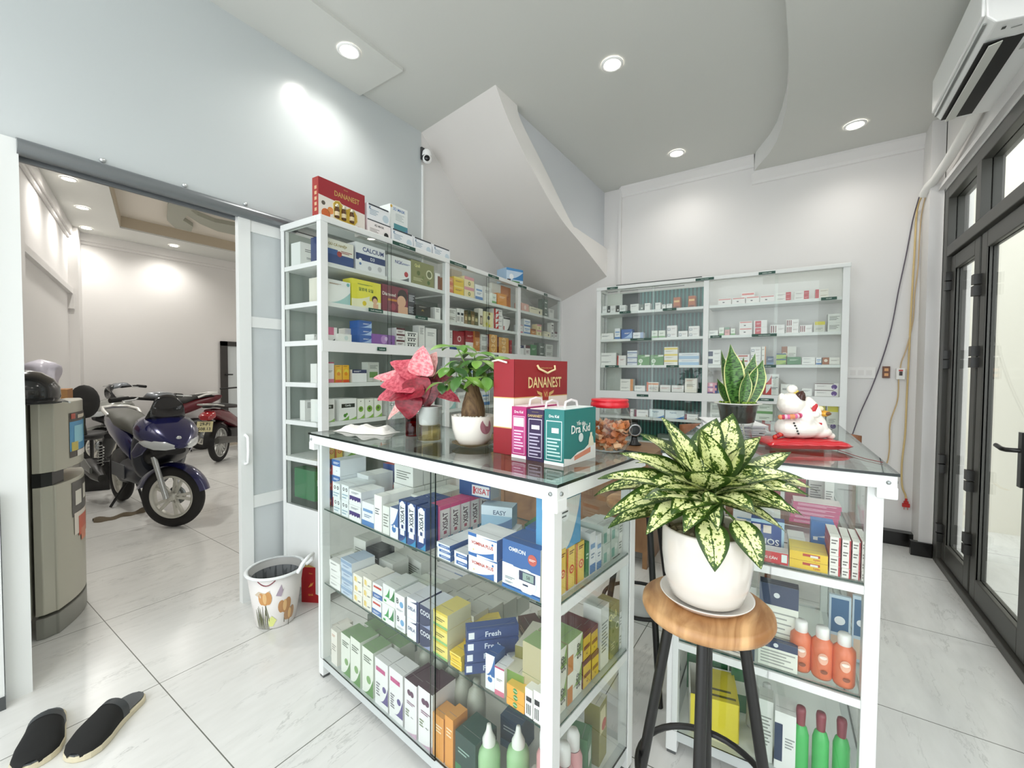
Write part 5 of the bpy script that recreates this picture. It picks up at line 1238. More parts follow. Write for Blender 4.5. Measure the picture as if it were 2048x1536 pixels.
# ================================================================== ON THE COUNTER BEHIND THE STOOL
def cat():
    t = thing('lucky_cat_figurine', 'white ceramic lucky cat with a dark ear reclining on red cushion', 'figurine', (.012, 1.785, ZC+.036), radians(33.9))
    W = M('#efe9e0', .18, coat=.6); b = MB()
    b.ball((0, .0, .034), (.082, .05, .036), W, 20).ball((.055, 0, .022), (.048, .04, .024), W, 16).ball((-.045, 0, .035), (.042, .045, .036), W, 16)
    b.ball((0.0, -.015, .07), (.030, .034, .045), W, 16).ball((-.005, 0, .10), (.034, .034, .04), W, 16).ball((.010, -.02, .05), (.030, .025, .025), W, 14)
    b.ball((-.036, 0, .118), (.044, .042, .040), W, 20).ball((-.012, 0, .125), (.022, .03, .03), W, 14)
    b.ball((.10, -.005, .008), (.016, .015, .012), W, 12).ball((.085, -.005, .016), (.02, .018, .016), W, 12)
    o = b.build('body', t); r = o.modifiers.new('join', 'REMESH'); r.mode = 'VOXEL'; r.voxel_size = .0032; r.use_smooth_shade = True; s = o.modifiers.new('soft', 'SMOOTH'); s.iterations = 6
    def ear(c, s, m, rot, nm):
        MB().lathe([(s, 0), (s*.85, s*.5), (s*.5, s*1.1), (.001, s*1.45)], m, 16, T=TR(*c)@Matrix.Rotation(rot, 4, 'Y')@Matrix.Rotation(.25, 4, 'X')).build(nm, t)
    ear((-.020, -.018, .138), .020, M('#3d211b', .2), .25, 'ear'); ear((-.062, .005, .135), .016, W, -.5, 'ear')
    MB().ball((-.037, -.006, .170), (.018, .015, .014), W, 14).ball((-.026, -.010, .160), (.011, .008, .008), M('#d9c35a', .2), 10).build('bun', t)
    def limb(a, c, r0, r1, red, nm):
        o = MB().tube([a, tuple((Vector(a)+Vector(c))/2+Vector((.004, 0, .003))), c], [r0, (r0+r1)/2, r1], W, 14).ball(a, r0, W, 12).ball(c, r1, W, 12).build(nm, t)
        m = (Vector(a)*.45+Vector(c)*.55); MB().ball(m+Vector((-.002, -r0*.72, .0)), (.009, .005, .017), M('#b81f2a', .25), 12, rot=Matrix.Rotation(-.45, 3, 'Y').transposed()).build('red_sleeve', o)
    limb((.014, -.012, .128), (.040, -.022, .088), .016, .014, 1, 'arm'); limb((.036, -.018, .078), (.062, -.015, .034), .017, .019, 1, 'arm')
    MB().ball((.022, -.036, .084), (.017, .012, .012), W, 12).build('paw', t)
    MB().ball((.074, -.01, .086), (.020, .012, .011), M('#d9a13a', .2, .3), 14).ball((.080, -.018, .086), (.012, .008, .007), M('#6b4620', .3), 10).ball((.058, -.01, .103), (.012, .010, .009), M('#e9d9b0', .25), 12).build('gold_fish', t)
    c = MB()
    for i in range(16):
        a = i/15; x = -.095+.055*a+.02*sin(a*3); z = .004+.062*a; c.ball((x+random.uniform(-.003, .003), -.012, z), .0085, M(random.choice(('#c22f4a', '#d5567a', '#a81f34', '#e39aae', '#c8402f')), .35), 8)
    for i in range(12): a = i/11; c.ball((-.085+.075*a, -.022-.014*sin(a*3), .074+.008*a), .009, M(random.choice(('#e6b3c4', '#d56a94', '#b5264a', '#d98a5a')), .35), 8)
    c.build('flower_garland', t)
    k = MB()
    for i in range(5): k.ball((-.052+.004*i, -.043, .056-.009*i), .0035, M('#2a2a2a'), 8)
    k.build('beads', t)
    # cushion
    b = MB(); n, m_ = 30, 20; vs = []; Lx, Ly = .135, .068
    for sgn in (1, -1):
        for i in range(n):
            for j in range(m_):
                u = -1+2*i/(n-1); v = -1+2*j/(m_-1); e = max(0, 1-abs(u)**5)*max(0, 1-abs(v)**4)
                vs.append((Lx*u*(1-.06*(1-abs(v))), Ly*v*(1-.10*(1-abs(u))), .018+sgn*.0178*e**.38+(.0012*sin(u*17)*cos(v*9) if sgn > 0 else 0)))
    N_ = n*m_; fs = [(i*m_+j, (i+1)*m_+j, (i+1)*m_+j+1, i*m_+j+1) for i in range(n-1) for j in range(m_-1)]
    b.add(vs, fs+[tuple(N_+q for q in f[::-1]) for f in fs], M('#c4121f', .28, coat=.4), True)
    o = b.build('cushion', loc=(.008, 1.785, ZC+.0005), rz=radians(30)); tag(o, 'glossy red cushion under the white cat on the right counter', 'cushion')
cat()
def sheets():
    t = thing('paper_stack', 'stack of white printed papers and plastic sleeves behind the plants', 'papers', (-.235, 2.02, ZC), .25)
    random.seed(5); b = MB()
    for i in range(14):
        a = random.uniform(-.12, .12); T = TR(random.uniform(-.01, .01), random.uniform(-.01, .01), .004*i)@RZ(a); b.box(-.105, .105, -.14, .14, 0, .0035, M(random.choice(('#ecedf0', '#e6e7ea', '#dfe1e8', '#f0f0f0')), .4), T=T)
    b.build('sheets', t)
    MB().box(-.05, .05, -.1405, -.14, .03, .045, M('#4a5590')).build('printed_edge', t)
sheets()
MB_ = MB().tube([(.115, 1.80, ZC+.003), (.14, 1.74, ZC+.003), (.155, 1.70, ZC+.003), (.175, 1.66, ZC+.003), (.21, 1.62, ZC+.003)], .0012, M('#8c3a3a'), 6).build('thin_cord'); tag(MB_, 'thin dull red cord trailing from the cushion on glass', 'cord')

# ================================================================== STOOLS, CHAIRS, DESK
SZ = .026
def stool(label, x, y, a0, group):
    t = thing('bar_stool', label, 'stool', (x, y, 0), a0, group); K = M('#141413', .38)
    pr = [(0, .700), (.128, .700), (.140, .704), (.1445, .714), (.143, .726), (.136, .7315), (0, .7315)]
    pr = [(a, c+SZ) for a, c in pr]; MB().lathe(pr, WOOD, 64).build('seat', t)
    MB().lathe([(.055, .690+SZ), (.105, .690+SZ), (.105, .700+SZ), (.055, .700+SZ)], K, 32).build('mounting_ring', t)
    for k in range(4):
        a = pi/2*k; c, s = cos(a), sin(a)
        MB().tube([(c*.075, s*.075, .698+SZ), (c*.085, s*.085, .66), (c*.185, s*.185, .008), (c*.186, s*.186, .0)], .0125, K, 14).build('leg', t)
    MB().tube([(.150*cos(2*pi*i/40), .150*sin(2*pi*i/40), .325) for i in range(40)], .008, K, 10, closed=True).build('foot_ring', t)
    return t
s1 = stool('round wooden bar stool with black legs carrying the speckled plant', -.170, 1.085, radians(95.6), 'wooden bar stools')
s2 = copy_tree(s1); s2.location = (-.545, 1.80, 0); s2.rotation_euler = (0, 0, .75); s2['label'] = 'second wooden bar stool hidden behind the near counter'
def chair(label, x, y, rz):
    t = thing('wooden_chair', label, 'chair', (x, y, 0), rz, 'brown wooden chairs behind the counters'); Wd = wood('chair_wood', '#6b4026', '#8f5a36', 5)
    MB().box(-.2, .2, -.2, .2, .44, .465, Wd).build('seat', t, bevel=.012)
    for sx in (-1, 1):
        for sy in (-1, 1):
            MB().tube([(sx*.18, sy*.18, .44), (sx*.19, sy*.2, 0)] if sy < 0 else [(sx*.18, .18, .96), (sx*.185, .185, .45), (sx*.19, .22, 0)], .016, Wd, 10).build('leg', t)
    b = MB(); n = 14; vs = []
    for i in range(n+1):
        a = -1+2*i/n; x_ = .215*a; y_ = .20+.05*(1-a*a)
        for z_, q in ((.86, 0), (.86, .018), (1.0-.02*a*a, .018), (1.0-.02*a*a, 0)): vs.append((x_, y_+q, z_))
    b.add(vs, [(4*i+k, 4*(i+1)+k, 4*(i+1)+(k+1) % 4, 4*i+(k+1) % 4) for i in range(n) for k in range(4)]+[(0, 1, 2, 3), (4*n+3, 4*n+2, 4*n+1, 4*n)], Wd, True); b.build('backrest', t)
    return t
ch = chair('brown wooden chair back showing past the right counter edge', .085, 3.05, radians(175))
c2_ = copy_tree(ch); c2_.location = (-.47, 3.02, 0); c2_.rotation_euler = (0, 0, radians(200)); c2_['label'] = 'wooden chair back showing between jar and snake plant'
def desk():
    t = thing('wooden_desk', 'brown wooden desk between the counters and the back cabinet', 'desk', (-1.36, 3.05, 0), .04)
    MB().box(-.62, .56, -.30, .30, .72, .75, DESKW).build('desk_top', t, bevel=.003)
    MB().box(-.58, .52, -.27, -.25, .10, .72, DESKW).build('front_panel', t)
    for x in (-.6, .52): MB().box(x, x+.03, -.28, .28, 0, .72, DESKW).build('side_panel', t)
    MB().box(-.30, -.02, -.285, -.27, .55, .70, DESKW).build('drawer', t)
desk()
def scanner():
    t = thing('barcode_scanner', 'small black barcode scanner with silver ring standing on the desk', 'scanner', (-1.02, 3.18, .751), radians(30)); K = M('#151516', .3)
    MB().lathe([(0, 0), (.05, 0), (.052, .01), (.03, .025), (.022, .06)], K, 24).build('stand', t)
    T = TR(0, 0, .115)@Matrix.Rotation(pi/2, 4, 'X'); MB().lathe([(0, -.03), (.045, -.03), (.052, -.02), (.052, .02), (.047, .028)], K, 32, T=T).build('head', t)
    MB().lathe([(.036, .028), (.047, .028), (.046, .033), (.038, .033)], M('#b9bcbe', .2, .8), 32, T=T).build('ring', t)
    MB().lathe([(0, .026), (.037, .026)], M('#24292c', .1), 32, T=T).build('window', t)
scanner()
b_ = MB().lathe([(0, 0), (.05, 0), (.062, .05), (.075, .12), (.078, .125), (.072, .124), (.06, .05), (0, .006)], M('#dcdedd', .4), 28).build('waste_bin', loc=(-.66, 2.25, 0)); tag(b_, 'small white bin on the floor between the two counters', 'bin')

# ================================================================== FLOOR THINGS
def bin_():
    t = thing('waste_basket', 'white waste basket printed with orange tulips beside the sliding door', 'waste basket', (-2.232, 1.125, 0), -.35)
    r0, r1, h = .092, .130, .275; R = lambda z: r0+(r1-r0)*z/h
    W = M('#e3e0dc', .45)
    MB().lathe([(0, .002), (r0-.004, .002), (r0, .006), (R(.1)+.001, .1), (r1, h), (r1-.004, h), (r0-.004, .01), (0, .008)], W, 48).build('body', t)
    MB().lathe([(r1-.002, h-.008), (r1+.010, h-.006), (r1+.012, h+.002), (r1+.002, h+.006), (r1-.006, h)], M('#e9ecec', .35), 48).build('rim', t)
    MB().tube([(r1+.008, -.045, h-.005), (r1+.035, -.05, h+.045), (r1+.05, -.02, h+.065), (r1+.05, .03, h+.06), (r1+.035, .055, h+.02), (r1+.005, .05, h-.005)], .009, M('#f0f2f2', .35), 12, T=RZ(.95)).build('handle', t)
    liner = thin_glass('bag_film', (.74, .75, .75), .5, .25); b = MB(); n = 60; vs = []
    for k, z in enumerate((h+.008, h-.005, .20, .12, .05)):
        for i in range(n): a = 2*pi*i/n; q = (r1-.004 if k == 0 else R(z)-.008)*(1-.03*abs(sin(a*7+k))-.02*abs(sin(a*13))); vs.append((q*cos(a), q*sin(a), z))
    b.add(vs, [(k*n+i, k*n+(i+1) % n, (k+1)*n+(i+1) % n, (k+1)*n+i) for k in range(4) for i in range(n)], liner, True); b.build('liner_bag', t)
    MB().lathe([(0, .02), (r0-.012, .02), (R(.15)-.012, .15), (R(.24)-.012, .24)], M('#75787a', .5), 40).build('inner_wall', t)
    p = MB()
    def dec(pts, c, o=.0026): p.add([((R(z)+o)*cos(a), (R(z)+o)*sin(a), z) for a, z in pts], [tuple(range(len(pts)))], M(c, .45))
    def tulip(a, z, s, c):
        for k_, (da, dz, w_, h_, cc) in enumerate(((-.10, .022, .10, .024, c), (.10, .024, .10, .026, c), (0, .018, .13, .022, c), (0, .024, .06, .022, '#d9b27c'))): dec([(a+s*(da+w_*cos(i*pi/7)), z+s*(dz+h_*sin(i*pi/7))) for i in range(14)], cc, .0026+.0004*k_)
        dec([(a-.015, z-.06), (a+.02, z-.06), (a+.015, z), (a-.01, z)], '#4a4d35', .0024)
    A0 = -.42
    tulip(A0-.12, .140, 1.35, '#c8935a'); tulip(A0+.66, .085, 1.4, '#b98a5c'); tulip(A0+.90, .035, 1.3, '#b58f6a'); dec([(A0-.02, .02), (A0-.05, .055), (A0+.12, .075), (A0+.32, .05), (A0+.15, .018)], '#d6dc8a')
    dec([(A0-.55, .19), (A0-.35, .21), (A0-.1, .2), (A0+.1, .215), (A0+.05, .19), (A0-.3, .175)], '#cfc0aa'); dec([(A0+.3, .18), (A0+.5, .235), (A0+.56, .20), (A0+.62, .215), (A0+.5, .17)], '#a89aa8')
    for i in range(9):
        a = A0-.62+.07*i; dec([(a, .004), (a+.03*sin(i), .06), (a+.05*sin(i*1.3), .11+.01*(i % 3)), (a+.012+.05*sin(i*1.3), .11+.01*(i % 3)), (a+.045+.03*sin(i), .06), (a+.022, .004)], '#4a4d35' if i % 2 else '#6b6f4a', .0022)
    p.build('tulip_print', t)
    MB().tube([(R(.25)*cos(A0-.35+.08*i)*1.012, R(.25)*sin(A0-.35+.08*i)*1.012, .262-.022*sin(i*pi/8)) for i in range(9)], .0025, M('#7d2f3a'), 6).build('drawstring', t)
bin_()
t = thing('gift_carton', 'small bright red carton with gold print behind the waste basket', 'carton', (-2.285, 1.292, 0), radians(28))
b = MB().box(0, .11, 0, .075, 0, .20, M('#a81820', .35), mats=dict(l=M('#6f1014'), t=M('#b58a3a'))).text('QUÀ', .055, .045, .014, M('#dca04a'), y=-.0006, squash=1).text('Thien', .055, .165, .007, M('#dca04a'), y=-.0006)
b.add([(.04+x*.001, -.0006, .085+z*.001) for x, z in ((0, 0), (8, 12), (20, 30), (18, 20), (32, 32), (24, 12), (10, 4))], [tuple(range(7))], M('#dca04a')); b.build('carton', t)
def swid(u):
    K = ((0, 0), (.02, .022), (.07, .036), (.15, .043), (.3, .044), (.5, .049), (.7, .058), (.85, .055), (.94, .041), (.98, .023), (1, 0))
    for (a, p_), (c, q) in zip(K, K[1:]):
        if u <= c: return p_+(q-p_)*(u-a)/(c-a)
    return 0
def slipper(label, x, y, rz, mir):
    t = thing('slipper', label, 'slipper', (x, y, 0), rz, 'pair of black slip-on slippers'); L = .285
    def outline(k, off=0):
        pts = []
        for i in range(40):
            a = 2*pi*i/40; u = (1-cos(a))/2; sgn = 1 if a < pi else -1
            wdt = swid(u)
            pts.append((L*u, sgn*(wdt+off)+mir*.010*sin(pi*u)))
        return pts
    o1 = outline(0, .004); MB().prism(o1, .0, .022, M('#cfc6ab', .7)).build('sole', t, bevel=.004)
    MB().prism(outline(0, -.003), .022, .027, M('#4e5254', .5)).build('insole', t)
    b = MB(); n, m_ = 16, 14; vs = []
    for i in range(n+1):
        u = .40+.60*i/n; xx = L*min(u, .995); uu = min(u, .985); w_ = swid(uu)+.001; hgt = .046*(1-((u-.40)/.60)**1.5)+.016
        for j in range(m_+1): a = pi*j/m_; vs.append((xx, w_*cos(a)+mir*.010*sin(pi*uu), .018+hgt*sin(a)**.7))
    b.add(vs, [(i*(m_+1)+j, (i+1)*(m_+1)+j, (i+1)*(m_+1)+j+1, i*(m_+1)+j+1) for i in range(n) for j in range(m_)], M('#191918', .9), True); b.build('upper', t)
    band = [(vs[j][0]-.0, vs[j][1]*1.03, vs[j][2]+.001) for j in range(m_+1)]; b2 = MB(); q = [(x_+dx, y_, z_) for dx in (-.012, .016) for x_, y_, z_ in band]
    b2.add(q, [(j, j+1, m_+1+j+1, m_+1+j) for j in range(m_)], M('#3b3e40', .5), True); b2.build('opening_band', t)
    return t
slipper('black slipper with grey heel nearer the door post', -2.30, .325, radians(-17), 1)
slipper('black slipper with grey heel nearer the open floor', -2.135, .545, radians(-50), -1)

# ================================================================== WALL THINGS
def aircon():
    t = thing('air_conditioner', 'white wall air conditioner above the glass doors', 'air conditioner', (XR, 2.52, 2.70)); W = M('#f0f1ef', .3)
    L = .80; pr = [(0, .0), (-.10, .0), (-.185, .012), (-.212, .045), (-.218, .15), (-.20, .27), (-.15, .295), (0, .30)]
    b = MB(); vs = [(x, 0, z) for x, z in pr]+[(x, L, z) for x, z in pr]; n = len(pr)
    b.add(vs, [(i, i+n, i+n+1, i+1) for i in range(n-1)]+[tuple(range(n)), tuple(range(2*n-1, n-1, -1))], W)
    b.build('casing', t, bevel=.006)
    MB().box(-.224, -.2125, .01, L-.01, .055, .235, M('#f6f7f5', .25)).build('front_panel', t, bevel=.005)
    MB().box(-.19, -.07, .12, L-.03, -.0015, .004, M('#141513', .5)).build('air_outlet', t)
    MB().add([(-.175, .12, -.012), (-.135, .12, -.004), (-.135, L-.03, -.004), (-.175, L-.03, -.012), (-.173, .12, -.015), (-.133, .12, -.007), (-.133, L-.03, -.007), (-.173, L-.03, -.015)], [(0, 1, 2, 3), (7, 6, 5, 4), (0, 4, 5, 1), (2, 6, 7, 3), (1, 5, 6, 2), (3, 7, 4, 0)], M('#dcddd6', .35)).build('louvre', t)
    MB().box(-.214, -.205, .03, L-.02, .03, .036, M('#8b8e8b')).build('seam', t)
    k = MB(); T = TR(-.11, .06, -.0012)@RZ(pi/2)@Matrix.Rotation(pi/2, 4, 'X')
    k.box(-.16, -.148, .03, .045, -.0016, 0, M('#4a4c4a')).box(-.13, -.10, .05, .055, -.0016, 0, M('#8d908d')).box(-.06, -.03, .10, .16, -.0016, 0, M('#a9aca6')).box(-.055, -.035, .18, .24, -.0016, 0, M('#b5b8b2'))
    k.build('rating_labels', t)
aircon()
pc = MB().tube([(XR-.035, 3.32, 2.735), (XR-.038, 3.55, 2.705), (XR-.045, 3.85, 2.67), (XR-.055, 4.08, 2.645), (.735, 4.16, 2.625), (.728, 4.24, 2.60)], .027, M('#e9e8e4', .45), 18).build('refrigerant_pipe'); tag(pc, 'white wrapped pipe running from the air conditioner to the corner', 'pipe')
def cable(name, pts, r, c, label):
    o = MB().tube(smooth(pts), r, M(c, .5), 8).build(name); tag(o, label, 'cable'); return o
def smooth(p, k=6):
    p = [Vector(q) for q in p]; out = []
    for i in range(len(p)-1):
        a, b_, c_, d = p[max(i-1, 0)], p[i], p[i+1], p[min(i+2, len(p)-1)]
        for j in range(k): t_ = j/k; out.append(.5*((2*b_)+(c_-a)*t_+(2*a-5*b_+4*c_-d)*t_*t_+(3*b_-a-3*c_+d)*t_**3))
    return out+[p[-1]]
yw = YB-.012
cable('power_cable', [(.722, 4.24, 2.60), (.712, yw, 2.52), (.706, yw, 2.2), (.70, yw, 1.9), (.695, yw, 1.5), (.69, yw, 1.1), (.688, yw, .85), (.675, yw, .62), (.68, yw, .45), (.70, yw, .38), (.705, yw, .345)], .006, '#d9bf86', 'pale yellow cable hanging down the wall to the red plug')
cable('power_cable', [(.735, 4.22, 2.59), (.735, yw, 2.45), (.728, yw, 2.1), (.715, yw, 1.9), (.71, yw, 1.7), (.68, yw-.002, 1.5), (.655, yw, 1.40), (.648, yw, 1.345)], .004, '#c9b088', 'thin beige cable running from the corner to the white switch')
cable('power_cable', [(.640, yw, 1.27), (.638, yw, 1.1), (.60, yw, .92), (.60, yw, .72), (.585, yw, .6), (.53, yw, .52), (.48, yw, .50)], .004, '#cdb07e', 'beige cable curling down below the white switch')
cable('power_cable', [(.705, 4.25, 2.59), (.690, yw, 2.45), (.66, yw, 2.2), (.625, yw, 1.95), (.58, yw, 1.6), (.50, yw, 1.25), (.42, yw-.02, 1.0), (.38, yw-.05, .86), (.36, yw-.1, .8)], .004, '#5d5560', 'dark grey cable slanting across the wall behind the counter')
def plug():
    t = thing('power_plug', 'red power plug hanging at the end of the yellow cable', 'plug', (.705, yw-.002, .275)); R_ = M('#c0231f', .4)
    MB().box(-.022, .022, -.012, .008, .012, .04, R_).box(-.014, .014, -.010, .006, .04, .058, R_).box(-.007, .007, -.008, .004, .058, .078, R_).build('plug_body', t, bevel=.003)
    for x in (-.010, .010): MB().box(x-.002, x+.002, -.004, .0, -.008, .013, M('#c46a5a', .3, .6)).build('prong', t)
plug()
t = thing('circuit_switch', 'white circuit breaker box where the beige cables meet', 'switch', (.648, YB-.001, 1.30)); MB().box(-.026, .026, -.035, 0, -.04, .045, M('#ecebe6', .35)).build('casing', t, bevel=.003); MB().box(-.009, .009, -.042, -.034, -.01, .02, M('#3a2f2a')).build('toggle', t); MB().box(-.012, .012, -.0365, -.035, .022, .034, M('#c0392b')).build('mark', t)
t = thing('junction_plate', 'brown socket plate left of the white breaker box', 'socket', (.567, YB-.001, 1.315)); MB().box(-.022, .022, -.02, 0, -.045, .045, M('#6a3f28', .4)).build('plate', t, bevel=.002); MB().box(-.012, .012, -.022, -.019, .008, .03, M('#d9a06a')).box(-.012, .012, -.022, -.019, -.03, -.008, M('#d9a06a')).build('insert', t)
t = thing('wall_socket', 'white double wall socket plate behind the slanting cable', 'socket', (.415, YB-.001, 1.31)); MB().box(-.09, .09, -.01, 0, -.045, .045, M('#e9e7e4', .35)).build('plate', t, bevel=.003)
for x in (-.05, 0, .05): MB().box(x-.018, x+.018, -.012, -.009, -.02, .02, M('#dedbd8', .35)).build('insert', t)
def cctv():
    t = thing('security_camera', 'white round security camera high on the end of the partition', 'camera', (XW+.004, 2.475, 3.02)); W = M('#f2f2f0', .25)
    MB().box(-.003, .012, -.025, .025, -.02, .075, M('#3a3b3c')).build('bracket', t)
    MB().lathe([(0, .055), (.020, .052), (.034, .035), (.038, .01), (.034, 0)], W, 28, T=TR(.045, 0, 0)).build('dome', t)
    MB().ball((.05, 0, -.022), .038, W, 24).build('head', t)
    d = Vector((.62, -.72, -.25)).normalized(); q = d.to_track_quat('Z', 'Y').to_matrix().to_4x4()
    MB().lathe([(.0, .012), (.014, .011), (.021, .006), (.0225, 0)], M('#101112', .1), 24, T=TR(*(Vector((.05, 0, -.022))+d*.031))@q).build('lens', t)
cctv()
cd_ = MB().box(XW-.002, XW+.012, 2.462, 2.478, 2.0, 2.96, M('#eef0ef', .4)).build('cable_duct', bevel=.002); tag(cd_, 'slim white cable duct running down below the security camera', 'cable duct')

# ================================================================== FRIDGE CORNER
def fridge():
    s = Vector((-.92, .39, 0)).normalized(); ang = atan2(-s.y, -s.x)   # local -x runs away along the door
    t = thing('refrigerator', 'silver grey two-door refrigerator behind the door post', 'refrigerator', (-2.985, .385, 0), ang); S = M('#b5b3a4', .32, .25); S2 = M('#a5a497', .35, .2)
    Wf, H = .50, 1.135
    MB().box(-Wf, 0, -.34, -.012, .10, H, S2).build('body', t, bevel=.008)
    def bul(d, n=14, off=0): return [(0, 0), (0, d*.35)]+[(-Wf*i/n, d+.05*sin(pi*i/n)+off if 0 < i < n else d*.8) for i in range(0, n+1)][0:]+[(-Wf, 0)]
    def slab(nm, z0, z1, d, m, par=t, x=0): 
        pts = [(0, 0), (-.002, .03), (-.03, .062)]+[(-Wf*i/12, .062+.05*sin(pi*(i/12))) for i in range(1, 12)]+[(-Wf, .06), (-Wf, 0)]; pts = pts[:3]+[(-Wf*i/48, .062+.05*sin(pi*(i/48))) for i in range(3, 48)]+pts[-2:]
        return MB().prism(pts, z0, z1, m).build(nm, par, bevel=.004)
    up = slab('door', .80, H, .05, S); lo = slab('door', .115, .735, .05, S)
    MB().prism([(.001, 0), (0, .03), (-.03, .060), (-.12, .078), (-.15, .03), (-.12, 0)], .735, .80, M('#141412', .3)).build('handle_recess', t)
    slab('base_plinth', 0, .10, .05, M('#87877f', .4))
    F = lambda u: .0625+.05*sin(pi*(u/Wf))
    def poster(nm, u0, u1, z0, z1, par, parts):
        b = MB(); n = 8
        def q(a, c, e, g, col, o):
            vs = []
            for i in range(n+1): u = a+(c-a)*i/n; vs += [(-u, F(u)+o, e), (-u, F(u)+o, g)]
            b.add(vs, [(2*i, 2*i+1, 2*i+3, 2*i+2) for i in range(n)], M(col, .3), True)
        for a, e, c, g, col, o in parts: q(u0+(u1-u0)*a, u0+(u1-u0)*c, z0+(z1-z0)*e, z0+(z1-z0)*g, col, .0015+o*.0006)
        b.build(nm, par)
    poster('energy_sticker', .13, .40, .845, 1.075, up, [(0, 0, 1, 1, '#3a3128', 0), (0, .14, 1, .80, '#3f93c2', 1), (.15, .3, .6, .7, '#8fd0e2', 2), (.75, .4, 1, .85, '#6fa36a', 2), (.05, .14, .3, .34, '#c9b84a', 2), (.25, .0, 1, .13, '#e6e2da', 2), (.3, .86, .8, .94, '#d9cdb8', 2), (.05, .86, .2, .98, '#b5462f', 2)])
    poster('food_sticker', .14, .42, .39, .715, lo, [(0, .45, 1, 1, '#3d3a34', 0), (.1, .62, .35, .85, '#dcd9cc', 1), (.45, .66, .7, .9, '#dcd9cc', 1), (.75, .5, .95, .65, '#c9b06a', 1), (.05, .15, .8, .5, '#dfd5c8', 1), (.2, .1, .7, .42, '#c8522f', 2), (.3, .0, .6, .2, '#d98a6a', 2), (.7, .25, .85, .45, '#8a9a4a', 2)])
fridge()
def helmet():
    t = thing('motorbike_helmet', 'glossy black motorbike helmet on top of the refrigerator', 'helmet', (-3.0, .36, 1.137), radians(20)); K = M('#121212', .18, coat=.5)
    MB().lathe([(.120, .0), (.130, .03), (.128, .075), (.108, .115), (.07, .145), (.03, .156), (0, .158)], K, 36).build('shell', t)
    MB().lathe([(.118, 0), (.132, -.0), (.132, .012), (.120, .012)], M('#2b2b2b', .5), 36).build('rim', t)
    MB().add([(.10*cos(a)+.0, .10*sin(a), .035) for a in (-.7, -.35, 0, .35, .7)]+[(.185*cos(a*.7), .175*sin(a*.7), .012) for a in (-.7, -.35, 0, .35, .7)], [(i, i+1, i+6, i+5) for i in range(4)], K, True).build('peak', t)
    MB().tube([(.05, .10, .01), (.10, .12, .004), (.16, .09, .004)], .005, M('#c9ccc8', .4), 6).build('chin_strap', t)
helmet()
t = thing('storage_cupboard', 'white cupboard mostly hidden behind the refrigerator, carrying boxes', 'cupboard', (-4.92, .66, 0), radians(-16)); MB().box(-.25, .20, -.12, .22, 0, .90, M('#c9c6be', .5)).build('body', t, bevel=.005); MB().box(-.24, .19, -.13, -.12, .05, .86, M('#d2cfc8', .45)).build('door', t)
t = thing('cardboard_box', 'brown cardboard box on the hidden cupboard', 'cardboard box', (-4.86, .735, .901), radians(-16)); MB().box(-.15, .13, -.11, .11, 0, .24, M('#a8733f', .7), mats=dict(r=M('#b98a58', .7), t=M('#b98450', .7))).build('carton', t); MB().box(-.151, .131, -.02, .02, .2395, .2408, M('#c9a87a', .4)).build('tape', t)
def bagwhite():
    b = MB(); random.seed(11); n, k = 28, 10; vs = []
    for i in range(k+1):
        z = i/k
        for j in range(n):
            a = 2*pi*j/n; r = (.125+.02*sin(3*a+z*4)+.012*sin(7*a-z*6))*(1 if z < .8 else 1-.9*((z-.8)/.2)**1.6)*(1 if z > .1 else .9); vs.append((r*1.12*cos(a), r*.8*sin(a), z*.23))
    b.add(vs, [(i*n+j, i*n+(j+1) % n, (i+1)*n+(j+1) % n, (i+1)*n+j) for i in range(k) for j in range(n)]+[tuple(range(n))[::-1], tuple(k*n+j for j in range(n))], M('#c6c3cf', .35), True)
    o = b.build('plastic_bag', loc=(-4.88, .69, 1.142)); tag(o, 'lilac white plastic bag resting on the cardboard box', 'plastic bag')
bagwhite()
def swivel():
    t = thing('office_chair', 'black swivel office chair behind the refrigerator', 'office chair', (-6.85, 1.36, 0), radians(150)); t.scale = (.72, .72, 1.12); K = M('#1b1b1a', .5)
    for i in range(5):
        a = 2*pi*i/5; MB().tube([(0, 0, .09), (.24*cos(a), .24*sin(a), .06)], [.022, .014], K, 8).ball((.25*cos(a), .25*sin(a), .027), .027, K, 10).build('base_leg', t)
    MB().tube([(0, 0, .08), (0, 0, .42)], .024, K, 12).build('gas_lift', t)
    MB().ball((0, 0, .47), (.24, .23, .05), K, 20).build('seat', t)
    MB().ball((-.22, 0, .83), (.05, .19, .17), K, 20).build('backrest', t)
    MB().tube([(-.18, 0, .46), (-.25, 0, .6), (-.24, 0, .8)], .02, K, 8).build('back_strut', t)
    for s in (-1, 1): MB().tube([(-.14, s*.24, .68), (.02, s*.27, .70), (.14, s*.25, .69), (.15, s*.22, .66), (0, s*.23, .65), (-.14, s*.22, .66)], .014, K, 8, closed=True).tube([(0, s*.24, .66), (0, s*.20, .46)], .014, K, 8).build('armrest', t)
swivel()
t = thing('equipment_case', 'black case with glossy side on the parking room floor', 'case', (-6.25, 1.12, 0), radians(62)); MB().box(0, .26, 0, .2, 0, .31, M('#101010', .2)).build('body', t, bevel=.01); MB().tube([(.05, .1, .31), (.06, .1, .335), (.20, .1, .335), (.21, .1, .31)], .008, M('#1c1c1c'), 6).build('handle', t)
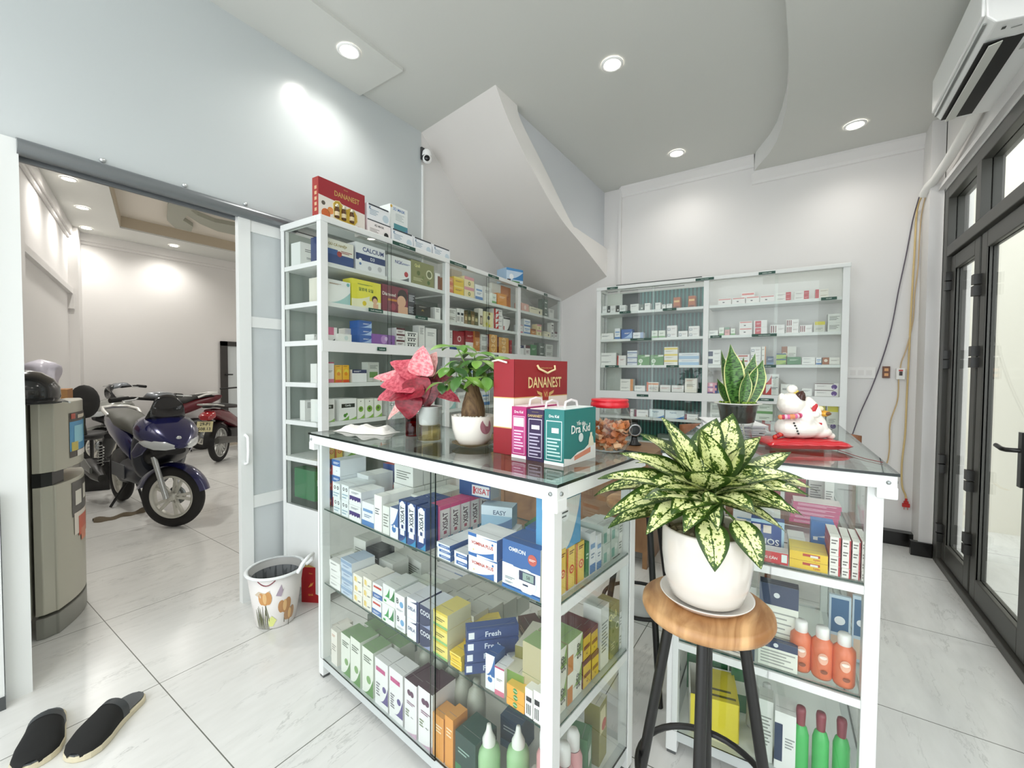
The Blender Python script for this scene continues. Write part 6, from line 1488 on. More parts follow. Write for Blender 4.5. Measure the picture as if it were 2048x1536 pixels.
def rag():
    b = MB(); vs = []; n = 16
    for i in range(n+1):
        u = i/n; y = -.17+.34*u; w_ = .035+.02*sin(u*9)+.012*sin(u*21); 
        for k, z in ((-1, .001), (-.3, .026+.01*sin(u*14)), (.4, .022+.008*sin(u*11+1)), (1, .001)): vs.append((k*w_+.03*sin(u*4), y, z))
    b.add(vs, [(4*i+k, 4*(i+1)+k, 4*(i+1)+k+1, 4*i+k+1) for i in range(n) for k in range(3)], M('#675c4a', .85), True)
    o = b.build('floor_rag', loc=(-4.94, 1.15, 0), rz=radians(-4)); tag(o, 'twisted brown grey rag on the floor before the blue scooter', 'rag')
rag()
t = tag(MB().box(-.12, .12, -.15, .15, 0, .012, M('#d9d4cb', .6)).box(-.10, .11, -.13, .14, .012, .02, M('#c9bfae', .6)).build('newspaper', loc=(-8.15, 3.36, 0), rz=.2), 'folded papers on the floor by the far door', 'papers')

# ================================================================== PLANTS
def leaf_mesh(b, base, direction, upv, L, Wd, mat, curl=.5, fold=.25, shape='lance', n=12, m=7, wave=.0, tip=1.0):
    """a leaf blade that leaves base along direction, face turned to upv, bending down by curl; UV u across, v along"""
    d = Vector(direction).normalized(); u = Vector(upv); side = d.cross(u).normalized(); u = side.cross(d).normalized()
    P = Vector(base); vs = []; uvs = []; st_ = L/n; dd = d.copy()
    for i in range(n+1):
        t = i/n
        if shape == 'lance': w_ = sin(pi*min(t**.72, 1))**.85*(1-.15*t)
        elif shape == 'heart': w_ = (sin(pi*min((t*.9+.1)**.6, 1))**.8) if t > .04 else .55
        elif shape == 'sword': w_ = (.55+.45*sin(pi*min(t*1.15, 1)))*(1-max(0, (t-.62)/.38)**1.6)
        elif shape == 'oval': w_ = sin(pi*min(t**1.25, 1))**.8
        w_ = max(w_, .012)*Wd/2
        q = Matrix.Rotation(curl/n, 3, side); nn = side.cross(dd).normalized()*-1
        nn = dd.cross(side).normalized()*-1
        for j in range(m):
            s = -1+2*j/(m-1); z_ = fold*abs(s)*w_+wave*sin(t*13+s*2)*abs(s)*Wd
            vs.append(P+side*(s*w_)+nn*z_); uvs.append(((s+1)/2, t))
        P = P+dd*st_; dd = (q.transposed()@dd).normalized()
    fs = [(i*m+j, (i+1)*m+j, (i+1)*m+j+1, i*m+j+1) for i in range(n) for j in range(m-1)]
    b.add(vs, fs, mat, True, uvs)
def variegated():
    m = bpy.data.materials.new('speckled_leaf'); m.use_nodes = True; n, l = nt(m); b = n['Principled BSDF']
    uv = n.new('ShaderNodeUVMap'); sp = n.new('ShaderNodeSeparateXYZ'); l.new(uv.outputs[0], sp.inputs[0])
    tc = n.new('ShaderNodeTexCoord')
    def mth(op, a, c=None, cl=False):
        q = n.new('ShaderNodeMath'); q.operation = op; q.use_clamp = cl
        for i, s in enumerate((a, c)):
            if s is None: continue
            if isinstance(s, (int, float)): q.inputs[i].default_value = s
            else: l.new(s, q.inputs[i])
        return q.outputs[0]
    e = mth('ABSOLUTE', mth('SUBTRACT', mth('MULTIPLY', sp.outputs[0], 2), 1))       # 0 midrib .. 1 margin
    mp = n.new('ShaderNodeMapping'); mp.inputs['Scale'].default_value = (150, 150, 150); l.new(tc.outputs['Object'], mp.inputs[0])
    no = n.new('ShaderNodeTexNoise'); no.inputs['Scale'].default_value = 1; no.inputs['Detail'].default_value = 3; no.inputs['Roughness'].default_value = .65; no.inputs['Distortion'].default_value = .6; l.new(mp.outputs[0], no.inputs[0])
    m2 = n.new('ShaderNodeMapping'); m2.inputs['Scale'].default_value = (28, 28, 28); l.new(tc.outputs['Object'], m2.inputs[0])
    n2 = n.new('ShaderNodeTexNoise'); n2.inputs['Scale'].default_value = 1; n2.inputs['Detail'].default_value = 2; l.new(m2.outputs[0], n2.inputs[0])
    # cream field, speckled with green; margins and midrib green
    marg = mth('MULTIPLY', mth('SUBTRACT', e, .62, True), 1.25); mid = mth('MULTIPLY', mth('SUBTRACT', .10, e, True), 2.2)
    g = mth('ADD', mth('ADD', no.outputs[0], mth('MULTIPLY', mth('SUBTRACT', n2.outputs[0], .5), .55)), mth('ADD', marg, mid))
    tipv = mth('MULTIPLY', mth('SUBTRACT', sp.outputs[1], .80, True), 1.0); g = mth('ADD', g, tipv)
    r = n.new('ShaderNodeValToRGB'); r.color_ramp.elements[0].position = .50; r.color_ramp.elements[0].color = lin('#e9edae'); r.color_ramp.elements[1].position = .58; r.color_ramp.elements[1].color = lin('#3f5c1c')
    x = r.color_ramp.elements.new(.54); x.color = lin('#a8b956'); x = r.color_ramp.elements.new(.75); x.color = lin('#2c4714')
    l.new(g, r.inputs[0]); l.new(r.outputs[0], b.inputs['Base Color']); b.inputs['Roughness'].default_value = .32
    b.inputs['Subsurface Weight'].default_value = .0
    bp = n.new('ShaderNodeBump'); bp.inputs['Strength'].default_value = .25; bp.inputs['Distance'].default_value = .002; l.new(no.outputs[0], bp.inputs['Height']); l.new(bp.outputs[0], b.inputs['Normal'])
    return m
def aglaonema():
    bx_, by_ = -.172, 1.092
    t = thing('potted_plant', 'large green and cream speckled plant in white pot on the wooden stool', 'potted plant', (bx_, by_, .746))
    prof = [(0, .0), (.070, .0), (.080, .008), (.094, .05), (.100, .10), (.1005, .145), (.099, .166), (.0965, .170), (.0925, .166), (.092, .10), (.085, .05), (0, .04)]
    MB().lathe(prof, M('#ddd7ce', .15, coat=.5), 64).build('pot', t)
    sb = MB().lathe([(0, .146), (.05, .150), (.091, .146)], M('#8a7f6a', .9), 32); random.seed(4)
    for i in range(60): a = random.random()*6.28; q = .09*sqrt(random.random()); sb.ball((q*cos(a), q*sin(a), .150), random.uniform(.005, .010), M(random.choice(('#a39a86', '#8f846d', '#b5ac98')), .9), 6)
    o = sb.build('pebble_soil', t); o['kind'] = 'stuff'
    V = variegated(); ST = M('#4d6b2a', .4); lb = MB(); sm = MB(); random.seed(21)
    for i in range(5): a = i*1.3; sm.tube([(.02*cos(a), .02*sin(a), .14), (.028*cos(a), .028*sin(a), .20), (.022*cos(a+.4), .022*sin(a+.4), .25)], .009, M('#2b3a1a', .6), 8)
    rtv, fwv = Vector((.83, .56, 0)), Vector((-.56, .83, 0))
    # (screen-wise offset right, height) of the tip, towards (+) or away from (-) the viewer, length, width
    tips = [(-.16, .215, .10, .2, .06), (.16, .235, .10, .2, .06), (-.245, .175, -.06, .22, .06), (.05, .36, .02, .22, .07), (-.10, .355, .02, .22, .07), (.19, .27, -.02, .22, .06), (-.20, .24, -.03, .22, .065), (.02, .25, .14, .18, .065), (-.09, .165, .13, .17, .055), (.245, .255, -.05, .25, .05),
            (-.245, .230, .02, .24, .062), (-.225, .150, .05, .23, .060), (-.215, .115, .00, .21, .055), (-.185, .330, -.02, .25, .070), (-.13, .375, -.05, .26, .072), (-.075, .415, -.04, .26, .075),
            (-.015, .400, .03, .24, .075), (.03, .415, -.04, .25, .07), (.085, .425, -.06, .26, .075), (.125, .375, -.02, .25, .070), (.155, .30, .05, .23, .065), (.225, .330, -.05, .27, .056), (.215, .235, .02, .24, .058),
            (.265, .200, .0, .27, .060), (.18, .17, .06, .22, .055), (.14, .125, .05, .17, .045), (-.17, .26, .06, .22, .065), (-.10, .30, .08, .21, .072), (-.04, .32, .10, .20, .078), (.02, .31, .11, .19, .078), (.08, .28, .10, .20, .070),
            (-.11, .20, .11, .18, .065), (.11, .20, .12, .19, .062), (-.06, .24, .12, .16, .06), (-.20, .19, -.06, .22, .06), (.17, .22, -.10, .23, .06), (0, .34, -.14, .24, .07), (-.12, .28, -.14, .24, .07), (.12, .29, -.15, .24, .07), (-.05, .20, -.15, .2, .06), (.05, .2, -.17, .2, .06), (-.15, .14, .09, .18, .055)]
    for k, (x, z, f_, L, Wd) in enumerate(tips):
        z = z+.035*(z < .24)
        tip = rtv*x-fwv*f_+Vector((0, 0, z+.0)); st0 = Vector((.02*cos(k*2.4), .02*sin(k*2.4), .19+.05*(k % 3)/3))
        hv = tip-st0; out = Vector((hv.x, hv.y, 0)); out = out.normalized() if out.length > 1e-3 else Vector((0, -1, 0))
        base = st0+(tip-st0)*.18+Vector((0, 0, .035)); d0 = (tip-base).normalized(); c = .75+.25*random.random()
        d1 = (d0+Vector((0, 0, .42 if z < .3 else .2))).normalized(); lateral = d1.cross(Vector((0, 0, 1))); lateral = lateral.normalized() if lateral.length > .05 else rtv
        upn = lateral.cross(d1).normalized(); upn = (upn-fwv*.35*(1 if f_ > -.1 else .2)).normalized()
        leaf_mesh(lb, base, d1, upn, (tip-base).length*1.12, Wd*1.34, V, curl=c if z < .3 else .42, fold=.22, n=12, wave=.012)
        sm.tube([st0-Vector((0, 0, .04)), (st0+base)/2+Vector((0, 0, .01)), base+d1*.01], [.004, .0032, .002], ST, 6)
    for x, L, tw in ((-.035, .115, -.1), (.045, .11, .2)):
        base = rtv*x*.75-fwv*.060+Vector((0, 0, .205)); leaf_mesh(lb, base, (-fwv*.62+rtv*(.15 if x > 0 else -.12)+Vector((0, 0, -.35))), (-fwv*.5+Vector((0, 0, .9))), L, .075, V, curl=.75, fold=.12, n=12)
        sm.tube([(0, 0, .18), base*.6+Vector((0, 0, .10)), base], .003, ST, 6)
    leaf_mesh(lb, rtv*-.03-fwv*.06+Vector((0, 0, .27)), -fwv*.5+Vector((0, 0, -.5)), -fwv+Vector((0, 0, .4)), .09, .045, V, curl=.3, fold=.3)
    lb.build('foliage', t); sm.build('stems', t)
    s = MB().lathe([(0, .001), (.078, .001), (.086, .004), (.102, .018), (.1035, .020), (.100, .0195), (.084, .008), (0, .006)], M('#ece8e2', .15, coat=.5), 64).build('saucer', loc=(bx_, by_, .732+SZ))
    tag(s, 'white glazed saucer under the big pot on the wooden stool', 'saucer')
    t.location.z = .7405+SZ
aglaonema()

def snake():
    t = thing('snake_plant', 'small snake plant with yellow edged leaves in a clear vase', 'potted plant', (-.180, 1.737, ZC))
    MB().lathe([(0, .001), (.044, .001), (.048, .006), (.050, .07), (.066, .140), (.068, .150), (.0665, .150), (.048, .07), (.046, .008), (0, .005)], JAR, 36).build('vase', t)
    MB().lathe([(.042, .080), (.055, .085), (.0635, .148), (.0655, .1485)], M('#3c3d38', .3), 32).lathe([(.0635, .147), (.078, .150), (.079, .153), (.064, .152)], M('#dcdcd4', .3), 36).lathe([(0, .08), (.042, .08)], M('#3c3d38'), 32).build('nursery_pot', t)
    r = MB(); random.seed(9)
    for i in range(7): a = random.random()*6.28; r.tube([(.02*cos(a), .02*sin(a), .08), (.025*cos(a+.5), .025*sin(a+.5), .045), (.03*cos(a+1.2), .03*sin(a+1.2), .015)], .0012, M('#d9d6c9', .6), 5)
    r.build('roots', t)
    g = MB().lathe([(0, .152), (.05, .150), (.062, .147)], M('#5b6a2c', .9), 24)
    for i in range(90): a = random.random()*6.28; q = .058*sqrt(random.random()); g.ball((q*cos(a), q*sin(a), .153), random.uniform(.003, .006), M(random.choice(('#6d8a2f', '#4d6b22', '#85a03c')), .9), 6)
    o = g.build('moss', t); o['kind'] = 'stuff'
    m = bpy.data.materials.new('banded_leaf'); m.use_nodes = True; n, l = nt(m); b = n['Principled BSDF']; uv = n.new('ShaderNodeUVMap'); sp = n.new('ShaderNodeSeparateXYZ'); l.new(uv.outputs[0], sp.inputs[0])
    wv = n.new('ShaderNodeTexNoise'); mp = n.new('ShaderNodeMapping'); mp.inputs['Scale'].default_value = (2.5, 22, 1); l.new(uv.outputs[0], mp.inputs[0]); l.new(mp.outputs[0], wv.inputs[0]); wv.inputs['Scale'].default_value = 1.6; wv.inputs['Detail'].default_value = 4
    r1 = n.new('ShaderNodeValToRGB'); r1.color_ramp.elements[0].color = lin('#20401a'); r1.color_ramp.elements[0].position = .42; r1.color_ramp.elements[1].color = lin('#53803a'); r1.color_ramp.elements[1].position = .56; l.new(wv.outputs[0], r1.inputs[0])
    ab = n.new('ShaderNodeMath'); ab.operation = 'SUBTRACT'; ab.inputs[1].default_value = .5; l.new(sp.outputs[0], ab.inputs[0]); a2 = n.new('ShaderNodeMath'); a2.operation = 'ABSOLUTE'; l.new(ab.outputs[0], a2.inputs[0]); a3 = n.new('ShaderNodeMath'); a3.operation = 'GREATER_THAN'; a3.inputs[1].default_value = .43; l.new(a2.outputs[0], a3.inputs[0])
    mx = n.new('ShaderNodeMix'); mx.data_type = 'RGBA'; mx.inputs['B'].default_value = lin('#cdd08a'); l.new(a3.outputs[0], mx.inputs['Factor']); l.new(r1.outputs[0], mx.inputs['A']); l.new(mx.outputs['Result'], b.inputs['Base Color']); b.inputs['Roughness'].default_value = .3
    lb = MB(); R_ = Vector((.83, .56, 0)); Fv = Vector((-.56, .83, 0))
    for x, f_, lx, lz, L, Wd, tw in ((-.018, .02, -.14, 1, .215, .080, .1), (.016, .005, .22, 1, .185, .055, -.5), (.030, .015, .30, 1, .165, .065, -.3), (-.01, -.03, -.25, 1, .20, .05, .6), (.008, -.02, .1, 1, .17, .045, 0), (.035, -.02, .45, 1, .15, .05, -.4), (-.03, -.01, -.5, 1, .10, .035, .3), (.0, .03, .12, 1, .12, .05, .2)):
        base = R_*x-Fv*f_+Vector((0, 0, .150)); leaf_mesh(lb, base, R_*lx+Vector((0, 0, lz)), -Fv*1+R_*tw*.8, L, Wd, m, curl=-.12, fold=.30, shape='sword', n=16, m=9)
    lb.build('foliage', t)
snake()

def caladium():
    t = thing('red_leaf_plant', 'red and pink leafed plant growing out of the amber water vase', 'potted plant', (gx, gy, ZC+.132))
    R_ = Vector((.83, .56, 0)); Fv = Vector((-.56, .83, 0)); lb = MB(); sm = MB()
    sm.lathe([(0, -.004), (.030, -.002), (.038, -.004)], M('#3a241c', .9), 20)
    def lm(c1, c2, nm):
        m = bpy.data.materials.new(nm); m.use_nodes = True; n, l = nt(m); b = n['Principled BSDF']; uv = n.new('ShaderNodeUVMap'); mp = n.new('ShaderNodeMapping'); mp.inputs['Scale'].default_value = (5, 9, 1); no = n.new('ShaderNodeTexNoise'); no.inputs['Scale'].default_value = 1.2; no.inputs['Detail'].default_value = 3
        r = n.new('ShaderNodeValToRGB'); r.color_ramp.elements[0].color = lin(c1); r.color_ramp.elements[1].color = lin(c2); r.color_ramp.elements[0].position = .38; r.color_ramp.elements[1].position = .62
        l.new(uv.outputs[0], mp.inputs[0]); l.new(mp.outputs[0], no.inputs[0]); l.new(no.outputs[0], r.inputs[0]); l.new(r.outputs[0], b.inputs['Base Color']); b.inputs['Roughness'].default_value = .38; return m
    PK = lm('#d9606f', '#e9a3a3', 'pink_leaf'); RS = lm('#a83446', '#cc5f6c', 'rose_leaf'); CR = lm('#74101f', '#8f1c2e', 'crimson_leaf'); DK = lm('#4a1119', '#75262d', 'dark_red_leaf'); PL = lm('#c98a86', '#e0b8b0', 'pale_leaf')
    # x right, z up (metres) of leaf centre, direction angle (0 up, + clockwise), length, width, colour, towards viewer
    S = [(-.02, .155, 5, .105, .070, PK, .03), (.005, .150, 25, .09, .055, PL, .0), (-.07, .135, -58, .12, .070, RS, .02), (-.12, .105, -78, .14, .055, PK, .0), (-.09, .085, -85, .13, .075, RS, .04), (-.125, .05, -100, .12, .070, RS, .0),
         (-.06, .055, -100, .13, .060, CR, .06), (-.03, .06, 165, .10, .075, CR, .05), (-.062, .005, -176, .085, .075, CR, .05), (.065, .045, 108, .10, .042, RS, .01), (-.105, .0, -128, .11, .03, PL, .02), (.0, .05, 178, .09, .07, DK, .04),
         (-.03, .10, -40, .11, .07, CR, -.03), (.03, .09, 60, .10, .06, DK, -.02), (-.09, .03, -70, .11, .05, DK, -.03)]
    for x, z, a, L, Wd, m, f_ in S:
        a = radians(a); d = R_*sin(a)+Vector((0, 0, cos(a))); c = R_*x-Fv*f_+Vector((0, 0, z)); base = c-d*L*.42
        up_ = (-Fv*.75+Vector((0, 0, .65))-d*0)
        leaf_mesh(lb, base, d-Fv*.12, up_, L*1.05, Wd*1.35, m, curl=.5 if abs(a) > .8 else .1, fold=.18, shape='heart', n=12, wave=.03)
        sm.tube([(0, 0, -.01), (base*.5)+Vector((0, 0, .03)), base], .0022, M('#6b3a2e', .5), 6)
    lb.build('foliage', t); sm.build('stems', t)
caladium()

def moneytree():
    t = thing('money_tree', 'braid-less money tree with swollen trunk in a white bowl pot', 'potted plant', (-.935, 1.148, ZC+.0075))
    t['label'] = 'money tree with swollen brown trunk in a white footed pot'
    MB().lathe([(0, 0), (.046, 0), (.050, .004), (.062, .02), (.072, .055), (.0755, .098), (.0745, .101), (.071, .098), (.067, .055), (0, .05)], M('#efe9df', .2, coat=.4), 48).build('pot', t)
    g = MB(); random.seed(2)
    for i in range(70): a = random.random()*6.28; q = .066*sqrt(random.random()); g.ball((q*cos(a), q*sin(a), .094), random.uniform(.005, .009), M(random.choice(('#e9e6df', '#d9d4c9', '#f2f0ea')), .5), 8)
    o = g.build('white_pebbles', t); o['kind'] = 'stuff'
    T = RZ(0); b = MB(); n = 24; vs = []
    for k, (z, r) in enumerate(((.088, .040), (.11, .0415), (.14, .037), (.165, .030), (.185, .024), (.205, .020), (.215, .016))):
        for i in range(n): a = 2*pi*i/n; q = r*(1+.07*sin(3*a+z*30)+.03*sin(7*a)); vs.append((q*cos(a)+.004*sin(z*20), q*sin(a), z))
    b.add(vs, [(k*n+i, k*n+(i+1) % n, (k+1)*n+(i+1) % n, (k+1)*n+i) for k in range(6) for i in range(n)]+[tuple(6*n+i for i in range(n))], wood('bark', '#4f3a26', '#7d6444', 14, .8), True); b.build('trunk', t)
    p = MB()   # printed picture on the pot
    A0 = atan2(-1.148, .935)+.62
    p.add([((.0738+.0008)*cos(A0+.30*cos(2*pi*i/20)), (.0738+.0008)*sin(A0+.30*cos(2*pi*i/20)), .068+.026*sin(2*pi*i/20)) for i in range(20)], [tuple(range(20))], M('#a5707a', .4))
    p.build('painted_motif', t)
    G = [M('#3f6a2c', .35), M('#5a8a35', .35), M('#6f9a3c', .35), M('#2f5526', .35), M('#7ba04a', .35)]
    R_ = Vector((.83, .56, 0)); Fv = Vector((-.56, .83, 0)); lb = MB(); sm = MB(); random.seed(8)
    hubs = [(-.055, .335, .02, 5), (.02, .29, .03, 5), (-.07, .265, .05, 5), (.075, .275, .0, 5), (.045, .235, .06, 5), (-.03, .235, .08, 5), (.09, .225, .04, 5), (-.095, .215, .03, 4), (.0, .315, -.05, 5), (-.05, .29, -.06, 5), (.06, .30, -.06, 5), (.10, .25, -.03, 4), (-.02, .265, .0, 5)]
    for k, (x, z, f_, nl) in enumerate(hubs):
        h = R_*x-Fv*f_+Vector((0, 0, z)); sm.tube([(0, 0, .20), h*.45+Vector((0, 0, .125)), h], [.004, .003, .002], M('#5f7f3a', .4), 6)
        for i in range(nl):
            a = 2*pi*i/nl+k*.9; d = R_*cos(a)+Fv*sin(a)*.9+Vector((0, 0, -.15 if z < .3 else .12))
            leaf_mesh(lb, h+d*.006, d, Vector((0, 0, 1))-Fv*.35, random.uniform(.065, .092), .036, G[(k+i*2) % 5 if z < .32 else 1+(i % 2)], curl=random.uniform(.6, 1.1), fold=.18, shape='oval', n=8, m=5)
    lb.build('foliage', t); sm.build('stems', t)
moneytree()

# ================================================================== MOTORBIKES
def wheel(par, x, y, z, R, rw, rim, steer=0, name='wheel', spokes=5):
    T = TR(x, y, z)@RZ(steer)@Matrix.Rotation(pi/2, 4, 'X')
    K = M('#1d1b1a', .75); b = MB(); n = 56; k = 12; vs = []
    for i in range(n):
        a = 2*pi*i/n
        for j in range(k): c = 2*pi*j/k; q = R-rw+rw*cos(c)*1.0; vs.append((q*cos(a), q*sin(a), rw*.95*sin(c)))
    b.add(vs, [(i*k+j, ((i+1) % n)*k+j, ((i+1) % n)*k+(j+1) % k, i*k+(j+1) % k) for i in range(n) for j in range(k)], K, True, T=T)
    o = b.build(name, par); w_ = rw*.62; ri = R-rw*2.05
    r = MB(); r.lathe([(ri, -w_), (R-rw*1.45, -w_*1.1), (R-rw*1.45, w_*1.1), (ri, w_), (ri-.004, 0), (ri, -w_)], rim, 56, T=T); r.build('rim', o)
    s = MB().lathe([(0, -.035), (.03, -.035), (.034, -.02), (.034, .02), (.03, .035), (0, .035)], rim, 24, T=T)
    for i in range(spokes):
        a = 2*pi*i/spokes
        for da in (-.09, .09):
            T2 = T@RZ(a+da*1.2); s.prism([(.02, -.013), (ri+.003, -.009+da*.13), (ri+.003, .009+da*.13), (.02, .013)], -.011, .011, rim, T=T2)
    s.build('spokes', o)
    MB().lathe([(.04, -.040), (.075, -.040), (.075, -.036), (.04, -.036)], M('#8f9394', .3, .8), 32, T=T).build('brake_disc', o)
    return o
def scooter(label, loc, rz, c1, c2, seatc, steer=.6, grp='motorbikes in the parking room', tail=None):
    t = thing('motor_scooter', label, 'motorbike', loc, rz, grp); B = M(c1, .16, .25, coat=.8); D = M(c2, .4); K = M('#151516', .4); SV = M('#c9cccb', .25, .5); wr = M('#d2d0c6', .35, .2)
    R = .252
    wheel(t, 0, 0, R, R, .048, wr, 0, 'rear_wheel'); wheel(t, 1.27, 0, R, R, .045, wr, steer, 'front_wheel')
    SH = .15
    # main body shells (x forward, z up)
    MB().loft([(-.42, .86, .03, .02), (-.36, .84, .07, .045), (-.2, .80, .11, .075), (0, .745, .135, .10), (.2, .69, .14, .11), (.36, .62, .13, .12), (.44, .55, .10, .10)], M(tail, .3) if tail else B, 24).build('tail_cowl', t, loc=(SH, 0, 0))
    MB().loft([(-.30, .86, .07, .015), (-.2, .885, .11, .03), (.0, .86, .125, .04), (.14, .81, .13, .055), (.26, .80, .125, .07), (.40, .77, .105, .06), (.46, .72, .07, .03)], M(seatc, .55), 24).build('seat', t, loc=(SH, 0, 0))
    MB().loft([(.30, .38, .10, .10), (.45, .36, .13, .10), (.60, .36, .135, .08), (.75, .36, .13, .08), (.86, .40, .12, .12), (.92, .5, .10, .16)], D, 20).build('footboard', t)
    MB().loft([(-.02, .42, .07, .10), (.15, .40, .11, .13), (.32, .36, .12, .13), (.42, .34, .10, .10)], K, 18).build('engine', t)
    # front apron: leans back, wide at the top
    b = MB(); b.loft([(.80, .80, .12, .09), (.88, .81, .19, .12), (.98, .79, .215, .13), (1.08, .765, .20, .11), (1.17, .735, .155, .08), (1.25, .70, .09, .045), (1.30, .685, .03, .015)], B, 30, p=2.2); ap = b.build('front_apron', t, loc=(SH, 0, 0))
    MB().loft([(.76, .60, .12, .22), (.82, .60, .19, .26), (.87, .60, .185, .24), (.91, .60, .15, .18)], D, 24, p=2.4).build('leg_shield', t, loc=(SH, 0, 0))
    MB().loft([(.86, .58, .13, .12), (1.0, .60, .14, .09), (1.10, .62, .12, .06), (1.18, .635, .07, .03)], K, 20).build('under_fairing', t, loc=(SH, 0, 0))
    for s in (-1, 1):
        h = MB().loft([(0, 0, .012, .015), (.06, 0, .030, .036), (.15, 0, .036, .046), (.23, 0, .028, .032), (.28, 0, .010, .010)], M('#d3d8da', .08, .35, coat=.6), 18, T=TR(1.285, s*.040, .682)@RZ(atan2(s*.160, -.24))@Matrix.Rotation(-.14, 4, 'Y')); h.build('headlight', t, loc=(SH, 0, 0))
        MB().loft([(0, 0, .008, .03), (.1, 0, .012, .055), (.22, 0, .01, .04), (.3, 0, .004, .01)], B, 12, T=TR(.90, s*.195, .60)@RZ(-s*.25)@Matrix.Rotation(-.6, 4, 'Y')).build('side_fin', t, loc=(SH, 0, 0))
    MB().ball((1.245, 0, .745), (.012, .02, .02), SV, 12).build('badge', t, loc=(SH, 0, 0))
    MB().loft([(.98, .90, .14, .03), (1.03, .97, .115, .08), (1.01, 1.02, .09, .07), (.97, 1.055, .05, .03)], M('#17181c', .12, coat=.6), 20, p=2.2).build('windscreen', t, loc=(SH, 0, 0))
    # front fork, mudguard
    Ts = TR(1.27, 0, R)@RZ(steer)
    fk = MB()
    for s in (-1, 1): fk.tube([(0, s*.075, 0), (-.10, s*.07, .34)], .020, SV, 12, T=Ts).tube([(-.08, s*.07, .28), (-.15, s*.06, .52)], .016, K, 10, T=Ts)
    fk.build('fork', t)
    m_ = MB(); vs = []; n = 18
    for i in range(n+1):
        a = radians(12+155*i/n)
        for j in range(5): q = -1+j/2; rr = R+.030-.018*abs(q)**2; vs.append((rr*cos(a), q*.062, rr*sin(a)))
    m_.add(vs, [(i*5+j, (i+1)*5+j, (i+1)*5+j+1, i*5+j+1) for i in range(n) for j in range(4)], B, True, T=Ts); m_.build('mudguard', t)
    # handlebar
    Th = TR(.90+SH, 0, 1.00)@RZ(steer)
    hb = MB().tube([(-.10, -.33, .06), (-.06, -.22, .07), (.02, -.08, .05), (.02, .08, .05), (-.06, .22, .07), (-.10, .33, .06)], .012, K, 10, T=Th)
    hb.build('handlebar', t)
    for s in (-1, 1):
        MB().tube([(-.105, s*.36, .058), (-.07, s*.24, .068)], .019, M('#121212', .7), 12, T=Th).build('grip', t)
        MB().tube([(-.03, s*.20, .07), (.01, s*.28, .06), (-.01, s*.36, .055)], .006, SV, 8, T=Th).build('brake_lever', t)
    MB().loft([(-.12, .06, .05, .015), (-.05, .085, .10, .03), (.04, .07, .09, .035), (.1, .04, .04, .02)], M('#8b9096', .2, .4), 18, T=Th).build('instrument_cover', t)
    # rear end
    MB().tube([(-.02, -.12, .86), (-.12, -.13, .90), (-.30, -.10, .92), (-.37, 0, .925), (-.30, .10, .92), (-.12, .13, .90), (-.02, .12, .86)], .016, M('#dcdcd8', .25, .3), 12).build('grab_rail', t, loc=(SH, 0, 0))
    MB().loft([(-.42, .33, .03, .035), (-.34, .34, .055, .065), (-.05, .30, .055, .065), (.12, .27, .03, .035)], M('#2d2d2b', .4), 18, T=TR(0, -.17, 0)).build('muffler', t)
    MB().loft([(-.40, .39, .010, .04), (-.2, .38, .012, .055), (.02, .34, .010, .03)], M('#6f716d', .3, .3), 12, T=TR(0, -.225, 0)).build('heat_guard', t)
    sp = MB(); pts = []
    for i in range(60): a = i*.75; q = i/59; pts.append((-.10+.03*q+.022*cos(a), -.13+.022*sin(a), .36+.20*q))
    sp.tube(pts, .005, M('#b8b9b5', .3, .5), 6); sp.tube([(-.10, -.13, .32), (-.07, -.13, .60)], .012, K, 8); sp.build('shock_absorber', t)
    m_ = MB(); m_.loft([(-.50, .42, .05, .05), (-.36, .56, .06, .04), (-.28, .62, .06, .03)], K, 14); m_.build('rear_fender', t)
    MB().box(.28, .62, -.142, -.135, .33, .45, M('#4f5257', .4)).build('side_panel', t)
    MB().tube([(.30, .02, .27), (.22, .10, .01)], .012, K, 8).tube([(.30, -.02, .27), (.22, -.14, .01)], .012, K, 8).build('centre_stand', t)
    return t
scooter('dark blue scooter with its front wheel turned towards the shop', (-5.54, 1.31, 0), radians(1), '#15184f', '#2d3038', '#55564f', radians(34))
scooter('silver grey scooter with dark red tail standing behind the blue scooter', (-8.03, 2.92, 0), radians(-85), '#9a9c97', '#85877f', '#2a2a28', radians(12), tail='#5e1420')
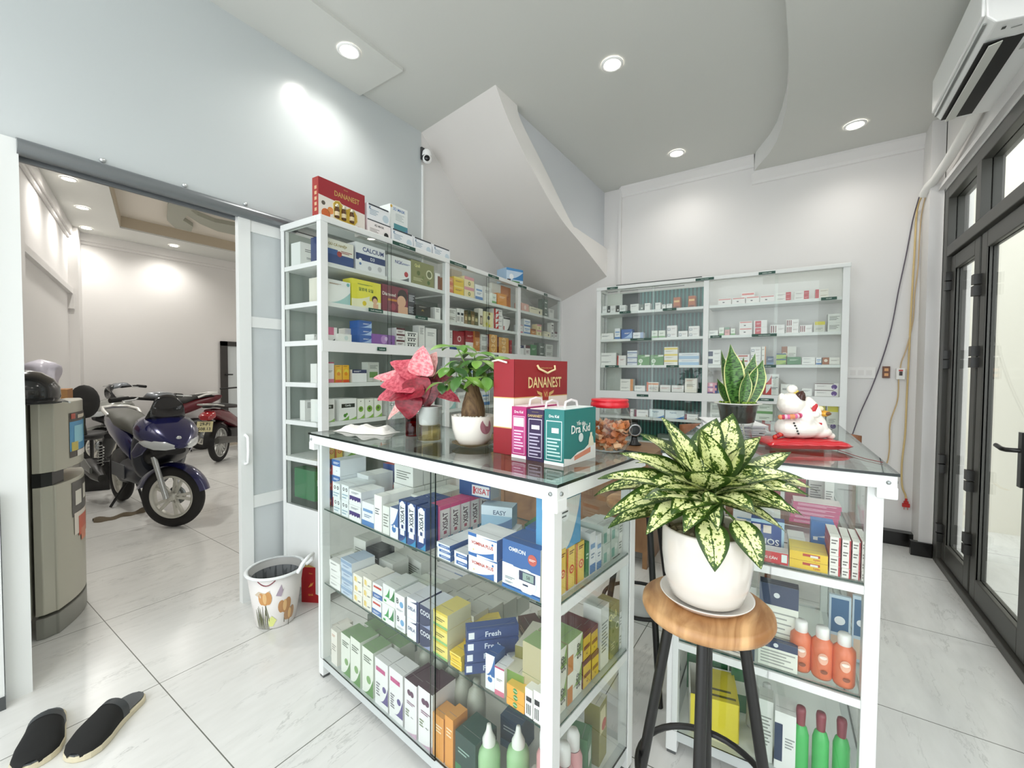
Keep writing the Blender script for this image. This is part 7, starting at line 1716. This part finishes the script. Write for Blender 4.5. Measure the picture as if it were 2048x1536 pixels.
def cub():
    t = thing('motorbike', 'dark red step-through motorbike seen from behind with yellow number plate', 'motorbike', (-6.80, 2.66, 0), radians(135), 'motorbikes in the parking room')
    K = M('#171717', .4); RD = M('#5e1420', .25, coat=.5); R = .27; wr = M('#b9bab6', .3, .5)
    wheel(t, 0, 0, R, R, .040, wr, 0, 'rear_wheel', 8); wheel(t, 1.2, 0, R, R, .035, wr, 0, 'front_wheel', 8)
    MB().loft([(-.30, .74, .05, .03), (-.15, .70, .09, .07), (.15, .62, .10, .10), (.45, .50, .09, .09), (.7, .48, .06, .06), (.9, .62, .06, .10), (1.0, .78, .09, .12)], RD, 20).build('body', t)
    MB().loft([(-.32, .80, .06, .015), (-.2, .815, .10, .03), (.1, .79, .11, .035), (.4, .76, .09, .03), (.5, .74, .05, .015)], K, 20).build('seat', t)
    MB().loft([(-.40, .66, .05, .03), (-.36, .67, .085, .055), (-.28, .69, .09, .06)], M('#9a1c22', .12, coat=.7), 18).build('tail_light', t)
    MB().tube([(-.1, .11, .80), (-.3, .12, .83), (-.38, 0, .84), (-.3, -.12, .83), (-.1, -.11, .80)], .011, wr, 10).build('grab_rail', t)
    m_ = MB(); vs = []; n = 12
    for i in range(n+1):
        a = radians(60+120*i/n)
        for j in range(5): q = -1+j/2; rr = R+.045-.02*q*q; vs.append((rr*cos(a), q*.07, rr*sin(a)))
    m_.add(vs, [(i*5+j, (i+1)*5+j, (i+1)*5+j+1, i*5+j+1) for i in range(n) for j in range(4)], K, True, T=TR(0, 0, R)); m_.build('rear_fender', t)
    T = TR(-.39, 0, .545)@RZ(-pi/2)@Matrix.Rotation(-.25, 4, 'X')
    MB().box(-.095, .095, 0, .004, -.07, .07, M('#cfc79a', .4), T=T).text('29-P1', 0, .033, .042, M('#2a2a26'), y=-.001, T=T).text('508.13', 0, -.030, .042, M('#2a2a26'), y=-.001, T=T).build('number_plate', t)
    MB().loft([(-.45, .36, .03, .04), (-.38, .36, .045, .05), (.1, .30, .04, .045), (.3, .28, .02, .03)], M('#4c4c48', .35, .4), 16, T=TR(0, -.17, 0)).build('muffler', t)
    MB().loft([(.2, .36, .08, .10), (.4, .34, .10, .11), (.55, .36, .07, .08)], K, 14).build('engine', t)
    MB().tube([(.92, 0, .95), (1.05, 0, .62), (1.2, 0, R)], .025, K, 10).build('fork', t)
    MB().tube([(.80, -.33, 1.0), (.90, -.1, 1.02), (.90, .1, 1.02), (.80, .33, 1.0)], .012, K, 8).build('handlebar', t)
cub()
